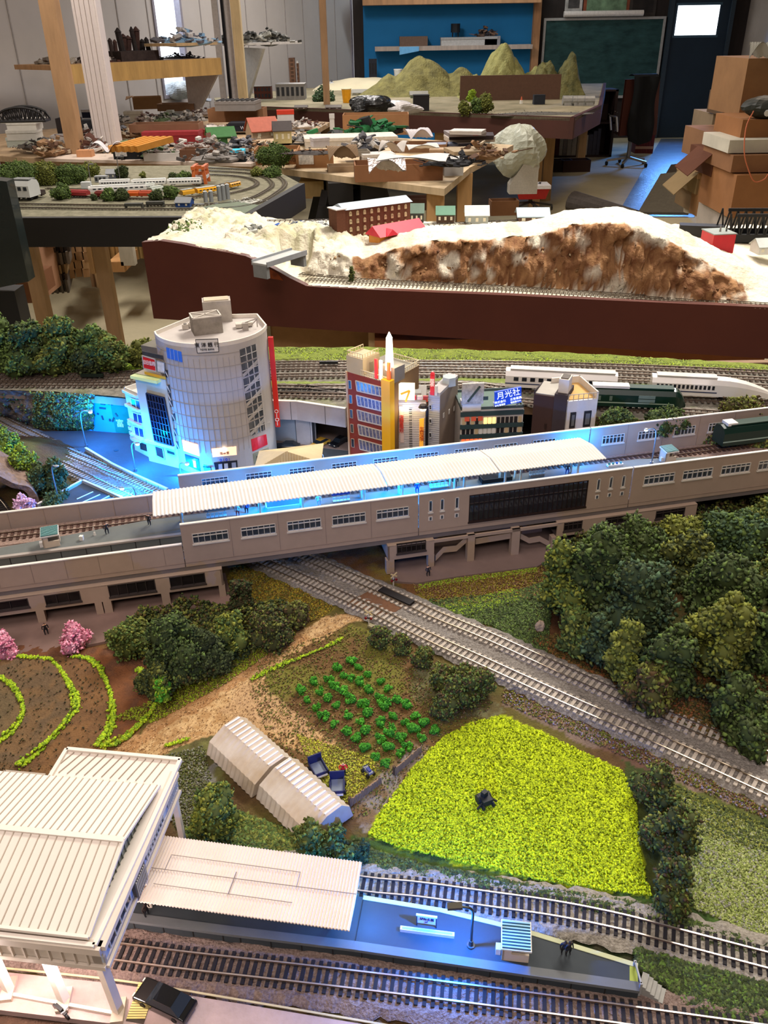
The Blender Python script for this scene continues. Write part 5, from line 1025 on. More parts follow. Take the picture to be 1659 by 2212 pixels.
# rice terraces: shallow steps
terr=[]
H_=np.zeros_like(XX)
def arc(pts): return [(W(p[0],p[1],0).x,W(p[0],p[1],0).y) for p in pts]
T3=[(-60,1460),(20,1485),(45,1520),(52,1555),(30,1590),(-10,1625),(-60,1650)]
T2=[(-60,1440),(60,1430),(110,1435),(145,1480),(168,1530),(150,1565),(100,1620),(45,1665),(-40,1700)]
T1=[(-60,1420),(150,1425),(200,1435),(232,1480),(243,1530),(238,1580),(215,1615),(60,1720),(-60,1750)]
T0=[(-60,1400),(230,1400),(320,1430),(335,1500),(318,1550),(262,1600),(210,1625),(60,1760),(-60,1790)]
for i,T in enumerate((T0,T1,T2,T3)):
    m=inpoly(WX,WY,T); H_+=m*.0022; zone(T,['#7a4c2c','#7d5a36','#74593a','#6f5a3c'][i],1,['#6a4630','#6f5032','#66523a','#64543a'][i],n2)
H_+= (n2[...,0]-.5)*.0016*(~inpoly(PX,PY,YF))
# slope under the trees at right and the left bank
def bump(px,py,r,h):
    q=W(px,py,0); return h*np.exp(-((XX-q.x)**2+(YY-q.y)**2)/(r*r))
H_+=bump(1520,1300,.07,.02)+bump(1640,1400,.08,.02)+bump(20,1000,.05,.022)+bump(50,1060,.03,.012)*0
H_-=.0008
vs=np.stack([XX,YY,H_],-1).reshape(-1,3); fi=(np.arange(NY-1)[:,None]*NX+np.arange(NX-1)[None]).reshape(-1); q4=np.stack([fi,fi+1,fi+NX+1,fi+NX],1)
me=bpy.data.meshes.new('layout_ground'); me.vertices.add(len(vs)); me.vertices.foreach_set('co',vs.ravel().astype(np.float32)); me.loops.add(len(q4)*4); me.loops.foreach_set('vertex_index',q4.ravel().astype(np.int32)); me.polygons.add(len(q4)); me.polygons.foreach_set('loop_start',np.arange(0,len(q4)*4,4,dtype=np.int32)); me.update(calc_edges=True)
C=C*(.78+.44*n3)
ca=me.color_attributes.new('Col','FLOAT_COLOR','POINT'); ca.data.foreach_set('color',np.concatenate([C.reshape(-1,3),np.ones((NX*NY,1))],1).ravel().astype(np.float32))
me.materials.append(M('#ffffff',.95,0,.28,900,.0012,700,attr=1)); me.polygons.foreach_set('use_smooth',[True]*len(me.polygons))
o=bpy.data.objects.new('layout_ground',me); COL.objects.link(o); tag(o,'scenic ground of the near railway layout with fields, paths and grass','ground',kind='stuff')
mb=MB(); mb.bx(x0,x1,y0,y1+.02,-.08,-.012); o=tag(mb.build('layout_table',wood('#8a6a48')),'wooden table under the near railway layout','base')
legs(o,[(-.55,.2),(.6,.2),(-.55,.95),(.6,.95)],FLOOR,-.08,.06,wood('#8a6a48'))
def ghz(p):
    i=int(round((p[0]-x0)/(x1-x0)*(NX-1))); j=int(round((p[1]-y0)/(y1-y0)*(NY-1))); return float(H_[min(max(j,0),NY-1),min(max(i,0),NX-1)])
# turf crumbs: yellow crop and general grass tufts
p=scatter(YF,26000,.0004); o=crumbs('yellow_crop',p,.0011,['#a9bb0c','#b8cb12','#95a60a','#c4d61c','#7d8e0a'],flat=1.3); tag(o,'dense bright yellow green crop filling the large field','crop',kind='stuff')
def tuft(lab,poly,n,sz,cols,nm='grass_tufts',z=.0005,flat=1.2,cat='grass'):
    p=scatter(poly,n,0)
    for r in p: r[2]=ghz(r)+z
    o=crumbs(nm,p,sz,cols,flat=flat); return tag(o,lab,cat,kind='stuff')
G=['#5d6424','#6d7428','#4a5220','#7a7c34']; BR=['#6a5030','#7d6240','#584026','#8a7048']
tuft('grass and weeds round the small green crop rows',[(560,1420),(760,1350),(900,1400),(1070,1520),(1000,1590),(860,1740),(760,1770),(600,1640),(540,1500)],7000,.0009,G+BR)
tuft('yellow grass patch between the trailers and the small crop rows',[(640,1585),(820,1640),(760,1740),(690,1700)],2500,.0009,['#a8ac34','#8a8c30','#c0c040','#6a6428'])
tuft('green ground cover below the right viaduct',Z_green+[(960,1330)],6500,.0014,PAL['mid']+PAL['dark'],nm='ground_cover')
tuft('bright lime moss strip below the green ground cover',[(930,1312),(1110,1270),(1120,1296),(1000,1330)],1800,.001,PAL['lime'],nm='moss')
tuft('brown and olive scrub between the viaduct pavement and the track',[(880,1235),(1170,1215),(1190,1290),(960,1310),(900,1280)],4500,.0011,BR+['#8a8a24','#7a6420'],nm='scrub')
tuft('lime moss line along the pavement edge below the right viaduct',[(900,1262),(1000,1246),(1160,1226),(1165,1236),(1000,1256),(905,1272)],900,.001,PAL['lime'],nm='moss')
tuft('golden brown scrub on the bank left of the level crossing',[(500,1225),(570,1215),(720,1310),(700,1330),(600,1370),(480,1440),(430,1400)],9000,.0013,['#7a6420','#8a7a24','#6b5420','#5d6424','#a08a28'],nm='scrub')
tuft('dry turf on the field path and farm yard',path,2500,.0006,['#c9a878','#a8845a','#8a6a44','#d8b88c'],nm='turf')
tuft('weeds between the yellow field and the double track',[(1080,1515),(1340,1630),(1659,1770),(1659,1700),(1240,1520),(1100,1450)],4200,.001,BR+G+['#8d8290','#7f7a9a'],nm='weeds')
tuft('dark hedge weeds below the yellow field',[(770,1830),(900,1868),(1150,1918),(1400,1960),(1659,2050),(1659,2085),(1400,2000),(1150,1945),(900,1895),(760,1870)],9000,.0019,PAL['dark']+['#3c4a24','#55682c'],nm='hedge',flat=1.8,z=.002,cat='hedge')
tuft('dark green ground cover at the lower right corner',[(1370,2050),(1659,2130),(1659,2230),(1500,2200),(1440,2130),(1380,2100)],9000,.002,PAL['dark']+['#55702c'],nm='ground_cover',flat=1.8,z=.002,cat='hedge')
tuft('pale mossy grass at the right of the hedge trees',[(1470,1720),(1659,1790),(1659,2030),(1500,1960),(1450,1850)],9000,.0011,['#8d9a52','#7a8844','#6a7438','#a0a868','#8a8a7c'],nm='moss_grass')
tuft('olive rough grass right of the hedge trees',[(1400,1670),(1659,1780),(1659,1840),(1500,1800),(1420,1760)],4000,.0014,G+PAL['dark'],nm='rough_grass')
tuft('dark brown scrub slope below the right hand wood',[(1150,1380),(1250,1460),(1400,1540),(1659,1650),(1659,1480),(1300,1350)],9000,.0017,['#4a3a1c','#5a4a20','#3c3c1a','#6a5024','#7a4a28'],nm='scrub')
tuft('grass edge left of the dirt path',[(230,1560),(330,1560),(480,1480),(640,1370),(620,1350),(450,1440),(320,1520)],3500,.0012,['#7d7a24','#8aa01c','#5d5a20'],nm='grass_edge')
tuft('grey green gravelly grass beside the station overbridge',[(280,1650),(440,1610),(480,1780),(390,1800)],3000,.001,['#5d6430','#6a6a48','#85857c','#48502a'])
tuft('low shrubs between the white greenhouses and the canopy',[(400,1790),(480,1740),(640,1800),(800,1850),(780,1870),(400,1810)],4500,.002,PAL['mid']+PAL['olive'],nm='ground_cover',flat=1.7,cat='hedge')
# yellow green terrace edges
def line(lab,pts,wd,n,sz,cols,nm='terrace_grass',z=0):
    wd*=.6; n=int(n*.75); c=resample(cr([W(a[0],a[1],z) for a in pts],10),.0006); q=NP.integers(0,len(c),n); p=np.array([c[i] for i in q]); ph=np.sin(np.arange(len(c))*.05)[q]; p[:,:2]+=NP.normal(0,wd,(n,2))*(1+.5*ph[:,None])
    for r in p: r[2]=max(ghz(r),z)+.0008
    o=crumbs(nm,p,sz,cols,flat=1.6); return tag(o,lab,'grass',kind='stuff')
LG=['#9cb81c','#86a81c','#b0c824','#6f8c1c']
line('lime grass ridge round the innermost rice terrace',[(-20,1478),(20,1487),(45,1520),(54,1555),(35,1590),(-10,1625)],.0013,1400,.0013,LG)
line('lime grass ridge round the second rice terrace',[(0,1428),(60,1430),(115,1438),(148,1480),(168,1530),(150,1565),(100,1622),(45,1665)],.0015,2600,.0013,LG)
line('lime grass ridge round the third rice terrace',[(160,1425),(200,1432),(232,1480),(243,1530),(238,1580),(210,1618)],.0014,1800,.0014,LG)
line('olive grass ridge round the outer rice terrace',[(300,1450),(330,1480),(338,1510),(318,1550),(262,1600),(215,1615)],.0016,1700,.0014,LG+['#8a8424'])
line('lime grass strip along the right of the dirt path',[(540,1470),(600,1440),(640,1425),(700,1400),(740,1380)],.0016,500,.001,LG)
line('short lime grass dash beside the dirt path',[(358,1612),(385,1604),(408,1596)],.0008,160,.001,LG)
# rice seedlings
p=scatter(T1,600,.0); ok=[]
for r in p: r[2]=ghz(r)+.0008
tag(crumbs('rice_seedlings',p,.0008,['#4a4228','#5a5030','#3e3a24'],flat=2.2),'dark rice seedlings dotted over the brown terraces','seedling',kind='stuff')
# ---------------- ballast beds and tracks on the ground
N1=[(0,905),(24,918),(72,941),(145,978),(217,1008),(333,1059),(480,1125),(645,1200),(736,1240),(821,1276),(939,1330),(1060,1380),(1240,1462),(1430,1546),(1659,1638),(1760,1680)]
N2=[(0,930),(48,963),(80,980),(157,1018),(217,1047),(265,1071),(400,1135),(557,1210),(702,1274),(797,1317),(939,1385),(1060,1440),(1240,1522),(1430,1605),(1659,1710),(1760,1757)]
mid=[(130,988),(300,1065),(520,1170),(690,1247),(808,1296),(1000,1382),(1240,1490),(1430,1575),(1700,1692)]
ribbon('ballast_bed','grey ballast bed under the double track crossing the layout',N1[:],0.0005,.026,.0022,m_bal)
ribbon('ballast_bed','grey ballast bed under the front line of the crossing double track',N2[:],0.0003,.026,.0022,m_bal)
ribbon('ballast_infill','grey ballast between the two lines of the double track',mid,0.0002,.040,.0017,m_bal)
TR=dict(step=.0048,sl=.0165,slc='#a89e92',rc='#7d6d5a',shine='#8f8270',sw=.0024)
track('ground_track','rear line of the double track running from the cutting to the right edge',N1,z=.0024,**TR)
track('ground_track','front line of the double track running from the cutting to the right edge',N2,z=.0024,**TR)
# black rubber crossing panel
a,b=W(822,1274,.004),W(890,1305,.004); f=Fr(a,b,.0035); mb=MB(); q=[f.pt(0,-.0035),f.pt(f.w,-.0035),f.pt(f.w,.0035),f.pt(0,.0035)]; mb.prism([(v.x,v.y) for v in q],.0034,.0056); tag(mb.build('level_crossing',M('#171213',.6)),'black crossing panel between the rails at the dirt path','panel')
mb=MB(); q=[W(745,1310,0),W(800,1280,0),W(880,1310,0),W(835,1340,0)]; mb.ext([(v.x,v.y,.0004) for v in q],(0,0,.0022)); tag(mb.build('crossing_path',M('#6a4a34',.95,0,.2,200,.0006,500)),'brown earth ramp filling the level crossing','path')
# foreground tracks
K1=[(-60,2000),(240,2052),(400,2085),(640,2112),(900,2142),(1200,2180),(1480,2212),(1700,2240)]
K1=[(-60,2020),(240,2058),(400,2079),(640,2106),(900,2137),(1200,2176),(1480,2215),(1700,2246)]
K2=[(600,1880),(780,1913),(900,1925),(1060,1947),(1200,1967),(1340,1995),(1480,2032),(1700,2090)]
ribbon('ballast_bed','pale ballast bed under the track in front of the long platform',K1,.0003,.034,.0024,m_balp)
ribbon('ballast_bed','pale ballast bed under the curved track behind the long platform',K2,.0003,.033,.0024,m_bald)
TK=dict(step=.0042,sl=.0165,slc='#1d1a1c',rc='#6a5446',shine='#e8dcd0',sw=.0019,n=14)
track('station_track','track in front of the long platform at the bottom',K1,z=.0026,**TK)
track('station_track','curved track behind the long platform',K2,z=.0026,**TK)
# pavement and road at the bottom left
mb=MB(); q=[W(-80,2090,.004),W(250,2125,.004),W(520,2168,.004),W(860,2225,.004),W(860,2330,.004),W(300,2330,.004),W(250,2212,.004),W(0,2182,.004),W(-80,2175,.004)]; mb.prism([(v.x,v.y) for v in q],0,.004); o=tag(mb.build('road_slab',M('#a08a84',.7,0,.16,60,.0003,300)),'pinkish grey road slab in front of the station at the bottom left','road')
mb=MB(); q=[W(-80,2082,.0043),W(250,2117,.0043),W(520,2160,.0043),W(880,2222,.0043)]; c=cr(q,6)
for a,b in zip(c,c[1:]): mb.bar(Vector((a.x,a.y,.0042)),Vector((b.x,b.y,.0042)),.0010,.0005)
tag(mb.build('kerb_line',M('#b8aa84',.7)),'yellowish kerb line along the road beside the ballast','kerb')
h0=W(310,2128,.0041); t=thing('hatched_marking','yellow and dark diagonal hatched marking on the road behind the black car','marking',(0,0,0)); q=[W(300,2124,.0041),W(337,2132,.0041),W(310,2212,.0041),W(272,2205,.0041)]
MB().prism([(v.x,v.y) for v in q],.004,.0043).build('ground',M('#3a3026',.8),t)
for i in range(15):
    u=i/15; a=q[0].lerp(q[3],u); b=q[1].lerp(q[2],max(0,u-.09)); mb=MB(); mb.bar(Vector((a.x,a.y,.0044)),Vector((b.x,b.y,.0044)),.0009,.0002); mb.build('stripe',M('#d8c478',.7),t)
# ---------------- streets by the big buildings
m_st=M('#454e55',.85,0,.12,40,.0002,300)
mb=MB(); q=[W(85,932,.003),W(200,930,.003),W(300,935,.003),W(760,952,.003),W(1290,925,.003),W(1290,970,.003),W(780,1000,.003),W(400,1070,.003),W(360,1062,.003),W(270,1020,.003)]; mb.prism([(v.x,v.y) for v in q],0,.003); tag(mb.build('street',m_st),'smooth grey street in front of the bank, glowing blue under the lamps','street')
# pavement in the arch area: extends back under the yard
mb=MB(); q=[W(590,955,.0035),W(860,985,.0035),W(860,900,.0035),W(590,900,.0035)]; mb.prism([(v.x,v.y) for v in q],.0,.0033); tag(mb.build('underpass_floor',M('#8a7a74',.7)),'brownish pavement running into the underpass below the yard','pavement')
mb=MB(); q=[W(75,1110,.003),W(90,1088,.003),W(178,1038,.003),W(300,1095,.003),W(330,1112,.003)]; mb.prism([(v.x,v.y) for v in q],0,.003); t=tag(mb.build('parking_lot',m_st),'small triangular parking lot with white bay lines beside the track','parking lot')
for a_,b_ in (((166,1078),(201,1062)),((178,1085),(216,1068)),((200,1089),(236,1071))):
    m=MB(); m.bar(W(*a_,.0033),W(*b_,.0033),.0012,.0005); m.build('bay_line',M('#e8ecf0',.6),t)
def wallrun(nm,lab,pts,z0,z1,th,m,cat='wall',cap=None,seam=0):
    t=thing(nm,lab,cat,(0,0,0))
    mb=MB(); q=[W(p[0],p[1],z1) for p in pts]
    cc=MB()
    for a,b in zip(q,q[1:]):
        f=Fr(a,b); v=[f.pt(0),f.pt(f.w),f.pt(f.w,th),f.pt(0,th)]; mb.prism([(k.x,k.y) for k in v],z0,z1)
        v=[f.pt(0,-.0004),f.pt(f.w,-.0004),f.pt(f.w,th+.0004),f.pt(0,th+.0004)]; cc.prism([(k.x,k.y) for k in v],z1,z1+.0008)
        if seam:
            k_=seam
            while k_<f.w: v=[f.pt(k_,-.0003),f.pt(k_+.0005,-.0003),f.pt(k_+.0005,0),f.pt(k_,0)]; mb.c=1; mb.prism([(k.x,k.y) for k in v],z0,z1); mb.c=0; k_+=seam
    mb.build('wall',[m,M('#4c4a4c',.8)],t); cc.build('coping',M(cap or '#d8d4d0',.5),t); return t
wallrun('track_wall','low pale retaining wall between the street and the curving track',[(183,968),(240,1002),(290,1026),(360,1057)],0,.007,.0018,M('#a8a29c',.8),seam=.02)
wallrun('lot_wall','low white edged wall round the parking lot planting',[(82,1090),(178,1038),(300,1092)],0,.006,.0016,M('#a8aaa8',.8))
# manhole
mb=MB(); q=W(251,973,.0032); mb.cyl(q,q+Vector((0,0,.0003)),.0028,n=14); tag(mb.build('manhole_cover',M('#2a4450',.6)),'round dark manhole cover on the blue lit street','manhole')
# ---------------- the yard on its terrace
ZY=.06
near=[(-120,835),(0,842),(120,846),(200,852),(290,860),(560,866),(640,868),(745,884),(762,864),(1000,868),(1180,878),(1232,892),(1280,905),(1420,910),(1700,930)]
farp=[(-120,800),(0,795),(150,775),(300,760),(560,752),(750,752),(1000,758),(1300,768),(1700,795)]
nw=[W(a[0],a[1],ZY) for a in near]; fw=[W(a[0],a[1],ZY) for a in farp]
xs=np.linspace(-.62,.66,520); vs_=np.linspace(0,1,70); ny_=np.interp(xs,[v.x for v in nw],[v.y for v in nw]); fy2=np.interp(xs,[v.x for v in fw],[v.y for v in fw])
XX2=np.repeat(xs[None],70,0); YY2=ny_[None]+(fy2-ny_)[None]*vs_[:,None]; PX,PY=proj(XX2,YY2,ZY)
C=np.zeros((70,520,3)); C[:]=cl('#8d887c'); m1=fbm(XX2,YY2,60,3,3)[...,None]; m2=fbm(XX2,YY2,250,2,4)[...,None]
C=C*(1-np.clip((m1-.55)*6,0,1)*.5)+cl('#7a8450')*np.clip((m1-.55)*6,0,1)*.5; C=C*(.7+.6*m2)
top_=PY<np.interp(PX,[0,300,640,1000,1330,1659],[802,796,778,776,782,797])+ (m1[...,0]-.5)*10
C[top_]=(cl('#6f8232')*(1-m1)+cl('#8d9a3a')*m1)[top_]
g2=(abs(PY-np.interp(PX,[600,740,1000,1400,1659],[829,829,820,835,850]))<5)&(PX>580); C[g2]=cl('#8a9a4c')
C=C*(.75+.5*m2)
vs=np.stack([XX2,YY2,np.full_like(XX2,ZY)+np.where(top_,.004*m1[...,0],(m2[...,0]-.5)*.0012)],-1).reshape(-1,3); fi=(np.arange(69)[:,None]*520+np.arange(519)[None]).reshape(-1); q4=np.stack([fi,fi+1,fi+521,fi+520],1)
me=bpy.data.meshes.new('yard_ground'); me.from_pydata(vs.tolist(),[],q4.tolist()); ca=me.color_attributes.new('Col','FLOAT_COLOR','POINT'); ca.data.foreach_set('color',np.concatenate([C.reshape(-1,3),np.ones((len(vs),1))],1).ravel().astype(np.float32))
me.materials.append(M('#ffffff',.95,0,.45,800,.0012,900,attr=1)); o=bpy.data.objects.new('yard_ground',me); COL.objects.link(o); tag(o,'ballast and grass ground of the raised railway yard','ground',kind='stuff')
mb=MB();
for i in range(len(nw)-1):
    if nw[i].x<W(640,868,ZY).x-.001 or nw[i].x>W(745,884,ZY).x-.001: pass
pp=[(v.x,v.y+.003) for v in nw]+[(v.x,v.y) for v in reversed(fw)]
mb.prism(pp,ZY-.012,ZY-.003); o=tag(mb.build('yard_deck',wood('#7d6248')),'plywood deck carrying the raised yard','deck')
mb=MB(); mb.bx(-.6,.6,1.0,1.01,-.01,ZY-.012); mb.build('riser',wood('#7d6248'),o)
tuftl=lambda lab,poly,n,sz,cols,**k:None
def tuft2(lab,poly,n,sz,cols,nm='grass_tufts',dz=.001,flat=1.3):
    p=scatter(poly,n,ZY+dz); o=crumbs(nm,p,sz,cols,flat=flat); return tag(o,lab,'grass',kind='stuff')
tuft2('green turf strip along the far edge of the yard',[(590,756),(1000,762),(1659,800),(1659,790),(1300,768),(1000,757),(600,752)]+[],4500,.002,['#7d9038','#6a7d30','#93a444','#565e34'])
tuft2('turf slope behind the rear yard track',[(590,758),(1000,760),(1659,792),(1659,803),(1300,786),(1000,779),(640,779)],9000,.0018,['#7d8c3c','#6a7836','#8d9c48','#9ab02c','#5a5e38'])
tuft2('lime grass at the foot of the left wood',[(0,800),(150,790),(300,780),(330,795),(200,806),(0,808)],3500,.002,PAL['lime']+['#7a8c2c'])
YT=dict(z=ZY+.0012,step=.0062,sl=.016,slc='#5a4e44',rc='#5a4a40',shine='#b0a090',sw=.0028,rw=.0009)
KY=[([(-60,813),(0,812),(150,812),(300,806),(450,795),(640,786),(1000,785),(1330,792),(1700,808)],'rearmost yard track along the turf slope'),
 ([(-60,823),(0,822),(150,822),(300,816),(450,806),(640,797),(1000,797),(1330,806),(1700,824)],'second yard track from the back'),
 ([(-60,833),(0,832),(150,832),(300,830),(450,820),(640,813),(1000,809),(1330,820),(1700,840)],'third yard track from the back'),
 ([(590,838),(740,838),(1000,832),(1100,841),(1330,856),(1500,864),(1700,873)],'yard track carrying the white streamlined train'),
 ([(590,853),(740,856),(900,856),(1050,862),(1270,880),(1480,890),(1700,905)],'front yard track carrying the green train')]
for pts,l in KY: track('yard_track',l,pts,**YT); ribbon('ballast_bed','ballast under the '+l,pts,ZY-.0012,.024,.0022,M('#9c958a',.95,0,.45,700,.0012,900,h2='#6a645c'))
track('turnout','long dark crossover turnout behind the bank',[(600,845),(740,846),(800,838)],**{**YT,'slc':'#1d1a1a','rc':'#1a1614','shine':'#8a8078'})
track('turnout','short dark switch track in front of the rear yard lines',[(640,836),(760,850)],**{**YT,'slc':'#1d1a1a','rc':'#1a1614','shine':'#8a8078'})
mb=MB(); mb.bar(W(175,811,ZY+.006),W(223,811,ZY+.006),.004,.003); tag(mb.build('track_bar',M('#15221a',.5)),'dark loose rail bar lying across the left yard tracks','bar')
mb=MB(); mb.bar(W(690,783,ZY+.006),W(730,783,ZY+.006),.003,.003); tag(mb.build('track_bar',M('#15181a',.5)),'dark point motor bar beside the rear yard track','bar')
# retaining wall band with underpass, and end columns
wallrun('yard_wall','grey panelled retaining band above the underpass',[(560,866),(640,868),(745,884)],ZY-.022,ZY,.003,M('#a9a3a6',.75),seam=.035,cap='#d8d2c8')
def pan(nm,lab,x0,x1,z1,col,cat='panel',yb=None,px1=None):
    a,b=W(*x0,.0035),W(*x1,.0035); f=Fr(a,b,.0035); mb=MB(); v=[f.pt(0),f.pt(f.w),f.pt(f.w,.004),f.pt(0,.004)]; mb.prism([(k.x,k.y) for k in v],.0035,z1); return tag(mb.build(nm,M(col,.8)),lab,cat)
pan('storage_door','grey double door panel beside the underpass opening',(642,958),(672,962),ZY-.022,'#a8a2a4','door')
pan('wall_panel','blue grey wall panel left of the grey double door',(560,945),(640,958),ZY-.022,'#8f97a3')
pan('pillar','pale pillar at the left of the dark underpass',(673,962),(682,963),ZY-.022,'#b0aaac','pillar')
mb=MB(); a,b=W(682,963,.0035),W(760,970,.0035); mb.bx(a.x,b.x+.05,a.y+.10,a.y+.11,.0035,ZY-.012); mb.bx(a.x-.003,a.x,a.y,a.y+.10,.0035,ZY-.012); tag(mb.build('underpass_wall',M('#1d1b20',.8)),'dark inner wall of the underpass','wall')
# rocky bank and mural at the left below the yard
a,b=W(190,930,.003),W(292,938,.003); f=Fr(a,b,.003); H1=hz(f.pt(f.w*.3),851)
t=thing('painted_backdrop','blue painted backdrop wall with green bank signs between the rocks and the white building','wall',a,f.rz); MB().bx(-.005,f.w+.03,0,.003,-.003,H1-.003).build('panel',M('#2f9fd0',.7,0,.1,30),t)
s,z=f.sz(237,855); MB().bx(s-.019,s+.019,-.0008,0,z-.0035-.003,z+.003-.003).build('bank_sign',M('#1d6a62',.5),t); text('TOMIN BANK',.0056,M('#e8f0ea',.5),t,(s,-.0012,z-.003))
s,z=f.sz(262,905); MB().bx(s-.010,s+.016,-.0008,0,z-.018,z+.017).build('green_sign',M('#14806a',.5),t); text('富',.011,M('#e8f4ee',.5),t,(s-.002,-.0012,z-.006))
mb=MB(); rr=random.Random(3)
for i in range(9):
    s,z=f.sz(200+rr.random()*60,870+rr.random()*45); mb.bar((s,-.001,z),(s+rr.uniform(-.008,.008),-.001,z+rr.uniform(-.006,.006)),.0012,.0018)
mb.build('torn_marks',M('#2a4a52',.8),t)
def fnb(u,v):
    px=-140+u*345; top=W(px,np.interp(px,[-140,0,190,205],[836,843,851,851]),ZY); bt=W(px,np.interp(px,[-140,0,85,190,205],[880,900,926,931,931]),0); p=bt.lerp(top,v); k=math.sin(v*3.14)
    q=(fbm(np.array([p.x]),np.array([p.z*1.5+p.y]),70,3,12)[0]-.5)*.022*k; return (p.x,p.y+q-.006*k,p.z+q*.3)
mb=MB(); mb.grid(fnb,110,36); tag(mb.build('rock_bank',M('#5a4c46',.95,0,.45,90,.004,160,h2='#85807a')),'grey brown rocky bank below the left end of the yard','rock')
pp=[];
for _ in range(4200):
    u,v=NP.random(),NP.random();
    if u<.62 and NP.random()<.93: continue
    q=fnb(u,v); pp.append((q[0],q[1]-.002,q[2]+.001))
tag(crumbs('bank_foliage',pp,.0019,['#4c5a30','#5d6a38','#3c4a28','#6a7050','#8a8c40'],flat=1.6),'creeping foliage over the rocky bank beside the painted backdrop','foliage',kind='stuff')
# bank down from yard on the right
def fnr(u,v):
    px=1275+u*420; top=W(px,np.interp(px,[1275,1700],[903,930]),ZY); p=top-Vector((0,v*.018,v*.062)); return (p.x,p.y,p.z+.002)
mb=MB(); mb.grid(fnr,60,12); tag(mb.build('earth_bank',M('#5a4030',.95,0,.3,80,.003,200)),'brown earth bank between the yard and the viaduct','bank')
tag(crumbs('bank_foliage',[fnr(NP.random(),NP.random()**1.3) for _ in range(3200)],.0022,PAL['olive']+PAL['dark']+['#6a4a30'],flat=1.6),'olive scrub on the earth bank below the green train','foliage',kind='stuff')
# trains in the yard
def train(*a,**k): return coach(*a,**k)
train('streamlined_train','white streamlined train head with pointed nose at the right end of the yard',1404,858,1672,872,ZY+.003,.019,.024,'#d8d4cc','#c4c0b8','#1d1f26',nose=.06,wn=14,stripe='#2a3350')
train('streamlined_coach','white coach behind the buildings in the yard',1090,843,1330,856,ZY+.003,.019,.024,'#cfcbc4','#c4c0b8','#1d1f26',wn=12,stripe='#2a3350')
train('green_train','dark green locomotive coach with louvres standing on the front yard track',1272,884,1480,892,ZY+.003,.018,.024,'#0f2a20','#16362a','#7d8478',nose=.012,wn=0,stripe='#8a9a88')
q=W(1272,884,ZY+.003); f=Fr(q,W(1480,892,ZY+.003),0); t=[o for o in bpy.data.objects if o.name.startswith('green_train')][0]
for i in range(3):
    for j in range(2): MB().bx(f.w*(.5+.055*i),f.w*(.5+.055*i)+.006,-.0008,.0,.0145-j*.0042,.0178-j*.0042).build('louvre',M('#6a7a70',.4),t)
MB().bx(f.w*.02,f.w*.4,.003,.014,.0235,.0262).build('roof_panel',M('#d0ccc4',.5),t)
for x in (.08,.2): MB().bx(f.w*x,f.w*x+.003,-.0006,0,.011,.016).build('door_window',M('#5a6a60',.3),t)
# ---------------- town buildings (each stands on the street, measured on its own walls)
ST=.003
def G(px,y,z=.003):
    a,b=-3,3.
    for _ in range(40):
        m=(a+b)/2
        if P(m,y,z)[0]<px: a=m
        else: b=m
    return Vector((a,y,z))
def bfoot(nm,lab,L_,R_px,top_py,back,zb=ST,cat='building'):
    """box building: L_/R_ photo points of the front base, top height from photo row above L_"""
    a,b=(G(*L_),G(*R_px)) if L_[1]<2 else (W(*L_,zb),W(*R_px,zb)); f=Fr(a,b,zb); H=hz(a,top_py)-zb; t=thing(nm,lab,cat,a,f.rz); return t,f,H
def win(t,f,q,m=None,fr=None,mull=0,rows=1,name='window',off=.0006,dz=0):
    """window on wall f; q = photo corners TL,TR,BR,BL"""
    z0=f.z0; pts=[]
    for p in q: s,z=f.sz(*p); pts.append(Vector((s,0,z-0)))
    o3=Vector((0,-off,0)); mb=MB(); mb.ext([pts[3]+o3*0,pts[2]+o3*0,pts[1]+o3*0,pts[0]+o3*0],(0,-off*.7,0)); mb.c=1
    W_=(pts[1]-pts[0]).length; bw=min(W_*.06,.0008)
    def ed(a,b,w_=bw): mb.bar(a+o3,b+o3,off,w_*1.3)
    if fr:
        for i in range(4): ed(pts[i],pts[(i+1)%4])
        for i in range(1,mull+1): u=i/(mull+1); ed(pts[0].lerp(pts[1],u),pts[3].lerp(pts[2],u),bw*.7)
        for i in range(1,rows): u=i/rows; ed(pts[0].lerp(pts[3],u),pts[1].lerp(pts[2],u),bw*.7)
    return mb.build(name,[m or M('#2a3040',.15,0,.3,90),M(fr or '#c8c8c8',.5)],t)
def lett(t,f,body,px,py,hpx,mat,vert=False,sx=1,off=.0012,name='lettering'):
    s,z=f.sz(px,py); k=mpp(f.hit(px,py)); return text(body,hpx*k*1.15,mat,t,(s,-off,z),vert=vert,sx=sx,name=name)
# == the big rounded department store with bank sign
ZT_=.151
A=W(333,716,ZT_); B=W(575,702,ZT_); Mf=W(455,742,ZT_)
def circ(p,q,r):
    ax,ay,bx_,by,cx_,cy_=p.x,p.y,q.x,q.y,r.x,r.y; d=2*(ax*(by-cy_)+bx_*(cy_-ay)+cx_*(ay-by))
    ux=((ax*ax+ay*ay)*(by-cy_)+(bx_*bx_+by*by)*(cy_-ay)+(cx_*cx_+cy_*cy_)*(ay-by))/d; uy=((ax*ax+ay*ay)*(cx_-bx_)+(bx_*bx_+by*by)*(ax-cx_)+(cx_*cx_+cy_*cy_)*(bx_-ax))/d
    return ux,uy,math.hypot(ax-ux,ay-uy)
ux,uy,rr_=circ(A,Mf,B); ta=math.atan2(A.y-uy,A.x-ux); tb=math.atan2(B.y-uy,B.x-ux)
if ta>0: ta-=2*math.pi
if tb>0: tb-=2*math.pi
if tb<ta: tb+=2*math.pi
if tb-ta>math.pi: ta,tb=tb-2*math.pi,ta
NS=28; arc_=[Vector((ux+rr_*math.cos(ta+(tb-ta)*i/NS),uy+rr_*math.sin(ta+(tb-ta)*i/NS),0)) for i in range(NS+1)]
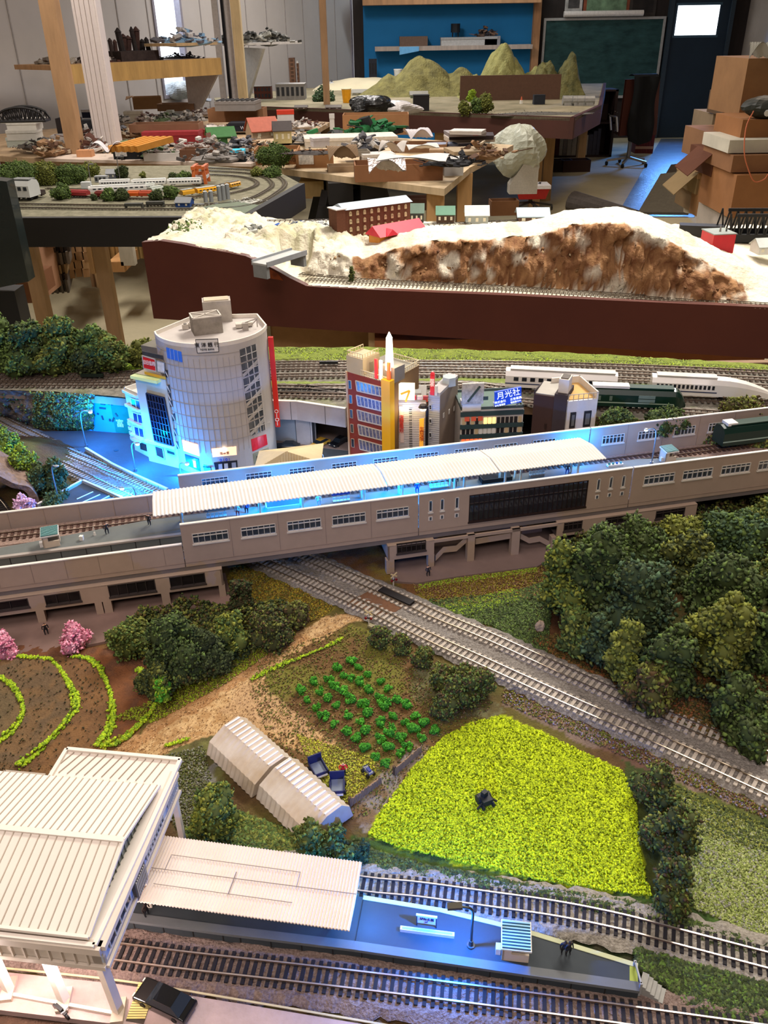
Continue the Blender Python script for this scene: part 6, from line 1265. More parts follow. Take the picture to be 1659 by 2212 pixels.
print('arc r',rr_,A,B,Mf,arc_[0],arc_[-1])
dep=.075; bk1=arc_[0]+Vector((.03,dep*.72,0)); bk2=arc_[-1]+Vector((-.015,dep*.55,0))
foot=[(p.x,p.y) for p in arc_]+[(bk2.x,bk2.y),(bk1.x,bk1.y)]
t=thing('department_store','tall cream rounded department store with TOYO BANK sign and red vertical banner','building',(arc_[0].x,arc_[0].y,ST)); O=Vector((arc_[0].x,arc_[0].y,ST)); TI=Matrix.Translation(-O)
segs=[Fr(arc_[i],arc_[i+1],0) for i in range(NS)]
def csurf(px,py):
    best=None
    for s in segs:
        h=s.hit(px,py); a=(h-s.o).dot(s.d)
        if -.0002<=a<=s.w+.0002 and (best is None or h.y<best[0].y): best=(h,s.n)
    if best is None:
        s=segs[0] if px<450 else segs[-1]; best=(s.hit(px,py),s.n)
    return best
m_cr=M('#b3aca6',.75,0,.05,60)
mb=MB(TI); mb.prism(foot,ST,ZT_-.004)
mb.build('walls',m_cr,t)
mb=MB(TI); ins=[(ux+(rr_-.0016)*math.cos(ta+(tb-ta)*i/NS),uy+(rr_-.0016)*math.sin(ta+(tb-ta)*i/NS)) for i in range(NS+1)]
for i in range(NS): mb.prism([foot[i],foot[i+1],ins[i+1],ins[i]],ZT_-.004,ZT_)
for p,q in ((foot[NS],foot[NS+1]),(foot[NS+1],foot[NS+2]),(foot[NS+2],foot[0])): mb.bar((*p,ZT_-.002),(*q,ZT_-.002),.0016,.004)
mb.build('parapet',M('#d8d0c4',.7),t)
mb=MB(TI)      # panel seams
for k in range(1,9):
    z=ST+.028+k*.0135
    for i in range(1,NS-7):
        s=segs[i]; mb.bar(s.pt(0,-.0002,z),s.pt(s.w,-.0002,z),.0004,.0004)
for i in range(1,NS-7): mb.bar(segs[i].pt(0,-.0002,.03),segs[i].pt(0,-.0002,.135),.0004,.0004)
mb.build('panel_seams',M('#a09992',.8),t)
def cs(name,q,m,off=.0008,nu=5): return MB(TI).slab(csurf,q,off,nu).build(name,m,t)
cs('bank_sign',[(422,733),(471,731),(473,760),(426,763)],M('#3a3634',.6),.0006); bs=cs('bank_sign_face',[(423.5,734.5),(469.5,732.5),(471.5,758.5),(427.5,761.5)],M('#dcd6cc',.6),.001)
def ctext(body,px,py,h,mat,vert=False,name='lettering',sx=1,pr=None):
    p,n=csurf(px,py); k=mpp(p); q=p+n*.0016-O; return text(body,h*k*1.15,mat,pr or t,q,(math.pi/2,0,math.atan2(n.x,-n.y)),name,vert=vert,sx=sx)
m_bk=M('#2a2624',.6)
ctext('東 洋 銀 行',447,744.5,9.5,m_bk,pr=bs); ctext('TOYO BANK',448,754,4.6,m_bk,pr=bs)
cs('blue_window',[(360,750),(392,760),(395,782),(363,773)],M('#2f62c0',.2,0,.15,60,emit=.25))
for i in range(3): cs('window_bar',[(368+i*8,752.5+i*2.5),(369+i*8,752.8+i*2.5),(371.6+i*8,775.5+i*2.5),(370.6+i*8,775+i*2.5)],M('#8aa4d8',.5),.0012,1)
# stair windows on the right
def lerp2(a,b,u): return (a[0]*(1-u)+b[0]*u,a[1]*(1-u)+b[1]*u)
TL,TR,BL,BR=(517,754),(552,741),(541,944),(573,930)
for i in range(6):
    u0,u1=i/6+.008,(i+1)/6-.012; q=[lerp2(TL,BL,u0),lerp2(TR,BR,u0),lerp2(TR,BR,u1),lerp2(TL,BL,u1)]
    cs('stair_window',q,M('#4f5358',.2,0,.35,120),.0005)
    if i: cs('stair_flight',[lerp2(q[0],q[3],.75),lerp2(q[1],q[2],.05),lerp2(q[1],q[2],.35),lerp2(q[0],q[3],1)],M('#b0aaa2',.7),.001,3)
    for k in (.33,.66,.97): a_=lerp2(q[0],q[1],k); b_=lerp2(q[3],q[2],k); cs('mullion',[a_,(a_[0]+1,a_[1]),(b_[0]+1,b_[1]),b_],M('#c4bfb8',.6),.0014,1)
    a_=lerp2(q[0],q[3],.5); b_=lerp2(q[1],q[2],.5); cs('transom',[a_,b_,(b_[0],b_[1]+1),(a_[0],a_[1]+1)],M('#c4bfb8',.6),.0014,2)
# small slots on the left edge
for i,(x,y) in enumerate(((357,808),(361,840),(363,858),(366,872),(372,902),(376,934),(380,962))):
    cs('slot_window',[(x,y-8),(x+6,y-9),(x+8,y+7),(x+2,y+7)],M('#2c2a2c',.5),.0006,2)
    cs('slot_fin',[(x,y-8),(x+2,y-7),(x+7,y+4),(x+8,y+7)],M('#d8d2ca',.6),.0012,2)
# ground floor
cs('orange_sign',[(394,950),(428,960),(431,985),(398,973)],M('#ffb98a',.4,0,.1,60,emit=1.3));
cs('shop_window',[(400,981),(430,991),(434,1018),(404,1004)],M('#123a9a',.25,0,.4,90,emit=.6)); cs('red_figure',[(418,994),(424,995),(426,1010),(420,1008)],M('#c0305a',.4,emit=.8),.0014,1)
cs('bank_plate',[(440,1003),(455,1007),(456,1019),(441,1016)],M('#58c8d8',.5)); ctext('東洋銀行',448,1008,4,m_bk);
cs('cafe_sign',[(457,969),(510,964),(511,982),(460,987)],M('#ffc49a',.4,0,.1,60,emit=1.2)); ctext('0101',486,992,8,M('#2038b0',.4,emit=.3),sx=1.3)
mb=MB(TI); p,n=csurf(484,970); mb.cyl(p+n*.001,p+n*.003,.0028,n=12); mb.build('round_lamp',M('#fff2d8',.4,emit=4),t); ctext('喫茶室',485,978,6,M('#7a4028',.5))
cs('entrance',[(462,999),(512,994),(513,1013),(466,1016)],M('#2a2a2e',.3)); cs('door_leaf',[(472,1002),(480,1001),(481,1014),(473,1015)],M('#b8b4b0',.4),.0012,1); cs('door_leaf',[(484,1001),(492,1000),(493,1013),(485,1014)],M('#c8c4c0',.4),.0012,1); cs('door_leaf',[(500,999),(509,998),(510,1012),(501,1013)],M('#9a9ea8',.4),.0012,1)
cs('display_window',[(542,949),(574,938),(577,960),(545,975)],M('#b01c2c',.3,0,.4,140,emit=.35)); cs('poster_panel',[(546,980),(579,966),(581,989),(549,1003)],M('#8d8c74',.5,0,.3,90));
for x,y in ((555,990),(563,987),(571,984)): cs('poster_figure',[(x-2,y-5),(x+2,y-6),(x+2,y+4),(x-2,y+5)],M('#3a3634',.6),.0014,1)
cs('base_band',[(540,930),(596,905),(597,915),(541,942)],M('#b0a89e',.7),.0005,4)
mb=MB(TI); p0_=arc_[-1]; n0=segs[-1].d; top_=Vector((p0_.x,p0_.y,hz(p0_,728))); b_=Vector((p0_.x,p0_.y,hz(p0_,921)));
mb.bar(Vector((p0_.x+.0035,p0_.y,top_.z)),Vector((p0_.x+.0035,p0_.y,b_.z)),.0052,.004); mb.build('red_banner',M('#d0281e',.45),t)
text(list('OIOI'),.0062,M('#f0e8e0',.5),t,Vector((p0_.x+.0035,p0_.y-.0036,b_.z+.012))-O,(math.pi/2,0,0),vert=True)
# rooftop
mb=MB(TI); c1=W(447,712,ZT_-.002); c1.z=ZT_-.004; mb.box((c1.x,c1.y,ZT_+.004),(.030,.022,.020),.35); mb.build('plant_room',M('#9a9288',.8,0,.25,60,h2='#6f675e'),t)
mb=MB(TI);
for s in (-1,1): mb.box((c1.x,c1.y,ZT_+.0145),(.034,.0012,.001),.35+s*.62)
for a_ in (0,math.pi/2):
    for s in (-1,1): v=Vector((math.cos(.35+a_+math.pi/2),math.sin(.35+a_+math.pi/2),0))*s*(.0105 if a_==0 else .0145); mb.box((c1.x+v.x,c1.y+v.y,ZT_+.0142),(.030 if a_==0 else .022,.0012,.0012),.35+a_)
mb.build('roof_frame',M('#c8c0b4',.7),t)
c2=W(470,690,ZT_-.002); mb=MB(TI); mb.box((c2.x,c2.y+.004,ZT_+.007),(.030,.018,.024),.2); mb.build('lift_room',M('#a8a096',.8,0,.2,60),t); mb=MB(TI); mb.box((c2.x,c2.y+.004,ZT_+.0195),(.026,.014,.001),.2); mb.build('lift_room_roof',M('#b8ac94',.8),t)
for i in range(4):
    p=W(400+i*13,703-i*4,ZT_); mb=MB(TI); mb.box((p.x,p.y,ZT_-.001),(.0065,.005,.005),.3); mb.c=1; mb.cyl((p.x,p.y,ZT_+.0015),(p.x,p.y,ZT_+.002),.0018,n=10); mb.build('air_unit',[M('#b8b0a4',.7),M('#5a544e',.6)],t)
for i in range(3):
    p=W(515+i*12,700-i*2,ZT_); mb=MB(TI); mb.box((p.x,p.y,ZT_-.001),(.006,.009,.004),.2); mb.build('roof_duct',M('#c8c0b4',.7),t)
mb=MB(TI); p=W(530,705,ZT_); mb.box((p.x,p.y,ZT_),(.006,.006,.008),.2); mb.bar((p.x,p.y,ZT_+.004),(p.x+.012,p.y+.004,ZT_+.007),.001,.001); mb.bar((p.x+.012,p.y+.004,ZT_+.007),(p.x+.012,p.y+.004,ZT_-.002),.001,.001); mb.bar((p.x+.005,p.y,ZT_),(p.x+.012,p.y+.004,ZT_+.006),.0008,.0008); mb.build('window_hoist',M('#a09890',.6),t)
# == black glass building with billboards
L=(320,1000);Rp=(372,1018)
t,f,H=bfoot('glass_building','building with black gridded glass front and roof billboards left of the department store',(322,996),(386,1012),766,.06)
H=hz(f.pt(0),757)-ST; wd=f.w
MB().bx(0,wd,.0005,.045,0,H*.80).build('walls',M('#c9c4b4',.7),t)
MB().bx(-.001,wd*.9,.018,.046,H*.80,H).build('roof_house',M('#6a665c',.8),t)
win(t,f,[(318,848),(356,858),(376,962),(336,950)],M('#0c0f22',.08,0,.5,120),'#2c2f44',5,7,name='glass_front',off=.0016)
win(t,f,[(308,768),(336,776),(338,802),(311,795)],M('#c02028',.4,0,.1,60,emit=.15),'#b8b0a8',0,1,name='red_billboard'); lett(t,f,'日日信用',323.5,784,9.5,M('#f0e0dc',.5),sx=.75)
win(t,f,[(339,778),(356,783),(357,806),(341,803)],M('#d8d4cc',.5,0,.25,150),'#8a8680',0,1,name='white_billboard')
win(t,f,[(312,802),(358,814),(359,820),(313,808)],M('#d8a838',.5),None,name='yellow_band'); win(t,f,[(307,758),(352,768),(353,777),(308,766)],M('#3c3a38',.6,0,.4,200),None,name='roof_rail')
MB().bx(.0,wd*.85,-.006,.002,H*.775,H*.80).build('canopy_ledge',M('#c8d898',.5,emit=.25),t)
win(t,f,[(335,962),(352,968),(356,992),(339,984)],M('#3a2426',.4),'#a8d0b8',0,1,name='entrance'); MB().bx(.0,wd,-.0025,0,.024,.0275).build('fascia_band',M('#d8d4d0',.5),t)
win(t,f,[(360,970),(378,976),(380,984),(362,979)],M('#16302c',.4),'#9ad0b4',0,1,name='shop_window')
# == slim white building
t,f,H=bfoot('white_building','slim white building with blue windows at the left of the street',(292,972),(326,990),858,.05); f2=f
H=hz(f.pt(0),836)-ST; wd=f.w
MB().bx(0,wd,0,.04,0,H*.93).build('walls',M('#c8c6c0',.6),t)
mb=MB();
for a_ in ((0,wd,0,.0012),(0,wd,.039,.04),(0,.0012,0,.04),(wd-.0012,wd,0,.04)): mb.bx(*a_,H*.93,H)
mb.build('parapet',M('#d8d4cc',.6),t); MB().bx(wd*.55,wd*.95,.012,.03,H*.93,H*1.12).build('stair_house',M('#c4bcae',.7),t)
for i,(x,y) in enumerate(((283,860),(287,890),(290,920))): win(t,f,[(x,y),(x+20,y+6),(x+23,y+26),(x+3,y+20)],M('#1f3f66',.12,0,.3,90),'#d8dce0',1,1)
for i,y in enumerate((852,880,910,938)): s,z=f.sz(290,y); MB().bx(0,wd*.85,-.003,0,z-.002,z+.001).build('balcony',M('#d0d0cc',.6),t)
win(t,f,[(302,955),(316,960),(318,975),(304,970)],M('#3a2c2a',.5),None,name='entrance'); s,z=f.sz(303,948); MB().bx(s-.006,s+.008,-.008,0,z-.001,z+.002).build('awning',M('#c8b898',.6),t)
s,z=f.sz(283,920);
for k in range(4): MB().bx(-.005,0,-.001,.001,z-k*.006,z-k*.006+.004).build('side_sign',M('#c8ccd4',.5),t)
# == red brick office with yellow corner
pl_=W(757,986,0)
cL=G(759,.805); ZR=hz(cL,803); cM=W(836,828,ZR); cR=W(905,790,ZR)
f=Fr((cL.x,cL.y),(cM.x,cM.y),0); g=Fr((cM.x,cM.y),(cR.x,cR.y),0); O=Vector((cL.x,cL.y,0))
t=thing('red_office','dark red brick office block with bands of curtained windows and a cream stair tower','building',(cL.x,cL.y,0),f.rz)
wd=f.w; bq=g.pt(g.w); lb=Vector((f.d.x,f.d.y,0)); nb=-f.n
def toL(v): d=v-Vector((cL.x,cL.y,0)); return (d.dot(f.d),d.dot(nb))
A1=toL(g.pt(0)); A2=toL(g.pt(g.w)); fp=[(0,0),(wd,0),A2,(A2[0]-wd*.95,A2[1]+.004)]
m_rb=M('#8d3a30',.8,0,.08,200)
MB().prism(fp,ST,ZR).build('walls',[M('#7d6448',.8)],t)
mb=MB(); mb.bx(0,wd*.90,-.0002,.0008,ST,ZR); mb.build('brick_front',m_rb,t)
MB().bx(-.0022,.0,-.0012,.003,ST,ZR).build('corner_strip',M('#c8a888',.7),t)
my=M('#d8a018',.45,0,.06,30,emit=.25)
mb=MB(); mb.bx(wd*.90,wd+.006,-.003,.004,ST,ZR+.004); mb.build('yellow_pillar',my,t)
f.z0=0
for i in range(5):
    y=827+i*31.5; x=769+i*1.6
    win(t,f,[(x,y-5),(836,y+12),(838,y+32),(x+3,y+17)],M('#34427a',.15,0,.7,420,h2='#8d90a8'),'#cfc8bc',7,1,name='window_band'); s,z=f.sz(x,y+14)
    if i<5: win(t,f,[(x-16,y-6),(x-10,y-5),(x-9,y+13),(x-15,y+12)],M('#2a3448',.2),'#c8beb0',0,1)
# rooftop terrace, railings, tower
fz=ZR
mb=MB(); mb.prism([(.001,.002),(wd,.002),(A2[0]-.001,A2[1]-.001),(A2[0]-wd*.9,A2[1]+.002)],fz,fz+.0012); mb.build('roof_deck',M('#8d887c',.9),t)
def rail(p,q,n,h=.006,z=fz):
    mb=MB(); p,q=Vector((*p,z)),Vector((*q,z)); mb.bar(p+Vector((0,0,h)),q+Vector((0,0,h)),.0007,.0007); mb.bar(p+Vector((0,0,.001)),q+Vector((0,0,.001)),.0007,.0007)
    for i in range(n+1): r=p.lerp(q,i/n); mb.bar(r,r+Vector((0,0,h)),.0005,.0005)
    return mb.build('railing',M('#d8c8a4',.6),t)
rail((.018,.0),(wd,.0),16); rail((wd,.0),A2,16); rail(A2,(A2[0]-wd*.8,A2[1]),14)
H2=hz(cL,768)-fz
MB().bx(-.001,.021,.0,.026,fz,fz+H2).build('stair_tower',M('#c4b494',.8,0,.06,40),t); rail((0,.001),(.02,.001),6,.005,fz+H2); rail((.0,.001),(.0,.025),6,.005,fz+H2); rail((.02,.001),(.02,.025),6,.005,fz+H2)
MB().bx(.0212,.022,.010,.015,fz+.001,fz+.012).build('roof_door',M('#a89878',.7),t); MB().box((wd*.62,.028,fz+.005),(.010,.008,.008)).build('vent_box',M('#8a5a40',.7),t); MB().cyl((wd*.3,.008,fz+.001),(wd*.3,.008,fz+.006),.003,.002).build('vent',M('#c4b494',.7),t)
mb=MB(); mb.box((wd*.95,.012,fz+.008),(.018,.016,.015)); mb.build('sign_room',M('#8a8478',.7),t)
s,z=f.sz(853,745,.008); mb=MB(); mb.cyl((wd*.97,.006,fz+.012),(wd*.97,.006,fz+.044),.0042,.003,8); mb.cyl((wd*.97,.006,fz+.044),(wd*.97,.006,fz+.05),.0032,.0004,8); mb.build('lit_tower_sign',M('#fff4d8',.4,emit=5),t)
for dx,c in ((-.012,'#c83028'),(-.006,'#f0e0d0'),(.004,'#e86028')): MB().box((wd*.97+dx,.0,fz+.012),(.003,.002,.02)).build('roof_sign',M(c,.5,emit=.8),t)
h=g;
for i,(x,y) in enumerate(((877,828),(890,820))):
    pass
# lit white signboard with arrow in front
p=W(868,985,ST); q=g.hit(880,870); t3=thing('lit_signboard','glowing white sign board with an orange arrow beside the yellow pillar','sign',(q.x-.002,q.y-.012,0),-.1)
zz=hz(t3.location,858); mb=MB(); mb.box((0,0,zz),(.018,.003,.030)); mb.build('panel',M('#fff0d0',.4,emit=2.2),t3); mb=MB(); mb.bar((-.005,-.002,zz+.004),(.004,-.002,zz+.008),.001,.002); mb.bar((.004,-.002,zz+.008),(.0,-.002,zz-.004),.001,.002); mb.build('arrow',M('#e08a20',.5,emit=1),t3)
MB().bar((0,0,ST),(0,0,zz-.015),.003,.003).build('post',M('#a88838',.5),t3)
# == ribbed white building with banners
t,f,H=bfoot('ribbed_building','narrow grey ribbed building with red and orange vertical banners',(862,.788),(918,.786),872,.05); wd=f.w; H=hz(f.pt(0),868)-ST
mb=MB(); mb.bx(0,wd,0,.04,0,H); mb.build('walls',M('#b0aeb0',.6),t)
mb=MB()
for i in range(44): mb.bx(0,wd,-.0006,0,H*(i+.2)/44,H*(i+.6)/44)
mb.build('ribs',M('#c4c2c4',.5),t)
win(t,f,[(883,880),(890,880),(892,985),(884,985)],M('#16161a',.4),'#c8c8c8',0,14,name='stair_window')
win(t,f,[(862,876),(870,876),(873,955),(865,955)],M('#d0c0bc',.5),None,name='white_banner',off=.002); lett(t,f,list('店舗事務所'),867.5,915,9,M('#c04038',.5),True,off=.0024)
win(t,f,[(906,905),(916,903),(914,972),(906,974)],M('#f0a838',.5,emit=.5),None,name='orange_banner',off=.002); lett(t,f,list('生命保険'),911,936,9,M('#b03020',.5),True,off=.0024)
MB().bx(0,wd,0,.04,H,H+.002).build('roof',M('#8a8680',.7),t); MB().box((wd*.6,.012,H+.004),(.012,.010,.006)).build('roof_unit',M('#8d8d8a',.7),t)
for i,c in enumerate(('#c03030','#d8b8a8','#a83828')): MB().box((wd*.55+i*.006,.002,H+.003),(.005,.003,.006)).build('roof_figure',M(c,.5),t)
rd=lambda: None
# black street lamp post glowing warm
q=G(919,.79); t=thing('street_lantern','tall black street lantern glowing warm between the two grey buildings','lamp',(q.x,q.y-.014,ST)); zt=hz(t.location,878)-ST; MB().cyl((0,0,0),(0,0,zt),.0016,n=8).build('pole',M('#0f0f12',.5),t); mb=MB(); mb.cyl((-.004,0,zt+.002),(-.004,0,zt-.001),.0035,.005,10); mb.build('head',M('#2a2218',.5),t); MB().cyl((-.004,0,zt-.0015),(-.004,0,zt-.004),.0035,.0028,10).build('bulb',M('#ffd890',.4,emit=14),t)
# == grey building
t,f,H=bfoot('grey_building','slim grey ribbed building with a red and white vertical roof sign',(924,.790),(947,.786),858,.05); wd=f.w; H=hz(f.pt(0),852)-ST; O=f.o
gR=G(984,.835); a2=toL
def loc(f,v): d=v-f.o; return (d.dot(f.d),-d.dot(f.n))
c3=loc(f,gR); mb=MB(); mb.prism([(0,0),(wd,0),c3,(c3[0]-wd,c3[1]+.004)],0,H); mb.build('walls',M('#85766a',.8,0,.08,60),t)
mb=MB(); mb.bx(0,wd,-.0008,0,0,H);
for i in range(40): mb.bx(0,wd,-.0014,-.0008,H*(i+.2)/40,H*(i+.6)/40)
mb.build('ribbed_front',M('#a8aab0',.6),t)
for y in (878,908,938): win(t,f,[(928,y-5),(933,y-5),(934,y+5),(929,y+5)],M('#14161c',.3),'#c8ccd4',0,1,name='round_window',off=.002)
MB().prism([(0,0),(wd,0),c3,(c3[0]-wd,c3[1]+.004)],H,H+.003).build('roof',M('#a8a4a4',.7),t)
zr=hz(f.pt(wd*.3),808)-ST; mb=MB(); mb.box((wd*.3,0,(H+zr)/2),(.0042,.002,(zr-H))); mb.cyl((wd*.3,-.001,zr),(wd*.3,.001,zr),.0021,n=12); mb.build('red_sign',M('#c8303a',.5,emit=.3),t); text(list('喫茶'),.0048,M('#f4e8e4',.5,emit=.2),t,(wd*.3,-.0013,(H+zr)/2+.002),vert=True)
MB().bx(wd*.55,wd*.75,-.001,.001,H,zr-.012).build('sign_frame',M('#c8c8c8',.5),t)
mb=MB(); mb.cyl((c3[0]*.75,c3[1]*.6,H),(c3[0]*.75,c3[1]*.6,H+.009),.008,.0075,6); mb.build('roof_tank',M('#a9b4b8',.7),t)
sd=Fr(f.pt(wd),gR,ST)
for x,y in ((958,897),(970,889),(981,882)):
    s,z=sd.sz(x,y); p=Vector(loc(f,sd.pt(s))+(z,)); MB().box(p,(.001,.0035,.005)).build('side_window',M('#c4c0b8',.5),t)
# == low office with lit windows and billboards
t,f,H=bfoot('banded_office','low office with dark green bands, yellow lit windows and a blue roof sign',(991,.795),(1121,.80),838,.05); wd=f.w; H=hz(f.pt(0),887)-ST; dp=.05
MB().bx(0,wd,0,dp,0,H).build('walls',M('#c4beb4',.7),t)
MB().bx(.002,wd-.002,.002,dp-.002,H,H+.0008).build('roof',M('#5f746c',.8),t)
mb=MB();
for a_ in ((0,wd,0,.0015),(0,wd,dp-.0015,dp),(0,.0015,0,dp),(wd-.0015,wd,0,dp)): mb.bx(*a_,H,H+.003)
mb.build('parapet',M('#4a5858',.7),t)
zz=H
for r,(zf,cols) in enumerate(((909,'tdtdtLLLdddddt'),(931,'dddtwwwwddtddt'),(951,'rrrrrtttddddtd'))):
    for i,c in enumerate(cols):
        n=len(cols); x=wd*(.015+.97*(i+.5)/n); w_=wd*.36/n; z=f.sz(1050,zf)[1]
        col={'t':('#a08a6a',.25),'d':('#26262a',0),'L':('#ffcf7a',1.5),'w':('#b8b4ae',.2),'r':('#e8683c',.9)}[c]
        MB().bx(x-w_,x+w_,-.0008,0,z-.0036,z+.0036).build('window',M(col[0],.25,0,.15,200,emit=col[1]),t)
for z in (893,920,941): z=f.sz(1050,z)[1]; MB().bx(-.0005,wd+.0005,-.0015,0,z-.0022,z+.0026).build('green_band',M('#2f4448',.6),t)
# pattern billboard
s0,zb0=f.sz(990,860); s1,zb1=f.sz(1032,826); MB().bx(.001,.001+(s1-s0),-.002,.014,H,H+.008).build('billboard_truss',M('#d8d4cc',.6),t)
MB().bx(.0,s1-s0+.003,-.003,.0,H+.008,zb1+.0).build('pattern_billboard',M('#d0ccc4',.6,0,.6,220,h2='#8f8c88'),t); mb=MB(); mb.bar((.006,-.0035,H+.011),(.018,-.0035,zb1-.003),.0008,.002); mb.bx(.022,.027,-.0038,-.003,H+.012,H+.016); mb.build('pattern_marks',M('#3a4a44',.6),t)
for i in range(3): MB().bx(.004+i*.007,.009+i*.007,-.001,0,H-.012,H-.004).build('red_window',M('#b8503a',.4,emit=.3),t)
q=[(1066,842),(1123,831),(1123,863),(1066,873)]; pts=[Vector((f.sz(*p)[0],0,f.sz(*p)[1])) for p in q]; mb=MB(); mb.ext([v+Vector((0,-.004,0)) for v in reversed(pts)],(0,-.003,0)); mb.build('blue_sign',M('#1440b8',.4,0,.05,30,emit=.45),t)
c=(pts[0]+pts[2])/2; rtx=lambda b,sz_,dx,dz: text(b,sz_,M('#dfe8ff',.4,emit=.7),t,(c.x+dx,-.0076,c.z+dz),(math.pi/2,-.19,0))
rtx('月光社',.0082,0,.0035); rtx('株式会社',.003,-.008,-.0045); rtx('広告募集',.003,.008,-.0015); rtx('ABCDE'.replace('ABCDE','本社営業部'),.0022,-.008,-.008); rtx('電話受付中',.0022,.008,-.005)
for i in range(3):
    x=c.x-.013+i*.012; MB().tube([(x,-.001,H+.003),(x+.002,.006,H+.007),(x+.001,-.003,c.z-.010)],.0006,5).build('sign_strut',M('#a8a8a4',.5),t); MB().cyl((x,.0,H+.006),(x+.004,.0,H+.008),.0024,.0015,8).build('flood_lamp',M('#b8b8b4',.4,.3),t)
# == brown building with chimney tower
t,f,H=bfoot('brown_building','dark brown windowless building with a taller stair tower',(1140,.80),(1208,.786),838,.05); wd=f.w; H=hz(f.pt(0),838)-ST
zt=hz(f.pt(wd*.7),828)-ST
mb=MB(); mb.bx(0,wd*.62,0,.04,0,H*.93); mb.build('walls',M('#3f2c28',.85,0,.08,60),t); MB().bx(.001,wd*.6,.002,.038,H*.93,H*.94).build('roof',M('#a8a49c',.8),t)
mb=MB(); mb.ext([(0,0,H*.93),(0,.0,H*.98),(0,.04,H*.93)],(.001,0,0)); mb.bx(wd*.62,wd,-.001,.03,0,H*.97); mb.build('stair_tower',M('#3b3338',.85,0,.08,60),t)
MB().bx(wd*.68,wd*.98,.004,.02,H*.97,zt*1.03).build('chimney',M('#cfc6b8',.7),t); MB().bx(wd*.72,wd*.94,.006,.018,zt*1.03,zt*1.04).build('chimney_top',M('#5a544e',.7),t)
for y in (.55,.25): MB().bx(wd*.4,wd*.46,-.0008,0,H*y,H*y+.006).build('window',M('#2a1e1c',.4),t)
# == white terraced house
t,f,H=bfoot('white_house','white house with roof terrace and blue lit lower floor right of the brown building',(1209,.786),(1266,.792),860,.05); wd=f.w; H=hz(f.pt(0),866)-ST
MB().bx(0,wd,.004,.045,0,H*.55).build('lower_walls',M('#b8bcc8',.6),t); MB().bx(0,wd+.002,-.002,.045,H*.55,H).build('upper_walls',M('#d0ccc8',.6),t)
MB().bx(-.001,wd+.003,-.004,.004,H*.2,H*.34).build('balcony',M('#cfcbc4',.6),t); MB().bx(.002,wd,.001,.043,H,H+.0008).build('roof_terrace',M('#c09a5c',.8),t)
mb=MB();
for a_ in ((0,wd+.002,.043,.045),(wd+.0005,wd+.002,-.002,.045)): mb.bx(*a_,H,H+.008)
mb.build('parapet',M('#d8d0c4',.6),t)
mb=MB(); mb.bar((0,-.002,H+.007),(wd+.002,-.002,H+.007),.0006,.0006)
for i in range(7): x=(wd+.002)*i/6; mb.bar((x,-.002,H),(x,-.002,H+.007),.0005,.0005)
mb.build('railing',M('#b0a898',.6),t)
for x0_,x1_ in ((.12,.32),(.62,.88)):
    mb=MB(); mb.bx(wd*x0_,wd*x1_,-.003,-.0015,H*.66,H*.86); mb.c=1; mb.bx(wd*x0_+.0015,wd*x1_-.0015,-.0034,-.003,H*.69,H*.83); mb.build('window',[M('#24262c',.4),M('#6a7078',.15)],t)
for x_ in (.2,.55): MB().bx(wd*x_,wd*(x_+.16),.003,.0042,H*.34,H*.50).build('blue_window',M('#1a3fb0',.3,emit=.5),t)
# cars
def car(lab,px,py,z,rz,L,col,wcol='#23292f',group=None,nm='model_car'):
    t=thing(nm,lab,'car',W(px,py,z),rz); wd=L*.38; h=L*.28
    prof=[(0,.12,.9),(.02,.42,.86),(.12,.56,.9),(.30,.62,.95),(.42,.92,.76),(.52,1.0,.72),(.72,.98,.72),(.86,.66,.86),(.97,.58,.88),(1,.35,.86),(1,.12,.88)]
    mb=MB(); vs=[];
    for x,z_,k in prof: vs+=[(L*(x-.5),-wd/2*k,h*z_),(L*(x-.5),-wd/2*(k if z_<.6 else k*.93),h*z_*1.0),(L*(x-.5),wd/2*(k if z_<.6 else k*.93),h*z_),(L*(x-.5),wd/2*k,h*z_)]
    ring=[(p[0],p[1]) for p in prof]
    mb.ext([(L*(x-.5),-wd/2,h*z_) for x,z_ in ((0,.14),(.0,.42),(.04,.52),(.28,.60),(.85,.60),(.98,.54),(1,.42),(1,.14))],(0,wd,0));
    bo=mb.build('body',M(col,.18,.1,.05,30,coat=.6),t); bv=bo.modifiers.new('b','BEVEL'); bv.width=L*.035; bv.segments=3
    mb=MB(); b0=.60;
    pts=[(.26,b0),(.40,.98),(.74,.98),(.90,b0)]; a_=[(L*(x-.5),wd/2*.92,h*z_) for x,z_ in pts]; b_=[(L*(x-.5),wd/2*.92,h*z_) for x,z_ in pts]
    vs=[]
    for s in (-1,1):
        for x,z_ in pts: vs.append((L*(x-.5),s*wd/2*(.94 if z_<.9 else .74),h*z_))
    mb.add(vs,[(0,1,2,3),(7,6,5,4),(0,4,5,1),(2,6,7,3),(1,5,6,2)]); mb.build('windows',M(wcol,.08,0,.1,20),t)
    MB().box((L*.07,0,h*.985),(L*.33,wd*.74,h*.05)).build('roof',M(col,.2,.1,.05,30,coat=.5),t)
    for x in (-.3,.3):
        for s in (-1,1): MB().cyl((L*x,s*wd*.40,h*.17),(L*x,s*wd*.52,h*.17),h*.18,n=14).build('wheel',M('#101012',.6),t)
    for s in (-1,1): MB().box((-L*.5,s*wd*.34,h*.42),(L*.02,wd*.16,h*.1)).build('headlight',M('#d8d4c0',.2),t)
    return t
car('yellow car parked in front of the underpass',691,962,.0035,-2.25+3.14,.027,'#e0b040')
car('black car half hidden by the red brick office',733,958,.0035,-2.2+3.14,.027,'#1b1e26')
car('black car parked beside the rounded department store',622,968,.0035,-.05,.028,'#101216')
car('large glossy black car on the road at the bottom left',358,2168,.0042,-.42,.031,'#0c0d10')
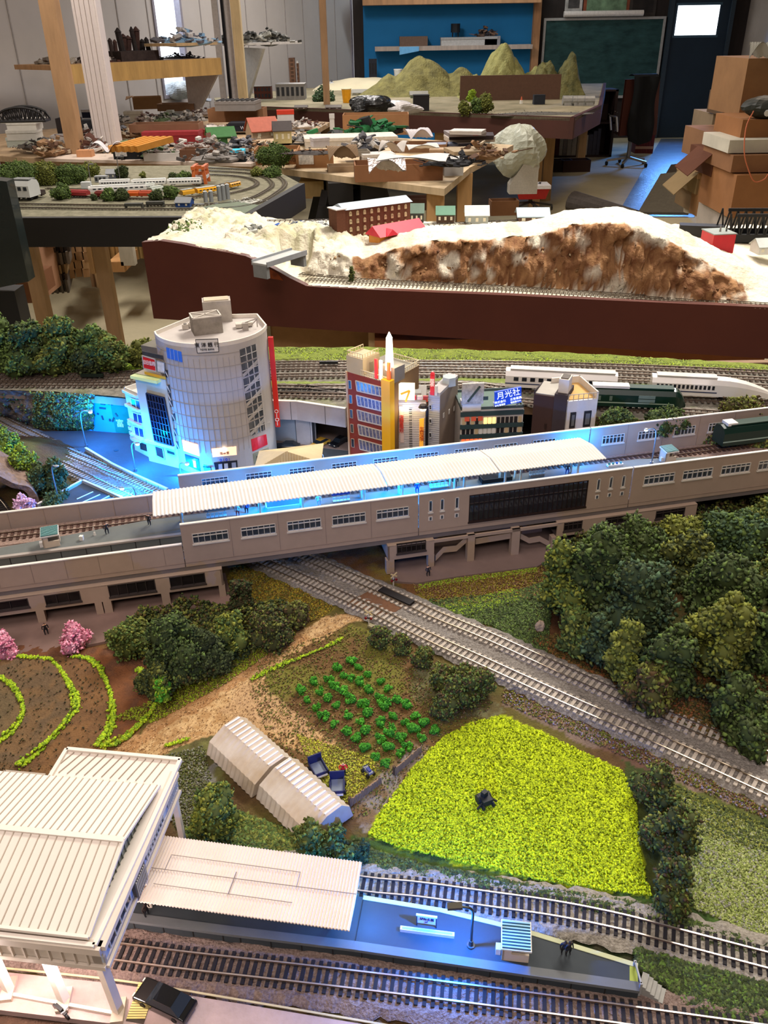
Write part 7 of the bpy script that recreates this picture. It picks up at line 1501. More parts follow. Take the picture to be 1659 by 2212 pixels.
# cream tiled roof pavilion behind the viaduct wall
a_,b_=W(565,1003,.03),W(686,993,.03); apex=W(616,975,.042); q=[W(550,1010,.03),W(690,995,.03),W(640,965,.03)]
t=thing('pavilion_roof','small pavilion with a cream ridged roof behind the viaduct wall','building',(q[0].x,q[0].y,0)); TI=Matrix.Translation(-Vector((q[0].x,q[0].y,0)))
C0,C1,C2=W(555,1008,.034),W(692,996,.034),W(640,985,.034); C0,C1=W(548,1016,.034),W(694,998,.034); bkk=Vector((0,.045,0)); ap=W(618,975,.048)
mb=MB(TI); mb.add([C0,C1,C1+bkk,C0+bkk,ap],[(0,1,4),(1,2,4),(2,3,4),(3,0,4),(3,2,1,0)]); mb.build('roof',M('#c8b48a',.6),t)
mb=MB(TI)
for i in range(1,24):
    u=i/24; p=C0.lerp(C1,u); r=ap.lerp(p,.02); tgt=ap; d=min(u,1-u)*2; e=p.lerp(Vector((p.x,ap.y,ap.z)),min(1,d)); mb.bar(p+Vector((0,-.0002,.0004)),p+(Vector((p.x,ap.y,ap.z))-p)*min(1,d)+Vector((0,-.0002,.0004)),.0008,.0006)
mb.build('roof_ribs',M('#d8c8a0',.6),t); mb=MB(TI); mb.bx(C0.x+.006,C1.x-.006,C0.y+.006,C0.y+.036,ST,.034); mb.build('walls',M('#a8a49c',.7),t)
# street lamps near the bank: pole, arm, glowing bulb and its light
def slamp(lab,basepx,headpx,z=ST,col='#e8f8ff',pw=.02,lc=LB,on=True,nm='street_lamp',r=.0008,hd=.0028):
    b=W(*basepx,z); zh=hz(b,headpx[1]); hp=D(headpx[0],headpx[1],b.y);
    t=thing(nm,lab,'lamp',b); d=hp-b; c=cr([(0,0,0),(0,0,d.z*.8),(d.x*.3,0,d.z*1.02),(d.x,0,d.z)],6)
    m=metal('#8a9098',.4); MB().tube(c,r,6).build('pole',m,t); MB().cyl((0,0,0),(0,0,.003),r*2.4,n=8).build('base',m,t); mb=MB(); mb.blob((d.x,0,d.z+.0006),(hd,hd*.7,hd*.4),1,0); ho=mb.build('head',M('#9aa0a8',.4,.3),t)
    if on: mb=MB(); mb.blob((d.x,0,d.z-hd*.35),(hd*.75,hd*.6,hd*.4),1,0); mb.build('bulb',M(col,.3,0,0,emit=30),ho); point('street_lamp_light',(hp.x,hp.y-.001,hp.z-.005),pw,lc,.002)
    return t
slamp('lit street lamp in front of the painted backdrop',(187,966),(195,889),pw=.12)
slamp('street lamp in front of the slim white building',(293,1018),(297,958),pw=.16)
slamp('short lit street lamp at the corner of the department store',(391,1028),(404,1001),pw=.12)
slamp('unlit green street lamp in the planting of the parking lot',(127,1080),(122,1008),on=False)
slamp('bright white street lamp in front of the parked yellow car',(700,1003),(684,980),pw=.02,lc=(.35,.6,1),hd=.004)
slamp('small street lamp beside the parking lot track',(293,1078),(263,1054),pw=.10,lc=(.0,.3,1),z=.003)
for p_,e in (((430,1010,.03),.05),((350,1030,.028),.07),((520,1020,.02),.03),((250,990,.03),.05)):
    q=W(p_[0],p_[1],p_[2])
point('shop_light',W(430,1012,.012)+Vector((0,-.008,0)),.035,LB,.003)
q=g.pt(0); point('tower_sign_light',(q.x-.002,q.y-.012,ZR+.03),.035,(1,.72,.36),.004); point('sign_light',(t3.location.x,t3.location.y-.01,hz(t3.location,880)),.008,(1,.75,.4),.003)
point('underpass_light',W(640,985,.03),.03,(.5,.65,1),.003)
# ---------------- elevated station
V0,V1=W(388,1135,.074),W(1659,975,.074); VF=Fr((V0.x,V0.y),(V1.x,V1.y),0)
SL,SR=-.30,.66; T_W=.0885; ZT1=.0555; ZT2=.074; ZB1=.0335; DK=.041; PZ=.050
m_cw=M('#a28d7c',.75,0,.05,80); m_cap=M('#d8d0c6',.6); m_dk=M('#7d6f66',.85,0,.15,120)
st=thing('elevated_station','long beige elevated railway station on legs crossing the whole layout','station',(V0.x,V0.y,0),VF.rz)
def vwall(s0,s1,t0,zt,wins=(),name='side_wall',seam=.05,face=-1,small=None,big=None):
    """wall along s with window holes (s0,s1,z0,z1)"""
    th=.0016; cells=sorted(wins); mb=MB(); x=s0
    for w_ in cells:
        mb.bx(x,w_[0],t0,t0+th,ZB1,zt); mb.bx(w_[0],w_[1],t0,t0+th,ZB1,w_[2]); mb.bx(w_[0],w_[1],t0,t0+th,w_[3],zt); x=w_[1]
    mb.bx(x,s1,t0,t0+th,ZB1,zt); mb.c=1
    k=s0+seam
    while k<s1-.004:
        if not any(w_[0]-.001<k<w_[1]+.001 for w_ in cells): mb.bx(k,k+.0005,t0-.0002,t0,ZB1+.004,zt)
        k+=seam
    mb.bx(s0,s1,t0-.0003,t0,ZB1+.0038,ZB1+.0043); wo=mb.build(name,[m_cw,M('#8d7a6c',.8)],st)
    MB().bx(s0,s1,t0-.0006,t0+th+.0004,zt,zt+.0009).build('coping',m_cap,wo)
def vwin(w_,t0,n=6,col='#c8c0b4',rows=2,gl='#3a4048',nm='window',ba=.0004):
    mb=MB(); mb.bx(w_[0],w_[1],t0+.0007,t0+.0009,w_[2],w_[3]); mb.c=1; a=t0-.0005; b=t0+.0012
    for x in (w_[0],w_[1]-ba*1.5): mb.bx(x,x+ba*1.5,a,b,w_[2],w_[3])
    for z in (w_[2],w_[3]-ba*1.5): mb.bx(w_[0],w_[1],a,b,z,z+ba*1.5)
    for i in range(1,n): x=w_[0]+(w_[1]-w_[0])*i/n; mb.bx(x-ba/2,x+ba/2,a,b,w_[2],w_[3])
    if rows>1: z=w_[3]-(w_[3]-w_[2])*.32; mb.bx(w_[0],w_[1],a,b,z-ba/2,z+ba/2)
    mb.bx(w_[0]-.0006,w_[1]+.0006,a-.0006,b,w_[2]-.0012,w_[2]); mb.build(nm,[M(gl,.12,0,.4,150,alpha=.75),M(col,.5)],st)
def pw(x0,y0,x1,y1,t=0):  # photo box -> (s0,s1,z0,z1) on the wall plane
    a=VF.sz(x0,(y0+y1)/2+ (x1-x0)*.0,t); b=VF.sz(x1,(y0+y1)/2,t); xm=(x0+x1)/2; c=VF.sz(xm,y0+ (0),t); d=VF.sz(xm,y1,t); return [a[0],b[0],d[1],c[1]]
def slope(x0,x1): return (x1-x0)*.126/2
def pw2(x0,yt,yb,x1): # yt,yb: top and bottom at the middle column
    return pw(x0,yt,x1,yb)
WB_=[pw2(415,1150,1169,494),pw2(520,1136,1157,596),pw2(620,1122,1145,694),pw2(717,1109,1132,790),pw2(813,1096,1119,883)]
z0w=sum(w_[2] for w_ in WB_)/5; z1w=sum(w_[3] for w_ in WB_)/5
for w_ in WB_: w_[2],w_[3]=z0w,z1w
print('WIN',WB_)
vwall(SL,-.0008,0,ZT1,name='low_side_wall',seam=.0258)
vwall(0,.2,0,ZT2,WB_,seam=.0395)
for w_ in WB_: vwin(w_,0)
WC=[]
for x,yt in ((926,1081),(951,1077.5),(983,1074),(1289,1034.5),(1316,1030),(1343,1027)):
    a=VF.sz(x,yt+12); WC.append([a[0],a[0]+.0035,VF.sz(x+4,yt+25)[1],VF.sz(x+4,yt)[1]])
bw=[VF.sz(1013,1098)[0],VF.sz(1268,1065)[0],VF.sz(1140,1110.5)[1],VF.sz(1140,1054)[1]]
vwall(.2008,.4,0,ZT2,WC+[bw],seam=.5)
for w_ in WC:
    vwin(w_,0,1,rows=1,nm='slot_window'); mb=MB(); mb.bx(w_[0],w_[1],-.0004,.0001,w_[2]-.0085,w_[2]-.0045); mb.c=1; mb.bx(w_[0]+.0008,w_[1]-.0008,-.0006,-.0003,w_[2]-.008,w_[2]-.005); mb.build('vent_window',[m_cap,M('#4a5058',.3)],st)
# big glazed screen with stairs behind
vwin(bw,0,24,'#2a1d1a',2,'#2d2a2c','glazed_screen',.0004)
mb=MB();
for i in range(24): x=bw[0]+(bw[1]-bw[0])*(i+.5)/24; mb.box((x,.006,bw[2]+.009),(.003,.006,.0012),0,.5)
mb.build('seat_row',M('#a8a09a',.5),st); mb=MB(); mb.bx(bw[0],bw[1],.003,.004,bw[2],bw[2]+.008); mb.build('inner_panel',M('#7d7876',.6),st)
WD=[pw2(1391,1025,1046,1456),pw2(1475,1014,1035,1538),pw2(1558,1004,1025,1619),pw2(1638,994,1015,1698)]
for w_ in WD: w_[2],w_[3]=z0w,z1w
vwall(.4012,SR,0,ZT2,WD,seam=.0395)
for w_ in WD: vwin(w_,0)
# rear wall
WR=[[s_-.012,s_+.012,z0w,z1w] for s_ in [VF.sz(x,y,T_W)[0] for x,y in ((1325,946),(1402,937),(1479,929),(1553,921),(1630,911))]]
WR2=[[.02+.04*i,.044+.04*i,z0w+.004,z1w+.004] for i in range(9)]
WR2=[w_ for w_ in WR2 if w_[1]<.395]
vwall(-.0,.4,T_W,ZT2,WR2,'rear_wall',.04); vwall(.4012,SR,T_W,ZT2,WR,'rear_wall',.04); vwall(SL,-.0008,T_W+.004,ZT1,(),'rear_low_wall',.03)
for w_ in WR2+WR: vwin(w_,T_W)
# decks and beam
MB().bx(SL,SR,.0016,T_W,ZB1,DK).build('track_deck',m_dk,st); MB().bx(SL,SR,.001,T_W-.001,.0285,ZB1).build('edge_beam',M('#6d6460',.8),st)
mb=MB(); mb.prism([(SL,.0265),(.41,.0265),(.545,.0265),(.545,.040),(.44,.0585),(-.03,.058),(-.15,.042),(SL,.034)],DK,PZ); mb.build('platform',M('#5f6360',.8,0,.1,60),st)
mb=MB(); mb.bx(SL,.41,.0255,.029,PZ-.0012,PZ+.0004); mb.build('platform_edge',M('#9a928a',.7),st)
mb=MB()
for i in range(32): mb.bx(SL+i*.02,SL+i*.02+.0006,.0262,.0266,DK,PZ-.001)
mb.build('platform_joints',M('#2a2624',.8),st)
# lower building front
tl=-.004
def slab_win(x0,x1,yt,yb,n,rows=1):
    a=VF.sz(x0,(yt+yb)/2,tl); b=VF.sz(x1,(yt+yb)/2,tl); c=VF.sz((x0+x1)/2,yt,tl)[1]; d=VF.sz((x0+x1)/2,yb,tl)[1]; return [a[0],b[0],d,c,n,rows]
LWN=[slab_win(-60,64,1300,1319,3),slab_win(96,175,1281,1303,3),slab_win(233,337,1258,1283,5),slab_win(366,444,1242,1265,3)]
RWN=[slab_win(857,920,1172,1192,6,2),slab_win(1218,1257,1127,1145,4,2),slab_win(1308,1360,1115,1131,4,2),slab_win(1417,1478,1100,1117,4,2)]
def lowfront(s0,s1,zf,wins,nm):
    mb=MB(); x=s0
    for w_ in sorted(wins): mb.bx(x,w_[0],tl,tl+.0016,zf,.0290); mb.bx(w_[0],w_[1],tl,tl+.0016,zf,w_[2]); mb.bx(w_[0],w_[1],tl,tl+.0016,w_[3],.0290); x=w_[1]
    mb.bx(x,s1,tl,tl+.0016,zf,.0290); mb.bx(s0,s1,tl,.004,.0282,.0292); mb.build(nm,m_cw,st)
    for w_ in wins: vwin(w_[:4],tl,w_[4],'#3a3230',w_[5],'#241f1f','lower_window',.0004)
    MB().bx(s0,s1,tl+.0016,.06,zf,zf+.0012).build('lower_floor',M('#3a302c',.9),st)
zfl=VF.sz(300,1289+2,tl)[1]; zfl=sum(VF.sz(x,y,tl)[1] for x,y in ((230,1299),(480,1264)))/2
zfr=sum(VF.sz(x,y,tl)[1] for x,y in ((852,1208),(938,1198)))/2; print('zf',zfl,zfr)
s_l=VF.sz(486,1280,tl)[0]; s_r0=VF.sz(838,1200,tl)[0]; s_m0=VF.sz(938,1180,tl)[0]; s_m1=VF.sz(1203,1150,tl)[0]; s_e=VF.sz(1506,1095,tl)[0]
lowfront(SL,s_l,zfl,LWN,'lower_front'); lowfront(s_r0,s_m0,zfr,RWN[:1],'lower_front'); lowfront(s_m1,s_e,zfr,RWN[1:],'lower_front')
MB().bx(s_m0,s_m1,tl,tl+.002,.0262,.029).build('lintel',m_cw,st)
def colm(x0,x1,y,w_=.0045,z1=.029,tt=tl,dp=.006):
    a=VF.sz(x0,y,tt)[0]; b=VF.sz(x1,y,tt)[0]; MB().bx(a,b,tt,tt+dp,0,z1).build('column',m_cw,st)
for x0,x1,y in ((82,100,1340),(208,224,1320),(226,244,1318),(351,369,1300),(474,488,1280)): colm(x0,x1,y,z1=zfl)
for x0,x1,y,zz_ in ((835,852,1225,zfr),(925,938,1215,zfr),(1010,1025,1190,.029),(1105,1122,1175,.029),(1192,1205,1160,zfr),(1298,1312,1140,zfr)): colm(x0,x1,y,z1=zz_)
MB().bx(s_r0,s_r0+.0016,tl,.06,zfr,.029).build('end_wall',m_cw,st)
MB().bx(s_l-.0016,s_l,tl,.06,zfl,.029).build('end_wall',m_cw,st)
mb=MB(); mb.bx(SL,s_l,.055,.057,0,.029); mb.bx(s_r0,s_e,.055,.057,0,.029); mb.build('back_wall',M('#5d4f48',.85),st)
# stair flights seen through the openings
def q3(x,y,tt=tl+.004): s,z=VF.sz(x,y,tt); return Vector((s,tt,z))
def stairband(pts,nm='stair_balustrade'):
    mb=MB();
    for (xa,ya),(xb,yb) in zip(pts,pts[1:]):
        a,b=q3(xa,ya),q3(xb,yb); mb.ext([a,b,b+Vector((0,0,.0055)),a+Vector((0,0,.0055))],(0,.0012,0))
    mb.build(nm,m_cw,st)
stairband([(941,1212),(958,1194),(986,1191),(1010,1170)]); stairband([(1027,1176),(1105,1163)]); stairband([(1124,1164),(1143,1174),(1166,1170),(1192,1184)])
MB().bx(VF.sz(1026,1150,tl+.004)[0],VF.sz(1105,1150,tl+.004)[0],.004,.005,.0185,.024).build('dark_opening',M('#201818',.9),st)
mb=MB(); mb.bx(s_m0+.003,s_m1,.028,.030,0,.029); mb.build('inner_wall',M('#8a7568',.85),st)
# pavements
mb=MB(); q=[W(-300,1300,0),W(487,1240,0),W(510,1330,0),W(440,1345,0),W(160,1402,0),W(0,1425,0),W(-300,1470,0)]; mb.prism([(v.x,v.y) for v in q],-.002,.0013); tag(mb.build('pavement',M('#7d655c',.85,0,.12,50)),'pinkish brown pavement under the left half of the elevated station','pavement')
mb=MB(); q=[W(838,1225,0),W(1000,1130,0),W(1560,1080,0),W(1560,1150,0),W(1210,1200,0),W(1160,1226,0),W(1000,1246,0),W(900,1262,0),W(850,1258,0)]; mb.prism([(v.x,v.y) for v in q],-.002,.0014); tag(mb.build('pavement',M('#73605a',.85,0,.12,50)),'grey brown pavement under the right half of the elevated station','pavement')
# canopy: corrugated roof with a slight fold
def corr(nm,P00,P10,P01,P11,n,amp,th=.0008,fold=0,mat=None,parent=None,nv=6,fv=.35):
    """corrugated sheet; P00-P10 long near eave, P01-P11 far eave"""
    N=n*4
    def fn(u,v,dz=0):
        p=P00.lerp(P10,u).lerp(P01.lerp(P11,u),v); k=(v/fv if v<fv else (1-v)/(1-fv)); return p+Vector((0,0,fold*k+amp*math.sin(u*n*2*math.pi)+dz))
    mb=MB(); mb.grid(fn,N,nv); mb.grid(lambda u,v:fn(1-u,v,-th),N,nv)
    for v in (0,1): mb.grid(lambda u,w_:fn(u if v==0 else 1-u,v,-th*(1-w_)),N,1)
    for u in (0,1): mb.grid(lambda w_,v:fn(u,v if u else 1-v,-th*(1-w_)),1,nv)
    return mb.build(nm,mat,parent)
ZC=.0765
c=[W(330,1115,ZC),W(1310,990,ZC),W(330,1062,ZC),W(1252,945,ZC)]
ct=thing('platform_canopy','long white corrugated canopy over the elevated platform','canopy',c[0])
cl_=[p-c[0] for p in c]; m_cn=M('#d6d2cc',.6,0,.05,30)
# three roof sections
for k,(u0,u1) in enumerate(((0,.49),(.492,.745),(.747,1))):
    corr('roof_sheet',cl_[0].lerp(cl_[1],u0),cl_[0].lerp(cl_[1],u1),cl_[2].lerp(cl_[3],u0),cl_[2].lerp(cl_[3],u1),[62,32,34][k],.00042,fold=.0030,mat=m_cn,parent=ct,fv=.5,nv=8)
for x in (388,563,656,790,873,985,1005,1092,1125,1245,1330):
    if x>1300: continue
    p=VF.pt(VF.sz(x,1100,.03)[0],.036); p.z=PZ; MB().cyl(p-c[0],Vector((p.x-c[0].x,p.y-c[0].y,ZC-c[0].z+.0005)),.0011,n=8).build('post',M('#c8bca8',.6),ct)
    q=VF.pt(VF.sz(x,1100,.03)[0],.050); q.z=PZ; MB().cyl(q-c[0],Vector((q.x-c[0].x,q.y-c[0].y,ZC-c[0].z+.0005)),.0011,n=8).build('post',M('#c8bca8',.6),ct)
a,b=VF.pt(-.015,.04)-c[0],VF.pt(.36,.04)-c[0]; a.z=b.z=-.0012; MB().bar(a,b,.002,.0016).build('spine_beam',M('#b8b0a4',.6),ct)
# LED strips under the canopy
def vlight(x,y,tt,z,pw,col,r=.0015):
    p=VF.pt(VF.sz(x,y,tt)[0],tt); p.z=z; return point('canopy_led',p,pw,col,r)
for x,y,pw in ((560,1088,.055),(640,1080,.05),(880,1055,.04),(830,1060,.04),(930,1048,.035)): vlight(x,y,.043,ZC-.006,pw,LB)
for x,y,pw in ((1000,1040,.012),(1100,1025,.012),(720,1075,.012)): vlight(x,y,.045,ZC-.006,pw,(.3,.6,1))
# viaduct track
def vpt(s,t_,z): p=VF.pt(s,t_); p.z=z; return p
track('viaduct_track','brown sleepered track behind the elevated platform',[vpt(s,.0745,DK+.0005) for s in (-.30,-.1,.1,.3,.45,.65)],step=.0055,sl=.0155,slc='#4a3228',rc='#5a4034',shine='#b8a894',sw=.0024)
track('viaduct_track','shaded track in front of the elevated platform',[vpt(s,.0135,DK+.0005) for s in (-.30,-.1,.1,.3,.45,.65)],step=.0055,sl=.0155,slc='#3a302c',rc='#5a4a40',shine='#b8a894',sw=.0024)
mb=MB(); f=VF
q=[VF.pt(SL,.060),VF.pt(SR,.060),VF.pt(SR,.0875),VF.pt(SL,.0875)]; mb.prism([(v.x,v.y) for v in q],DK,DK+.0006); tag(mb.build('viaduct_ballast',M('#8a7468',.95,0,.35,500,.0006,700)),'brown ballast strip behind the elevated platform','ballast',kind='stuff')
# train and objects on the platform
ta=VF.sz(1583,975,.064)
a,b=vpt(.536,.065,DK+.003),vpt(.75,.065,DK+.003)
pa,pb=P(*a),P(*b); coach('green_train','dark green train with a white roof panel entering the elevated station on the right','train' and pa[0],pa[1],pb[0],pb[1],DK+.003,.019,.025,'#0e2a22','#14342a','#1a2a26',wn=0,stripe='#8fa498')
t=[o for o in bpy.data.objects if o.get('label','').startswith('dark green train')][0]; MB().bx(.005,.016,.004,.015,.0245,.0275).build('roof_panel',M('#d4d0c8',.5),t)
def kiosk(lab,px,py,z,rz,w_,d_,h,pr=0,roofc='#1f4f52',ribc='#5d8d8a'):
    t=thing('platform_shelter',lab,'shelter',W(px,py,z),rz)
    mb=MB(); mb.bx(-w_/2,w_/2,0,.0012,0,h*.5); mb.bx(-w_/2,-w_/2+.0012,.0,d_,0,h); mb.bx(-w_/2,w_/2,d_-.0012,d_,0,h); mb.bx(w_/2-.0012,w_/2,d_*.5,d_,0,h); mb.bx(-w_/2,-.002,0,.0012,h*.5,h*.92); mb.build('walls',M('#c8b8a4',.7),t)
    mb=MB(); mb.box((0,d_*.45,h+.001),(w_*1.12,d_*1.25,.0012),0,.06); rf=mb.build('roof_frame',M('#d0ccc4',.5),t)
    mb=MB(); mb.box((0,d_*.45,h+.0017),(w_*1.04,d_*1.17,.0006),0,.06);
    mb.c=1
    for i in range(9): mb.box((0,d_*.45-d_*1.17*.45+d_*1.17*.9*i/8,h+.0021+ .06*(-d_*1.17*.45+d_*1.17*.9*i/8)),(w_*1.04,.0007,.0006),0,.06)
    mb.build('roof_panel',[M(roofc,.4),M(ribc,.4)],rf)
    MB().bx(-w_/2-.003,-w_/2-.0005,d_*.2,d_*.5,0,h*.4).build('meter_box',M('#d0ccc8',.5),t); return t
kiosk('small cream shelter with a dark green roof at the left end of the elevated platform',113,1182,PZ,VF.rz+.1,.013,.012,.011)
kiosk('small shelter with a teal roof near the right end of the elevated platform',1448,997,PZ,VF.rz+.05,.012,.011,.010,roofc='#1a5560')
mb=MB(); mb.box((0,0,.002),(.003,.003,.004)); o=mb.build('ticket_box',M('#d0ccc4',.5)); o.location=W(177,1166,PZ); tag(o,'small white box on the left part of the elevated platform','box')
t=thing('signal_post','small white signal post on the left part of the elevated platform','signal',W(205,1156,PZ)); MB().cyl((0,0,0),(0,0,.008),.0004).build('mast',M('#c8c4bc',.5),t); MB().cyl((0,0,0),(0,0,.003),.0012,.0008).build('base',M('#d0ccc4',.5),t)
def bench(lab,px,py,z,rz,w_=.016,col='#c9c4bc',sign=None):
    t=thing('platform_bench',lab,'bench',W(px,py,z),rz)
    for i in range(5): MB().box((-w_/2+w_*(i+.5)/5,0,.003),(w_/6,.003,.0008)).build('seat',M(col,.5),t); MB().box((-w_/2+w_*(i+.5)/5,.0016,.0045),(w_/6,.0006,.003)).build('backrest',M(col,.5),t)
    MB().box((0,0,.0012),(w_*.9,.001,.0024)).build('frame',M('#8a8884',.5),t)
    if sign:
        MB().box((0,.003,.0085),(w_*1.05,.0008,.0026)).build('sign_board',M(sign,.5),t)
        for s in (-1,1): MB().cyl((s*w_*.4,.003,0),(s*w_*.4,.003,.0085),.0004).build('sign_post',M('#8a8884',.5),t)
    return t
bench('white bench row with a sign at the left under the platform canopy',469,1122,PZ,VF.rz,.018,sign='#6d6a68')
bench('white bench under a dark blue station sign in the middle of the platform canopy',738,1087,PZ,VF.rz,.016,sign='#1a2a6a')
bench('beige bench row right of the blue lit platform area',948,1057,PZ,VF.rz,.018,sign='#b0a89c')
bench('beige bench and sign near the right end of the canopy',1160,1030,PZ,VF.rz,.016,sign='#a8a098')
# stairwell boxes
for l,px,py,w_,c in (('blue lit stairwell box with a white rim under the left canopy',612,1102,.030,'#2a3a80'),('black covered stairwell under the right part of the canopy',1074,1042,.030,'#131214')):
    t=thing('stairwell',l,'stairwell',W(px,py,PZ),VF.rz); mb=MB(); mb.bx(-w_/2,w_/2,0,.001,0,.004); mb.bx(-w_/2,w_/2,.009,.010,0,.006); mb.bx(-w_/2,-w_/2+.001,0,.010,0,.005); mb.build('rim',M('#b8b4ae' if 'blue' in l else '#1a1818',.6),t)
    MB().ext([(-w_/2+.001,.001,.0008),(w_/2,.001,.0008),(w_/2,.009,.0055),(-w_/2+.001,.009,.0055)],(0,0,.0005)).build('cover',M(c,.6),t)
# planter with flowers, person-sized bits
t=thing('planter','low white planter with blue and green plants on the elevated platform','planter',W(1328,1006,PZ),VF.rz); MB().box((0,0,.001),(.016,.004,.002)).build('trough',M('#d0ccc6',.6),t)
for i,c in enumerate(('#3a7a6a','#4a8a8a','#2f5fa0','#4a9aa8')): MB().blob((-.006+i*.004,0,.0026),.0013,i,.3,8,6).build('plant',M(c,.8),t)
slamp('tall street lamp standing on the elevated platform behind the shelter',(1407,1003),(1396,928),z=PZ,pw=.022,lc=(.1,.35,1),r=.0007,hd=.0022)
vlight(1250,960,.07,.062,.04,LB)
point('canopy_wall_light',VF.pt(.40,.083)+Vector((0,-.006,.066)),.010,LB,.002)
for px,py,l in ((567,1111,'red capped'),): pass
for l,px,py in (('left plain',540,1110),('right plain',588,1105)): pass
# ---------------- foreground station: overbridge building, platform, canopy
ZU,ZR_=.043,.0586
N_=W(262,2190,.004); N_.z=0; Fc=Vector((W(387,1708,ZU).x,W(387,1708,ZU).y,0)); FR=Fr((N_.x,N_.y),(Fc.x,Fc.y),0)   # right-hand long wall
NWc=W(145,1620,ZR_); Lq=W(-160,2040,ZR_)
ob=thing('station_overbridge','large cream station overbridge building with ridged gable roofs at the lower left','station',(N_.x,N_.y,0))
TI=Matrix.Translation(-Vector((N_.x,N_.y,0)))
dirL=Vector((W(0,2107,ZR_-.006).x-N_.x,W(0,2107,ZR_-.006).y-N_.y,0)).normalized(); dirL=(W(0,2022,ZR_)-W(205,2045,ZR_)); dirL.z=0; dirL.normalize()
m_w=M('#cfc3b4',.6,0,.05,60); m_rf=M('#e2d8cc',.6,0,.04,25); m_rg=M('#b0a394',.7); m_gl=M('#3a4048',.12,0,.4,150)
K=.30
A0=N_; A1=N_+dirL*K; B0=Fc; B1=Fc+dirL*K
mb=MB(TI); mb.prism([(A0.x,A0.y),(B0.x,B0.y),(B1.x,B1.y),(A1.x,A1.y)],ZU,ZU+.002); mb.build('floor_slab',m_w,ob)
# near wall with slots, right wall with windows
NF=Fr((A1.x,A1.y),(A0.x,A0.y),0)
def strip(fr,s0,s1,z0,z1,nm,mat,t0=0,t1=.0016):
    mb=MB(TI); v=[fr.pt(s0,t0),fr.pt(s1,t0),fr.pt(s1,t1),fr.pt(s0,t1)]; mb.prism([(k.x,k.y) for k in v],z0,z1); return mb.build(nm,mat,ob)
strip(NF,0,K,ZU,ZU+.0075,'near_wall',m_w); strip(NF,0,K,ZR_-.0045,ZR_,'near_fascia',m_w,-.002,.003); strip(NF,0,K-.006,ZU+.0075,ZR_-.0045,'window_band',m_gl,.002,.0026); strip(NF,K-.006,K,ZU,ZR_,'corner_pier',m_w); strip(NF,0,K,ZU-.0012,ZU+.0015,'sill_band',m_w,-.0015,.002)
for i in range(42): strip(NF,K-.0075-i*.0062-.0008,K-.0075-i*.0062,ZU+.002,ZR_-.0042,'fin',m_w,-.0014,.0016)
RL=FR.w
def rs(px,py): return FR.sz(px,py)
strip(FR,0,RL,ZU,ZU+.003,'right_lower_wall',m_w,0,.0016); strip(FR,0,RL,ZR_-.003,ZR_,'right_fascia',m_w,-.002,.003); strip(FR,0,RL,ZU-.001,ZU+.001,'right_sill',m_w,-.0015,.001)
strip(FR,0,RL,ZU+.003,ZR_-.003,'right_wall',M('#a9b4c4',.6,0,.05,60),.0004,.0016)  # bluish shade on this cream wall is put into its colour
def rwin(px0,px1,n,rows=2,nm='window',gl=None):   # by photo position along the wall
    s0,s1=px0,px1; mb=MB(TI); v=[FR.pt(s0,-.0002),FR.pt(s1,-.0002),FR.pt(s1,.0004),FR.pt(s0,.0004)]; mb.prism([(k.x,k.y) for k in v],ZU+.005,ZR_-.004); mb.c=1
    for i in range(n+1): s=s0+(s1-s0)*i/n; v=[FR.pt(s-.0003,-.0008),FR.pt(s+.0003,-.0008),FR.pt(s+.0003,0),FR.pt(s-.0003,0)]; mb.prism([(k.x,k.y) for k in v],ZU+.005,ZR_-.004)
    if rows>1: z=(ZU+ZR_)/2+.001; v=[FR.pt(s0,-.0008),FR.pt(s1,-.0008),FR.pt(s1,0),FR.pt(s0,0)]; mb.prism([(k.x,k.y) for k in v],z-.0003,z+.0003)
    mb.build(nm,[gl or m_gl,M('#b8bcc0',.5)],ob)
rwin(RL*.06,RL*.30,4,1); rwin(RL*.52,RL*.76,8); rwin(RL*.84,RL*.985,9,1,'louvre',M('#44506a',.5));
# hatch door (striped shutter) with step box
mb=MB(TI); v=[FR.pt(RL*.34,-.0016),FR.pt(RL*.47,-.0016),FR.pt(RL*.47,.0),FR.pt(RL*.34,.0)]; mb.prism([(k.x,k.y) for k in v],ZU-.002,ZR_-.004); mb.c=1
for i in range(8): s=RL*(.35+.014*i); v=[FR.pt(s,-.0022),FR.pt(s+.0007,-.0022),FR.pt(s+.0007,-.0016),FR.pt(s,-.0016)]; mb.prism([(k.x,k.y) for k in v],ZU,ZR_-.005)
mb.build('striped_shutter',[M('#55524e',.6),M('#a8a49c',.5)],ob)
# low flat roofs with ribs (far strip and left roof)
def ribroof(nm,a,b,c,d,n,z,th=.0016,mat=m_rf,rib=True,across=False,rh=.0006):
    """quad a,b,c,d (plan points or 3D), ribs run a->d"""
    mb=MB(TI); q=[Vector((p.x,p.y,p.z if p.z>.01 else z)) for p in (a,b,c,d)]; mb.ext(q,(0,0,th)); mb.build(nm,mat,ob)
    m=MB(TI)
    for i in range(1,n): u=i/n; p=q[0].lerp(q[1],u)+Vector((0,0,th)); r=q[3].lerp(q[2],u)+Vector((0,0,th)); m.bar(p,r,.0004,rh)
    m.build(nm+'_ribs',m_rg,ob)
rimA,rimB,rimC=W(205,2045,ZR_),W(390,1643,ZR_),W(145,1620,ZR_)
rimD=rimA+dirL*K
ribroof('flat_roof',W(352,1692,ZR_),rimB,rimC,W(105,1668,ZR_),1,ZR_-.001,rh=0) if False else None
mb=MB(TI); mb.ext([rimA-Vector((0,0,.0006)),rimB-Vector((0,0,.0006)),rimC-Vector((0,0,.0006)),W(-70,2000,ZR_)-Vector((0,0,.0006))],(0,0,.0004)); mb.build('flat_roof',m_rf,ob)
mb=MB(TI)
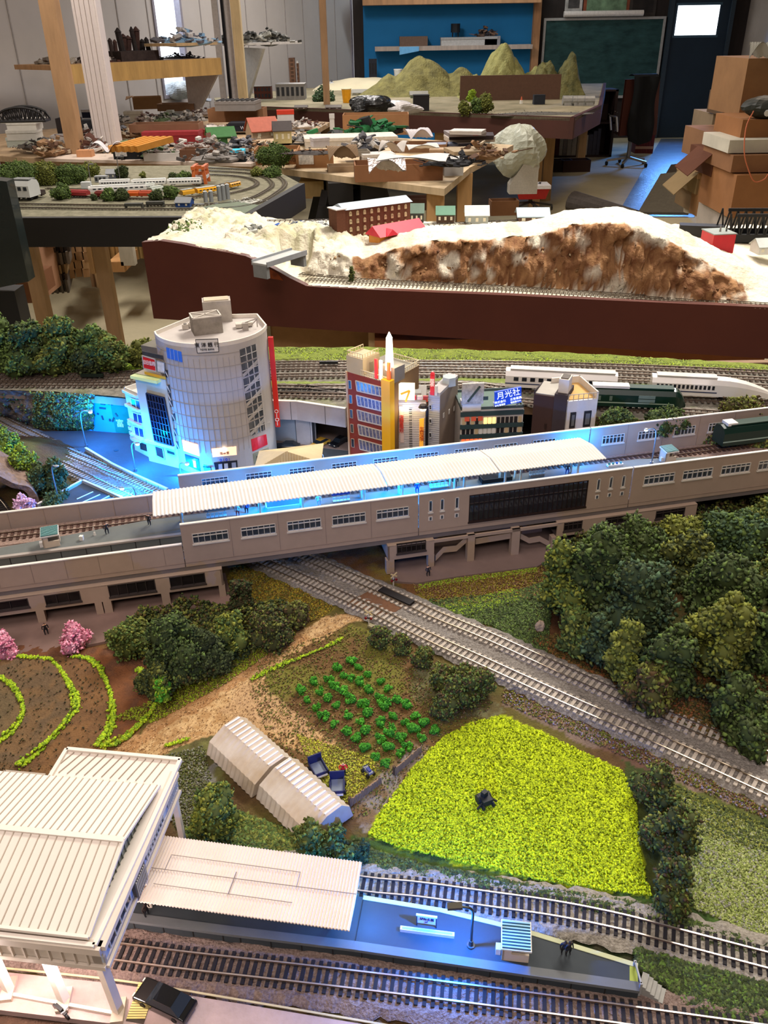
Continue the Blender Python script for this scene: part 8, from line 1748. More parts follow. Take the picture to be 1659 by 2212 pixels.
for a_,b_ in ((rimA,rimB),(rimB,rimC),(rimC,W(60,1760,ZR_)),(rimA,rimA+dirL*.28)): mb.bar(a_+Vector((0,0,.0006)),b_+Vector((0,0,.0006)),.0022,.002)
mb.build('roof_rim',m_rf,ob)
mb=MB(TI)
for i in range(13): a_=W(108+i*18.5,1668+i*1.9,ZR_); b_=W(160+i*17.2,1626+i*1.55,ZR_); mb.bar(a_+Vector((0,0,.0003)),b_+Vector((0,0,.0003)),.0004,.0006)
mb.build('flat_roof_ribs',m_rg,ob)
# left lower roof
lz=.052; q=[W(-40,1800,lz),W(60,1800,lz),W(110,1682,lz),W(8,1672,lz)]; q=[W(-60,1790,lz),W(30,1800,lz),W(100,1680,lz),W(14,1672,lz),W(-60,1740,lz)]
mb=MB(TI); mb.ext(q,(0,0,.0015)); mb.build('side_roof',m_rf,ob); mb=MB(TI); mb.bar(q[3]+Vector((0,0,.002)),q[2]+Vector((0,0,.002)),.0012,.0016); mb.bar(q[3]+Vector((0,0,.002)),q[4]+Vector((0,0,.002)),.0012,.0016)
for i in range(6): y=1693+i*17; mb.bar(W(-40,y+2,lz+.0015),W(110-i*12,y+9,lz+.0015),.0004,.0006)
mb.build('side_roof_ribs',m_rg,ob)
mb=MB(TI); mb.prism([(q[4].x,q[4].y),(q[3].x+.002,q[3].y-.002),(q[2].x,q[2].y-.002),(q[1].x,q[1].y)],.0,lz); mb.build('side_block',m_w,ob)
# main gable
ze=.0612; En=W(192,2025,ze); Ef=W(345,1697,ze); mid_=(En+Ef)/2; mid_.z=hz(mid_,1815); print('ridge z',mid_.z)
EnL,EfL,rL=W(-120,1991,ze),W(-120,1652,ze),None
dn=(W(0,2003,ze)-En); dn.z=0; dn.normalize();
EnL=En+dn*.22; EfL=Ef+dn*.22; ML=mid_+dn*.22
# far slope left end: roof starts at photo x about 105
mb=MB(TI); th=Vector((0,0,.0012)); mb.ext([En,mid_,ML,EnL],-th); mb.ext([mid_,Ef,EfL,ML],-th); mb.build('gable_roof',m_rf,ob)
mb=MB(TI)
for i in range(60):
    o_=dn*(.0022+i*.0046);
    if o_.length>.215: break
    mb.bar(En+o_+Vector((0,0,.0001)),mid_+o_+Vector((0,0,.0001)),.0005,.0008)
for i in range(60):
    o_=dn*(.0014+i*.0039)
    if o_.length>.215: break
    mb.bar(mid_+o_+Vector((0,0,.0001)),Ef+o_+Vector((0,0,.0001)),.0005,.0008)
mb.build('gable_ribs',m_rg,ob); mb=MB(TI); mb.bar(mid_,ML,.003,.0016); mb.bar(En,En+dn*.215,.0016,.0016); mb.bar(En,mid_,.0012,.0014); mb.bar(mid_,Ef,.0012,.0014); mb.build('ridge_cap',m_rf,ob)
ins=dn*.003; mb=MB(TI); b1=Vector((En.x,En.y,ZR_-.001))+ins; b2=Vector((Ef.x,Ef.y,ZR_-.001))+ins; mb.ext([b1,b2,mid_+ins-th],dn*.001) if False else mb.add([b1,b2,Ef+ins-th,mid_+ins-th,En+ins-th],[(0,1,2,3,4)]); mb.build('gable_glass',M('#5f6a68',.3,0,.3,90),ob)
mb=MB(TI)
for i in range(1,22):
    u=i/22; p=b1.lerp(b2,u); top=(En.lerp(mid_,u*2) if u<.5 else mid_.lerp(Ef,u*2-1))+ins-th; mb.bar(p-ins*.1,Vector((p.x,p.y,top.z))-ins*.1,.0004,.0006)
mb.build('gable_mullions',M('#8a9088',.5),ob)
# legs
def leg_at(px,py,topp,lean=0,m=m_w,base=.004):
    b=W(px,py,base); L=b-N_; mb=MB(); mb.bar((L.x,L.y,base),(L.x-.002,L.y+.001,ZU),.004,.0045); mb.build('leg',m,ob); MB().box((L.x,L.y,base+.0012),(.006,.012,.0024),.1).build('foot_block',M('#b0a08e',.7),ob)
leg_at(257,2186,0); leg_at(140,2163,0); leg_at(20,2140,0);
for q_ in (FR.pt(RL*.985,.003),FR.pt(RL*.52,.004),FR.pt(RL*.985,.003)+dirL*.08): L=q_-N_; MB().bar((L.x,L.y,.001),(L.x,L.y,ZU),.003,.004).build('leg',m_w,ob)
mb=MB(TI); a_,b_=W(22,2148,.005),W(262,2192,.005); mb.bar(a_,b_,.0016,.0016); mb.build('ground_rail',m_w,ob)
t=thing('motor_scooter','dark scooter with handlebars parked at the middle leg of the overbridge','scooter',W(134,2190,.004),-.6); md=M('#16181a',.35,.3)
MB().bar((-.004,0,.003),(.004,0,.003),.0014,.0016).build('frame',md,t);
for x in (-.0045,.0045): MB().cyl((x,-.0005,.0017),(x,.0005,.0017),.0017,n=12).build('wheel',md,t)
MB().tube([(.004,-.002,.007),(.004,0,.0062),(.004,.002,.007)],.0004).build('handlebar',M('#a8a8a8',.4,.5),t); MB().box((-.001,0,.0045),(.005,.0016,.0012)).build('seat',md,t)
# platform
ZPf=.0105
pf_=[(-120,1935),(0,1947),(270,1984),(500,2015),(763,2047),(1144,2103),(1381,2137),(1378,2085),(1156,2017),(1071,1994),(951,1965),(785,1938),(520,1899),(300,1880),(0,1860),(-120,1850)]
q=[W(x,y,ZPf) for x,y in pf_]; pl=[(v.x,v.y) for v in q]
pt_=thing('station_platform','long dark grey platform with a tapering end in the foreground','platform',(0,0,0)); MB().prism(pl,0,ZPf).build('deck',M('#33393d',.85,0,.12,60),pt_)
mb=MB(); ed=q[:7]
for a_,b_ in zip(ed,ed[1:]):
    f=Fr(a_,b_); v=[f.pt(0,-.0012),f.pt(f.w,-.0012),f.pt(f.w,.0035),f.pt(0,.0035)]; mb.prism([(k.x,k.y) for k in v],ZPf-.0016,ZPf+.0004)
mb.build('front_coping',M('#5d6062',.8),pt_)
mb=MB()
for a_,b_ in zip(q[7:12],q[8:12]):
    f=Fr(b_,a_); v=[f.pt(0,.0009),f.pt(f.w,.0009),f.pt(f.w,-.0016),f.pt(0,-.0016)]; mb.prism([(k.x,k.y) for k in v],ZPf-.0012,ZPf+.0004)
mb.build('rear_coping',M('#a8ac88',.6),pt_)
f=Fr(W(1350,2128,ZPf),W(1381,2137,ZPf)); mb=MB(); v=[W(1360,2087,ZPf),W(1377,2090,ZPf),W(1378,2128,ZPf),W(1360,2126,ZPf)]; mb.prism([(k.x,k.y) for k in v],ZPf,ZPf+.0002); mb.build('end_stripe',M('#8a9430',.6),pt_)
mb=MB()
for a_,b_ in zip(ed,ed[1:]):
    f=Fr(a_,b_); k_=.004
    while k_<f.w: v=[f.pt(k_,-.0002),f.pt(k_+.0006,-.0002),f.pt(k_+.0006,.0002),f.pt(k_,.0002)]; mb.prism([(k.x,k.y) for k in v],0,ZPf-.0016); k_+=.0165
mb.build('wall_joints',M('#1d1a18',.8),pt_)
mb=MB(); mb.bar(W(785,1940,ZPf)+Vector((0,0,.0002)),W(765,2046,ZPf)+Vector((0,0,.0002)),.0004,.0003); mb.build('deck_joint',M('#17181a',.8),pt_)
# canopy
ZCn=.030; c=[W(285,1945,ZCn),W(755,2010,ZCn),W(355,1805,ZCn),W(782,1862,ZCn)]
cn=thing('platform_canopy','white corrugated canopy over the foreground platform','canopy',c[0]); cl_=[p-c[0] for p in c]
corr('roof_sheet',cl_[0],cl_[1],cl_[2],cl_[3],66,.00045,fold=-.0016,mat=M('#e2d8d0',.6,0,.05,14,h2='#dccabc'),parent=cn,fv=.45,nv=10)
mb=MB()
def cpt(u,v,dz=.0009): p=cl_[0].lerp(cl_[1],u).lerp(cl_[2].lerp(cl_[3],u),v); k=(v/.45 if v<.45 else (1-v)/.55); return p+Vector((0,0,-.0016*k+dz))
mb.bar(cpt(.0,.5),cpt(1,.52),.0003,.0002); mb.bar(cpt(.08,.72),cpt(.72,.72),.00025,.0002); mb.bar(cpt(.08,.5),cpt(.08,.72),.00025,.0002); mb.bar(cpt(.72,.5),cpt(.72,.72),.00025,.0002); mb.bar(cpt(.06,.27),cpt(.72,.27),.00025,.0002); mb.bar(cpt(.42,.27),cpt(.42,.6),.0004,.0004)
mb.build('sheet_joints',M('#7d736c',.7),cn)
for u in (.06,.40,.88):
    for v in (.32,.68):
        b=c[0].lerp(c[1],u).lerp(c[2].lerp(c[3],u),v); L=b-c[0]; MB().bar((L.x,L.y,ZPf-ZCn),(L.x,L.y,-.002),.0022,.0022).build('post',M('#b8a898',.6),cn);
        MB().bar((L.x,L.y-.004,-.006),(L.x,L.y,-.003),.001,.001).build('bracket',M('#b8a898',.6),cn)
# sign, planter, lamp, shelter
a_,b_=W(864,2013,ZPf),W(981,2028,ZPf); f=Fr(a_,b_,ZPf); t=thing('flower_trough','long narrow white trough lying on the foreground platform','trough',a_,f.rz); MB().bx(0,f.w,0,.0022,0,.0022).build('trough',M('#c8c8cc',.6),t); MB().bx(.001,f.w-.001,.0006,.0016,.0022,.0024).build('soil',M('#8d94a0',.8),t)
a_,b_=W(901,2012,ZPf),W(943,2018,ZPf); f=Fr(a_,b_,ZPf); h=.0085; t=thing('station_nameboard','pale station name board on two posts behind the white trough','sign',(a_.x,a_.y+.0035,ZPf),f.rz)
for x in (0,f.w): MB().bx(x-.0003,x+.0003,-.0003,.0003,0,h).build('post',M('#2a3040',.5),t)
MB().bx(0,f.w,-.0002,.0002,h*.3,h).build('panel',M('#c4c0dc',.5),t); MB().bx(-.0004,f.w+.0004,-.0005,.0005,h,h+.0009).build('top_rail',M('#d8d8dc',.5),t)
text('びわこ東',.0019,M('#1a2040',.5),t,(f.w*.52,-.0004,h*.78)); text('い',.0016,M('#1a2040',.5),t,(f.w*.5,-.0004,h*.52))
b=W(1017,2043,ZPf); zh=hz(b,1960)-ZPf; t=thing('platform_lamp','dark curved lamp post standing on the foreground platform','lamp',b); hd=D(981,1945,b.y); dx=hd.x-b.x
m=metal('#55585c',.35); MB().tube(cr([(0,0,0),(0,0,zh*.55),(0,0,zh*.86),(dx*.15,0,zh*.97),(dx*.5,0,zh*1.01),(dx*.8,0,zh*1.03)],6),.0007,7).build('pole',m,t); MB().cyl((0,0,0),(0,0,.0045),.0013,.0011,10).build('sleeve',m,t); MB().cyl((0,0,0),(0,0,.0009),.0021,n=14).build('base',m,t)
MB().box((dx*.95,0,zh*1.035),(.0075,.0034,.0016),0,0,-.08).build('head',M('#4a463c',.35,.3),t); mb=MB(); mb.box((dx*.95,0,zh*1.035-.001),(.0055,.0024,.0006)); mb.build('bulb',M('#bfe4ff',.3,emit=18),[c_ for c_ in t.children if c_.name.startswith('head')][0])
point('platform_lamp_light',(b.x+dx*.95,b.y-.0005,ZPf+zh*1.035-.003),.15,(.0,.19,1),.0012)
kiosk('small shelter with a blue green ribbed roof on the foreground platform',1112,2077,ZPf,-.13,.0135,.0125,.0115,roofc='#16444a',ribc='#8ab8c0')
# end railing, steps
t=thing('end_signal','small grey gate post frame at the tapered end of the platform','post',W(1383,2134,ZPf)); MB().bx(-.0006,.0006,-.0006,.0006,-.006,.004).build('post',M('#8d8d8a',.5),t); MB().bx(-.0004,.0004,0,.011,.003,.004).build('rail',M('#8d8d8a',.5),t); MB().bx(-.0006,.0006,.0105,.0117,-.003,.004).build('post',M('#8d8d8a',.5),t)
t=thing('concrete_steps','worn concrete steps going down from the platform end','steps',(0,0,0))
for i in range(6): a_=W(1392+i*9,2117+i*8,.009-i*.0014); MB().box((a_.x,a_.y,(.009-i*.0014)/2),(.0032,.008,.009-i*.0014),-.5).build('step',M('#8d8c86',.85,0,.2,90),t)
# station lights
for x,y,z,pw,col in ((60,2085,.036,.055,(1,.80,.76)),(190,2068,.036,.045,(1,.80,.78)),(-60,2100,.036,.05,(1,.8,.74))): point('underbridge_light',W(x,y,z),pw,col,.003)
point('canopy_light',W(800,1975,.022),.012,(.03,.25,1),.002); point('canopy_light',W(760,1900,.026),.008,(.05,.35,1),.002)
# ---------------- vegetation, farm, figures
# greenhouses
GP=[(0,0),(.0035,.009),(.016,.0155),(.0275,.0158),(.0335,.0100),(.036,0)]
def greenhouse(lab,A,B,L,w_,k=1.):
    a,b=W(*A,0),W(*B,0); f=Fr(a,b,0); t=thing('greenhouse',lab,'greenhouse',(a.x,a.y,.0002),f.rz); n=46; pr=[(x*w_/.043,z) for x,z in GP]
    def cs_(u,v):
        k_=v*(len(pr)-1); i=min(int(k_),len(pr)-2); fr=k_-i; y=pr[i][0]*(1-fr)+pr[i+1][0]*fr; z=pr[i][1]*(1-fr)+pr[i+1][1]*fr; rib=.00028*math.sin(u*n*math.pi*.5)
        c=Vector((0,w_*.42,0)); d=Vector((0,y-w_*.42,z)); e=1+rib/max(.004,d.length); return Vector((u*L,w_*.42+d.y*e,max(0,d.z*e)))
    mb=MB(); mb.grid(cs_,n*3,20);
    for x in (0,L): mb.add([(x,y,z) for y,z in pr],[tuple(range(len(pr))) if x==0 else tuple(range(len(pr)-1,-1,-1))])
    mb.build('cover',M('#d4ccc4',.28,0,.12,34,h2='#b8a48c',coat=.5),t);
    mb=MB()
    for i in range(12): x=L*(i+.5)/12; mb.bar((x,pr[2][0],pr[2][1]+.0002),(x,pr[3][0],pr[3][1]+.0002),.0012,.0007)
    mb.build('roof_hoops',M('#e0e0e4',.2,coat=.6),t); return t
greenhouse('upper white ribbed plastic greenhouse beside the dirt path',(446,1629),(542,1722),.0515,.043)
greenhouse('lower white ribbed plastic greenhouse next to the yellow field',(553,1724),(647,1819),.0525,.043)
def mkperson(lab,base,rz=0,h=.0112,top='#2a2c34',legs_='#1c1e24',skin='#c89a7c',pose='stand',hair='#1a1614',nm='person'):
    """one continuous skinned body, scaled to h, standing at base"""
    t=thing(nm,lab,'person',base,rz)
    V=[(0,0,.50),(0,0,.60),(0,.005,.72),(0,.0,.80),(0,-.005,.86),(0,-.01,.93),(0,-.005,.99),(.09,0,.47),(.10,-.01,.27),(.10,.01,.04),(.10,-.06,.02),(-.09,0,.47),(-.10,.03,.27),(-.10,.03,.04),(-.10,-.04,.02),(.16,0,.79),(.21,.02,.62),(.20,-.05,.47),(.20,-.07,.42),(-.16,0,.79),(-.21,.02,.62),(-.20,-.05,.47),(-.20,-.07,.42)]
    if pose=='reach':
        V[16]=(.24,-.10,.70);V[17]=(.20,-.24,.76);V[18]=(.19,-.29,.79);V[20]=(-.24,-.08,.70);V[21]=(-.16,-.22,.70);V[22]=(-.14,-.27,.71)
    E_=[(0,1),(1,2),(2,3),(3,4),(4,5),(5,6),(0,7),(7,8),(8,9),(9,10),(0,11),(11,12),(12,13),(13,14),(3,15),(15,16),(16,17),(17,18),(3,19),(19,20),(20,21),(21,22)]
    Rr=[.10,.09,.11,.10,.045,.07,.055,.075,.055,.035,.03,.075,.055,.035,.03,.05,.037,.03,.03,.05,.037,.03,.03]
    me=bpy.data.meshes.new('b'); me.from_pydata([(x*h,y*h,z*h) for x,y,z in V],E_,[]); o=bpy.data.objects.new('b',me); COL.objects.link(o); m=o.modifiers.new('s','SKIN'); m.use_smooth_shade=True
    for i,r in enumerate(Rr): me.skin_vertices[0].data[i].radius=(r*h,r*h)
    me.skin_vertices[0].data[0].use_root=True; o.modifiers.new('u','SUBSURF').levels=1; bpy.context.view_layer.update()
    nm_=bpy.data.meshes.new_from_object(o.evaluated_get(bpy.context.evaluated_depsgraph_get())); bpy.data.objects.remove(o)
    nm_.materials.clear(); [nm_.materials.append(M(c,.7,0,.03)) for c in (top,legs_,skin,hair)]
    for p in nm_.polygons:
        z=p.center.z/h; x=abs(p.center.x)/h; y=p.center.y/h; p.material_index=3 if (z>.955 or (z>.89 and y>.02)) else 2 if z>.84 or (x>.17 and (z<.50 if pose=='stand' else (y<-.2))) else 0 if z>.5 else 1
    b=bpy.data.objects.new('body',nm_); COL.objects.link(b); b.parent=t; return t
def figure(lab,px,py,z,**k): return mkperson(lab,W(px,py,z),**k)
PV=PZ
figure('person in dark clothes standing at the back left of the elevated platform',232,1153,PV,rz=.8,top='#2f2c2c')
figure('person in dark coat near the canopy end on the elevated platform',323,1134,PV,rz=-.3,top='#26282e')
figure('person in white and red under the blue lit left canopy',514,1114,PV,top='#c8c0c0',legs_='#a03038')
figure('person in dark blue left of the blue stairwell box',533,1108,PV,top='#1a2f6a')
figure('second person in dark blue close to the rear track of the elevated platform',555,1093,PV,top='#16306a',rz=2)
figure('person in white beside the middle platform bench',689,1092,PV,top='#d0d0d4',legs_='#a8a8b0')
figure('person in pale shirt right of the middle platform bench',781,1068,PV,top='#d4d4d8',legs_='#5a5f70')
figure('person in white under the bright blue part of the canopy',834,1061,PV,top='#d8dce4')
figure('person in a long dark blue coat at a post of the bright blue platform part',901,1064,PV,top='#12307a',legs_='#12307a')
figure('person in black bending near the right bench under the canopy',983,1052,PV,top='#17181c')
figure('person in blue trousers near the right end of the canopy',1225,1024,PV,top='#3a3f4a',legs_='#2a4a9a')
figure('person in black walking on the pavement below the left of the station',101,1370,.0014,rz=.6,top='#17161a')
figure('person in dark grey walking on the pavement beside the lower station column',925,1244,.0014,rz=.4,top='#2f2b32')
figure('left person of the dark pair near the tapered end of the foreground platform',1218,2061,ZPf,top='#1d1f26',skin='#3a302c')
figure('right person of the dark pair near the tapered end of the foreground platform',1227,2062,ZPf,top='#23262b',rz=.5,skin='#3a302c')
figure('dark figure at the left end of the foreground platform beside the overbridge',318,1978,ZPf,top='#2a1e1c',rz=1.2,skin='#2f2422')  # skin darkened to stand for a shadow-like silhouette
figure('person in a red shirt holding up a tool in the farm yard',742,1674,.0006,top='#c82020',legs_='#1a1c22',pose='reach',hair='#c8b070')
def scarecrow(): pass
# trailers
def trailer(lab,px,py,rz):
    t=thing('farm_trailer',lab,'trailer',W(px,py,.0004),rz); mt=M('#1e2450',.4,0,.1,60); L,w_=.0125,.0095
    mb=MB(); mb.bx(-w_/2,w_/2,-L/2,L/2,.003,.0036); mb.bx(-w_/2,-w_/2+.0006,-L/2,L/2,.0036,.0062); mb.bx(w_/2-.0006,w_/2,-L/2,L/2,.0036,.0062); mb.bx(-w_/2,w_/2,-L/2,-L/2+.0006,.0036,.0055); mb.build('tray',mt,t)
    MB().bx(-w_/2,w_/2,L/2-.0008,L/2,.0036,.0105).build('headboard',mt,t); MB().bx(-w_/2+.0009,w_/2-.0009,-L/2+.0009,L/2-.001,.0036,.0038).build('tray_floor',M('#6a7488',.4),t)
    for s in (-1,1):
        for y in (-.3,.3): MB().cyl((s*(w_/2-.0004),L*y,.0016),(s*(w_/2+.0008),L*y,.0016),.0016,n=12).build('wheel',M('#141416',.6),t)
    MB().bar((0,L/2,.0026),(0,L/2+.004,.0022),.0008,.0008).build('drawbar',mt,t); MB().box((0,-L/2-.0004,.0028),(w_*.8,.0008,.001)).build('tail_lights',M('#c8c8d0',.4),t); return t
trailer('dark blue farm trailer tilted towards the greenhouse, upper of the two',688,1668,.45); trailer('dark blue farm trailer with a grey floor, lower of the two',729,1706,.05)
t=thing('quad_bike','tiny grey and blue quad bike beside the picket fence','quad bike',W(795,1671,.0004),.6)
MB().box((0,0,.0032),(.003,.008,.0018)).build('body',M('#8a8c98',.3,.3),t); MB().box((0,-.001,.0046),(.002,.0035,.001)).build('seat',M('#24307a',.5),t); MB().tube([(-.002,.002,.0062),(0,.0025,.0052),(.002,.002,.0062)],.0003).build('handlebar',M('#18181a',.4),t)
for s in (-1,1):
    for y in (-.003,.003): MB().cyl((s*.0016,y,.0014),(s*.0030,y,.0014),.0014,n=12).build('wheel',M('#141416',.6),t)
# fences
def fence(lab,a_,b_,n):
    a,b=W(*a_,0),W(*b_,0); f=Fr(a,b,0); t=thing('picket_fence',lab,'fence',a,f.rz); mw=M('#8a7058',.85,0,.2,200); rr=random.Random(n)
    for i in range(n): x=f.w*i/(n-1); h=.0062*rr.uniform(.85,1.12); mb=MB(); mb.box((x,-.0004,h/2),(.0009,.0005,h),0,0,rr.uniform(-.08,.08)); mb.build('picket',mw,t)
    MB().bx(0,f.w,0,.0006,.0018,.0026).build('rail',mw,t); MB().bx(0,f.w,0,.0006,.0044,.0052).build('rail',mw,t); MB().bx(-.001,.0006,-.0006,.001,0,.0075).build('post',M('#4a3828',.8),t)
fence('lower brown picket fence beside the gravel track and the trailers',(757,1741),(822,1692),20)
fence('upper brown picket fence between the small crop rows and the yellow field',(853,1673),(909,1625),19)
# crop plants (rows follow the photo)
CR=[(757,1430),(775,1440),(729,1443),(743,1459),(794,1455),(757,1463),(676,1472),(711,1467),(775,1473),(822,1470),(651,1490),(692,1492),(723,1481),(738,1491),(795,1491),(839,1489),(662,1511),(710,1506),(757,1508),(785,1520),(821,1507),(858,1509),(877,1523),(684,1526),(726,1521),(833,1522),(699,1545),(753,1543),(797,1539),(850,1545),(777,1557),(875,1559),(898,1549),(915,1559),(724,1564),(820,1560),(751,1578),(792,1577),(844,1579),(894,1573),(938,1576),(769,1593),(822,1594),(866,1593),(788,1612),(839,1611),(880,1610),(911,1592),(811,1633),(863,1625),(833,1648)]
proto=None; CR2=sorted(CR,key=lambda p:(round(p[1]/20),p[0])); row=-1; last=None; k=0
rr=random.Random(9); protos=[]
for i in range(4):
    bl=[(rr.uniform(-.0025,.0025),rr.uniform(-.0025,.0025),rr.uniform(.0012,.0045),rr.uniform(.0013,.0022)) for _ in range(9)]; pts=blobpts(bl,330,.5); protos.append((pts,))
used=[]
for p in CR2:
    r=round(p[1]/20)
    if r!=last: row+=1; k=0; last=r
    i=row%4; b=W(p[0],p[1]+4,0); z=ghz(b)
    lab='green crop plant, %s from the left in the %s row counted from the rails'%(ORD[k],ORD[row]); k+=1
    if len(used)<4:
        o=crumbs('crop_plant',protos[len(used)][0],.0011,PAL['bright'],flat=1.2); used.append(o)
        tr=MB().cyl((0,0,-.0004),(0,0,.003),.0004).build('stem',M('#3a6a20',.8),o)
    else: o=copytree(used[rr.randrange(4)])
    o.location=(b.x,b.y,z); s=rr.uniform(.72,1.05); o.scale=(s,s,s); o.rotation_euler=(0,0,rr.uniform(0,6.2)); tag(o,lab,'plant','small green crop plants in rows')
# black tractor in the yellow field
t=thing('dark_machine','small black machine lying in the middle of the yellow field','machine',W(1047,1735,.0008),.4); md=M('#181c1e',.6)
MB().box((0,0,.004),(.0065,.008,.004)).build('body',md,t); MB().box((.0,.001,.0075),(.0035,.003,.004),.3).build('cab',md,t)
for s in (-1,1): MB().cyl((s*.003,.002,.003),(s*.0045,.002,.003),.003,n=12).build('wheel',md,t); MB().cyl((s*.003,-.004,.002),(s*.004,-.004,.002),.002,n=12).build('wheel',md,t)
MB().bar((-.007,-.003,.001),(.002,.0,.005),.001,.001).build('arm',md,t); MB().bar((.007,-.003,.0015),(.0,.002,.006),.001,.001).build('arm',md,t)
# crossing signs
def xing(lab,px,py,rz,top):
    b=W(px,py,0); h=hz(b,top); t=thing('crossing_signal',lab,'signal',b,rz); m=M('#d8d0c4',.5); MB().cyl((0,0,0),(0,0,h*.85),.0006,n=8).build('post',m,t)
    MB().box((0,-.0008,h*.88),(.0075,.0004,.0011),0,0,.6).build('cross_arm',M('#d8c08a',.5),t); MB().box((0,-.0010,h*.88),(.0075,.0004,.0011),0,0,-.6).build('cross_arm',M('#d8c08a',.5),t)
    MB().bx(-.003,.003,-.001,0,h*.50,h*.56).build('light_bar',M('#2a2220',.5),t); lb_=t.children[-1]
    for s in (-1,1): MB().cyl((s*.0022,-.0016,h*.53),(s*.0022,-.0006,h*.53),.0011,n=10).build('signal_light',M('#7a1c18',.4),lb_)
xing('white crossing sign with crossed boards beside the lower station pavement',850,1268,.5,1238); xing('cream crossing sign at the end of the dirt path',797,1352,-.2,1318)
mb=MB(); mb.bx(-.003,.003,-.002,.002,0,.002); o=mb.build('relay_box',M('#8a8264',.7)); o.location=W(803,1355,0); o.rotation_euler=(0,0,-.6); tag(o,'small olive relay box at the foot of the crossing sign by the dirt path','box')
t=thing('marker_post','thin dark post sticking out of the hedge at the right','post',W(1463,1800,0)); MB().cyl((0,0,0),(0,0,hz(W(1463,1800,0),1725)),.0005).build('post',M('#23261f',.6),t); MB().cyl((0,0,.001),(0,0,.0016),.0012).build('collar',M('#3a3a36',.6),t)
mb=MB(); mb.blob((0,0,.004),(.004,.003,.006),3,.2,10,7); o=mb.build('boulder',M('#a8937a',.9,0,.2,200)); o.location=W(1166,1362,0); tag(o,'pale tan boulder at the edge of the wood above the double track','boulder')
# trees & shrubs: photo foot point, width px, height px
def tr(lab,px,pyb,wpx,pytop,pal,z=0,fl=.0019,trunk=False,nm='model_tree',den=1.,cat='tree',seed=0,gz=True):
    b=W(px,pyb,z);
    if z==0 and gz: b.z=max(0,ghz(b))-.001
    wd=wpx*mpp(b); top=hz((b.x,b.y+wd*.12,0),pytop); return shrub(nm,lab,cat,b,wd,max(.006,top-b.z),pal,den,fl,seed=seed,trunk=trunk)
# left rear wood on the yard level
for a_ in (('dark round tree at the far left edge of the rear wood',15,800,130,672,'mid'),('tree second from the left in the rear wood',75,806,110,690,['mid','dark']),('tallest tree of the rear wood',148,800,110,668,['mid','olive']),('round tree right of the tallest one in the rear wood',205,800,90,685,'mid'),('broad tree near the right end of the rear wood',250,804,100,712,['mid','olive']),('low tree at the right end of the rear wood',312,796,75,728,'olive'),('short bush in front of the tallest rear tree',120,812,90,745,['olive','mid']),('low bush in front of the right rear trees',190,810,80,750,'dark'),('small bush at the left foot of the rear wood',40,815,90,760,'mid')):
    tr(a_[0],a_[1],a_[2],a_[3],a_[4],a_[5],z=ZY,fl=.0030,nm='model_tree')
# left bank trees above the tunnel
for a_ in (('bright green tree at the left edge beside the double track',12,1010,110,922,['lime','mid']),('green tree in the middle of the bank left of the parking lot',60,1052,90,960,['mid','lime']),('cool green tree beside the unlit lamp at the parking lot',128,1062,64,985,['cool','dark']),('dark green bush between the bank trees',90,1068,80,1000,['cool','dark']),('low green hedge bush inside the parking lot wall',120,1088,70,1066,'cool'),('blue tinted tree at the very left edge',-8,960,60,900,'cool')):
    tr(*a_,fl=.0021)
tr('pale lavender pink blossom bush behind the left viaduct wall',58,1112,52,1066,'lav',fl=.0017,cat='bush',nm='blossom_bush')
# tunnel portal and dark track at far left
mb=MB();
def arch(u,v):
    a=math.pi*u; r=.030*(1+.15*math.sin(a*5)); return Vector((-.030*math.cos(a)*1.1,-.01+v*.05,r*math.sin(a)*1.05))
p0_=W(12,1105,0);
mb.grid(lambda u,v:arch(u,v)*(1+.22),24,8); mb.grid(lambda u,v:arch(1-u,v),24,8)
ring=[]; mb.grid(lambda u,v:arch(u,0)*(1+.22*v),24,2); o=mb.build('tunnel_portal',M('#7d6a60',.95,0,.4,120,.003,200)); o.location=(p0_.x-.012,p0_.y+.012,0); o.rotation_euler=(0,0,.35); tag(o,'rough brown rock tunnel mouth at the left edge behind the viaduct','tunnel')
track('tunnel_track','dark track leading into the rock tunnel at the left edge',[(-60,1050),(-10,1085),(20,1130),(40,1180)],z=.002,slc='#2a2624',rc='#5a4a40',shine='#a09080')
# left foreground pink bushes and hedge
tr('deep pink blossom bush at the left edge below the viaduct',12,1420,85,1368,'pink',fl=.0016,cat='bush',nm='blossom_bush'); tr('deep pink blossom bush in the middle below the left viaduct',163,1400,84,1346,'pink',fl=.0016,cat='bush',nm='blossom_bush')
for a_ in (('olive green hedge bush right of the pink blossom bush',278,1420,90,1330,['olive','mid']),('dark green tree in the middle of the hedge row by the dirt path',385,1465,130,1318,['mid','dark']),('deep shaded bush right of the dark hedge tree',440,1455,90,1345,'dark'),('low bush below the dark hedge tree',350,1500,90,1420,['olive','dark']),('yellow green tree at the right end of the hedge row',505,1405,84,1312,['mid','ylw']),('brownish bush at the end of the hedge row near the crossing',585,1385,110,1310,['olive','brown','dark']),('small lime bush at the lower left of the hedge row',355,1520,40,1450,['bright','lime']),('olive shrub behind the hedge row under the viaduct',305,1400,60,1335,'olive'),('thin dark bush in front of the deep shaded bush',470,1460,60,1390,'dark'),('orange brown shrub near the crossing path',640,1350,70,1300,['olive','brown']),('dark shrub between viaduct leg and hedge',525,1330,60,1240,['dark','brown'])):
    tr(a_[0],a_[1],a_[2],a_[3]*1.2,*a_[4:],fl=.0018,cat='bush')
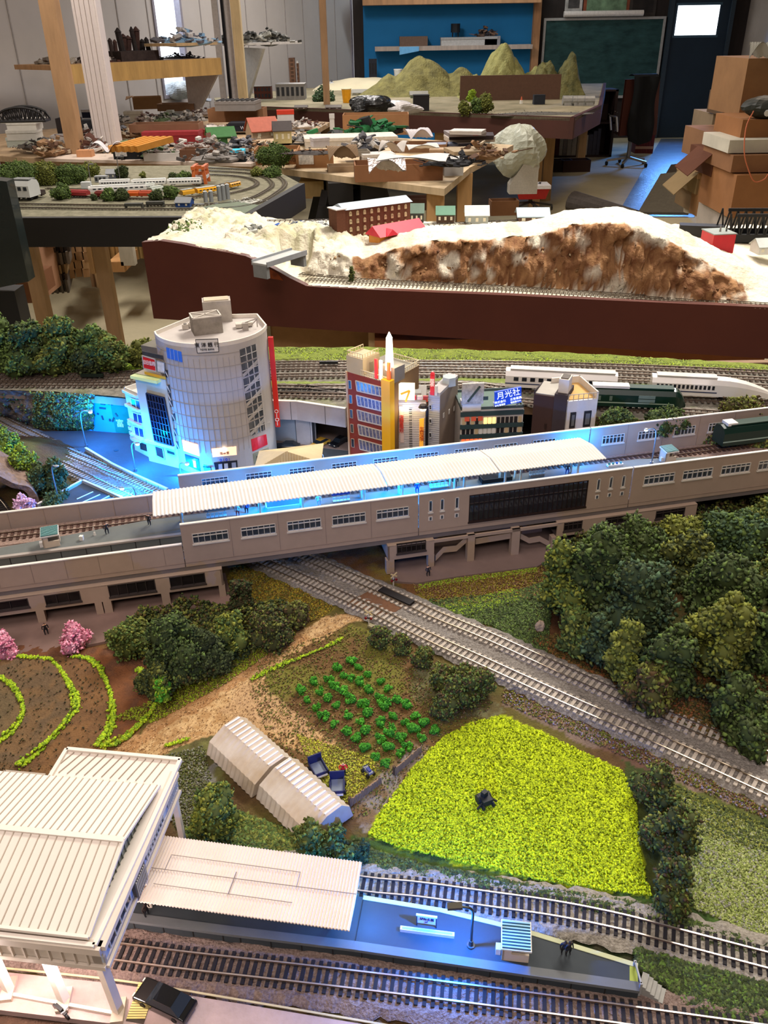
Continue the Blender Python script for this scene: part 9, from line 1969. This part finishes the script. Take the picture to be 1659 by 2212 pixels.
# bushes along the small crop field
for i,a_ in enumerate((('left bush',820,1390,60,1350),('second bush',870,1405,60,1368),('third bush',915,1435,60,1395),('fourth bush',960,1490,90,1425),('fifth bush',1000,1520,110,1440),('rightmost bush',1040,1500,70,1440),('lower bush',960,1540,90,1490))):
    tr('%s of the olive hedge between the double track and the small crop rows'%a_[0],*a_[1:],['olive','mid','brown'],fl=.0016,cat='bush',nm='hedge_bush')
# greenhouse bushes
tr('large green bush left of the lower greenhouse',475,1800,130,1688,['mid','ylw'],fl=.0018,cat='bush',nm='garden_bush'); tr('green bush at the lower end of the greenhouse',675,1850,90,1762,['mid','olive'],fl=.0018,cat='bush',nm='garden_bush'); tr('dark green bush right of the greenhouse end',735,1860,90,1780,['mid','dark'],fl=.0018,cat='bush',nm='garden_bush'); tr('small dark bush touching the yellow field corner',775,1860,60,1810,'dark',fl=.0018,cat='bush',nm='garden_bush')
# right hedge by the yellow field
for l,*a_ in (('tall bush at the top of the hedge right of the yellow field',1402,1730,100,1640),('bush right of the topmost one in the right hedge',1430,1760,80,1700),('bush with the dark post in the right hedge',1450,1860,100,1725),('brown green bush left of the dark post in the right hedge',1400,1830,80,1750),('tall bush at the bottom of the right hedge',1440,1960,90,1832),('low bush at the foot of the right hedge',1450,1980,100,1910)):
    tr(l,*a_,['olive','mid','brown','dark'],fl=.0017,cat='bush',nm='hedge_bush')
# the wood on the right
WD_=[('light green tree at the left front of the right wood',1215,1335,130,1150,['mid','ylw']),('broad green tree above the scrub in the right wood',1290,1345,170,1120,['mid','dark']),('tree with grey twigs touching the station roof in the right wood',1360,1265,140,1112,['dark','mid']),('dark tree in the centre of the right wood',1360,1400,190,1190,['dark','cool']),('yellow green tree near the station wall in the right wood',1470,1215,110,1112,['ylw','olive']),('tall bluish green tree right of the yellow green one',1560,1230,170,1082,['cool','mid']),('tree at the right edge of the wood beside the viaduct',1650,1200,120,1070,['mid','olive']),('big dark tree in the middle right of the wood',1540,1370,200,1180,['dark','mid']),('yellowish conical tree in the middle of the wood',1530,1480,130,1250,['olive','ylw']),('narrow yellow green column tree at the lower middle of the wood',1335,1490,70,1310,['olive','ylw']),('dark column tree left of the narrow yellow green one',1288,1440,70,1318,['dark','cool']),('shaded green tree between the two column trees and the conical tree',1430,1500,130,1330,['dark','mid']),('green tree right of the yellowish conical tree',1630,1470,110,1310,['mid','dark']),('dark bush at the lower right of the wood',1580,1580,120,1460,['dark','mid']),('low bush at the lower right corner of the wood',1610,1620,90,1540,['mid','dark']),('round tree at the far right edge of the wood',1680,1380,110,1200,['mid','dark']),('small tree at the left front below the light green tree',1240,1410,80,1300,['olive','mid']),('brownish low tree at the middle front of the wood',1400,1540,100,1430,['olive','brown']),('dark tree filling the right wood above the conical tree',1460,1300,150,1150,['dark','olive']),('olive tree at the right of the dark middle tree',1640,1330,120,1180,['olive','mid'])]
for i,a_ in enumerate(WD_): tr(a_[0],a_[1],a_[2],a_[3]*1.22,*a_[4:],fl=.0026,seed=i,den=1.1,trunk=True)
def under_(lab,poly,n,hmax,cols,sz=.0022):
    p=scatter(poly,n,0)
    for r in p: r[2]=ghz(r)+hmax*max(0,fbm(np.array([r[0]]),np.array([r[1]]),60,2,3)[0]*1.9-.3)*NP.uniform(.5,1)
    tag(crumbs('undergrowth',p,sz,cols,flat=1.6),lab,'undergrowth',kind='stuff')
under_('dark leafy undergrowth filling the right hand wood',[(1180,1330),(1250,1160),(1659,1080),(1720,1080),(1720,1640),(1560,1560),(1400,1500),(1250,1440)],13000,.022,PAL['dark']+PAL['olive']+['#4a3a20'])
under_('leafy undergrowth along the hedge row beside the dirt path',[(230,1400),(300,1330),(500,1310),(660,1330),(600,1370),(470,1470),(340,1530),(330,1440)],6000,.014,PAL['dark']+PAL['olive']+['#5a4a24'],.0018)
# bushes behind the viaduct at right
for a_ in (('olive bush behind the viaduct in front of the white train nose',1600,905,110,866,['olive','brown']),('low bush behind the viaduct below the green train',1440,925,110,885,['mid','dark']),('dark bush right of the white house behind the viaduct',1330,930,110,892,['dark','mid'])):
    b=W(a_[1],a_[2],.056); shrub('bank_bush',a_[0],'bush',b,a_[3]*mpp(b),max(.012,hz(b,a_[4])-b.z),a_[5],fl=.0024)
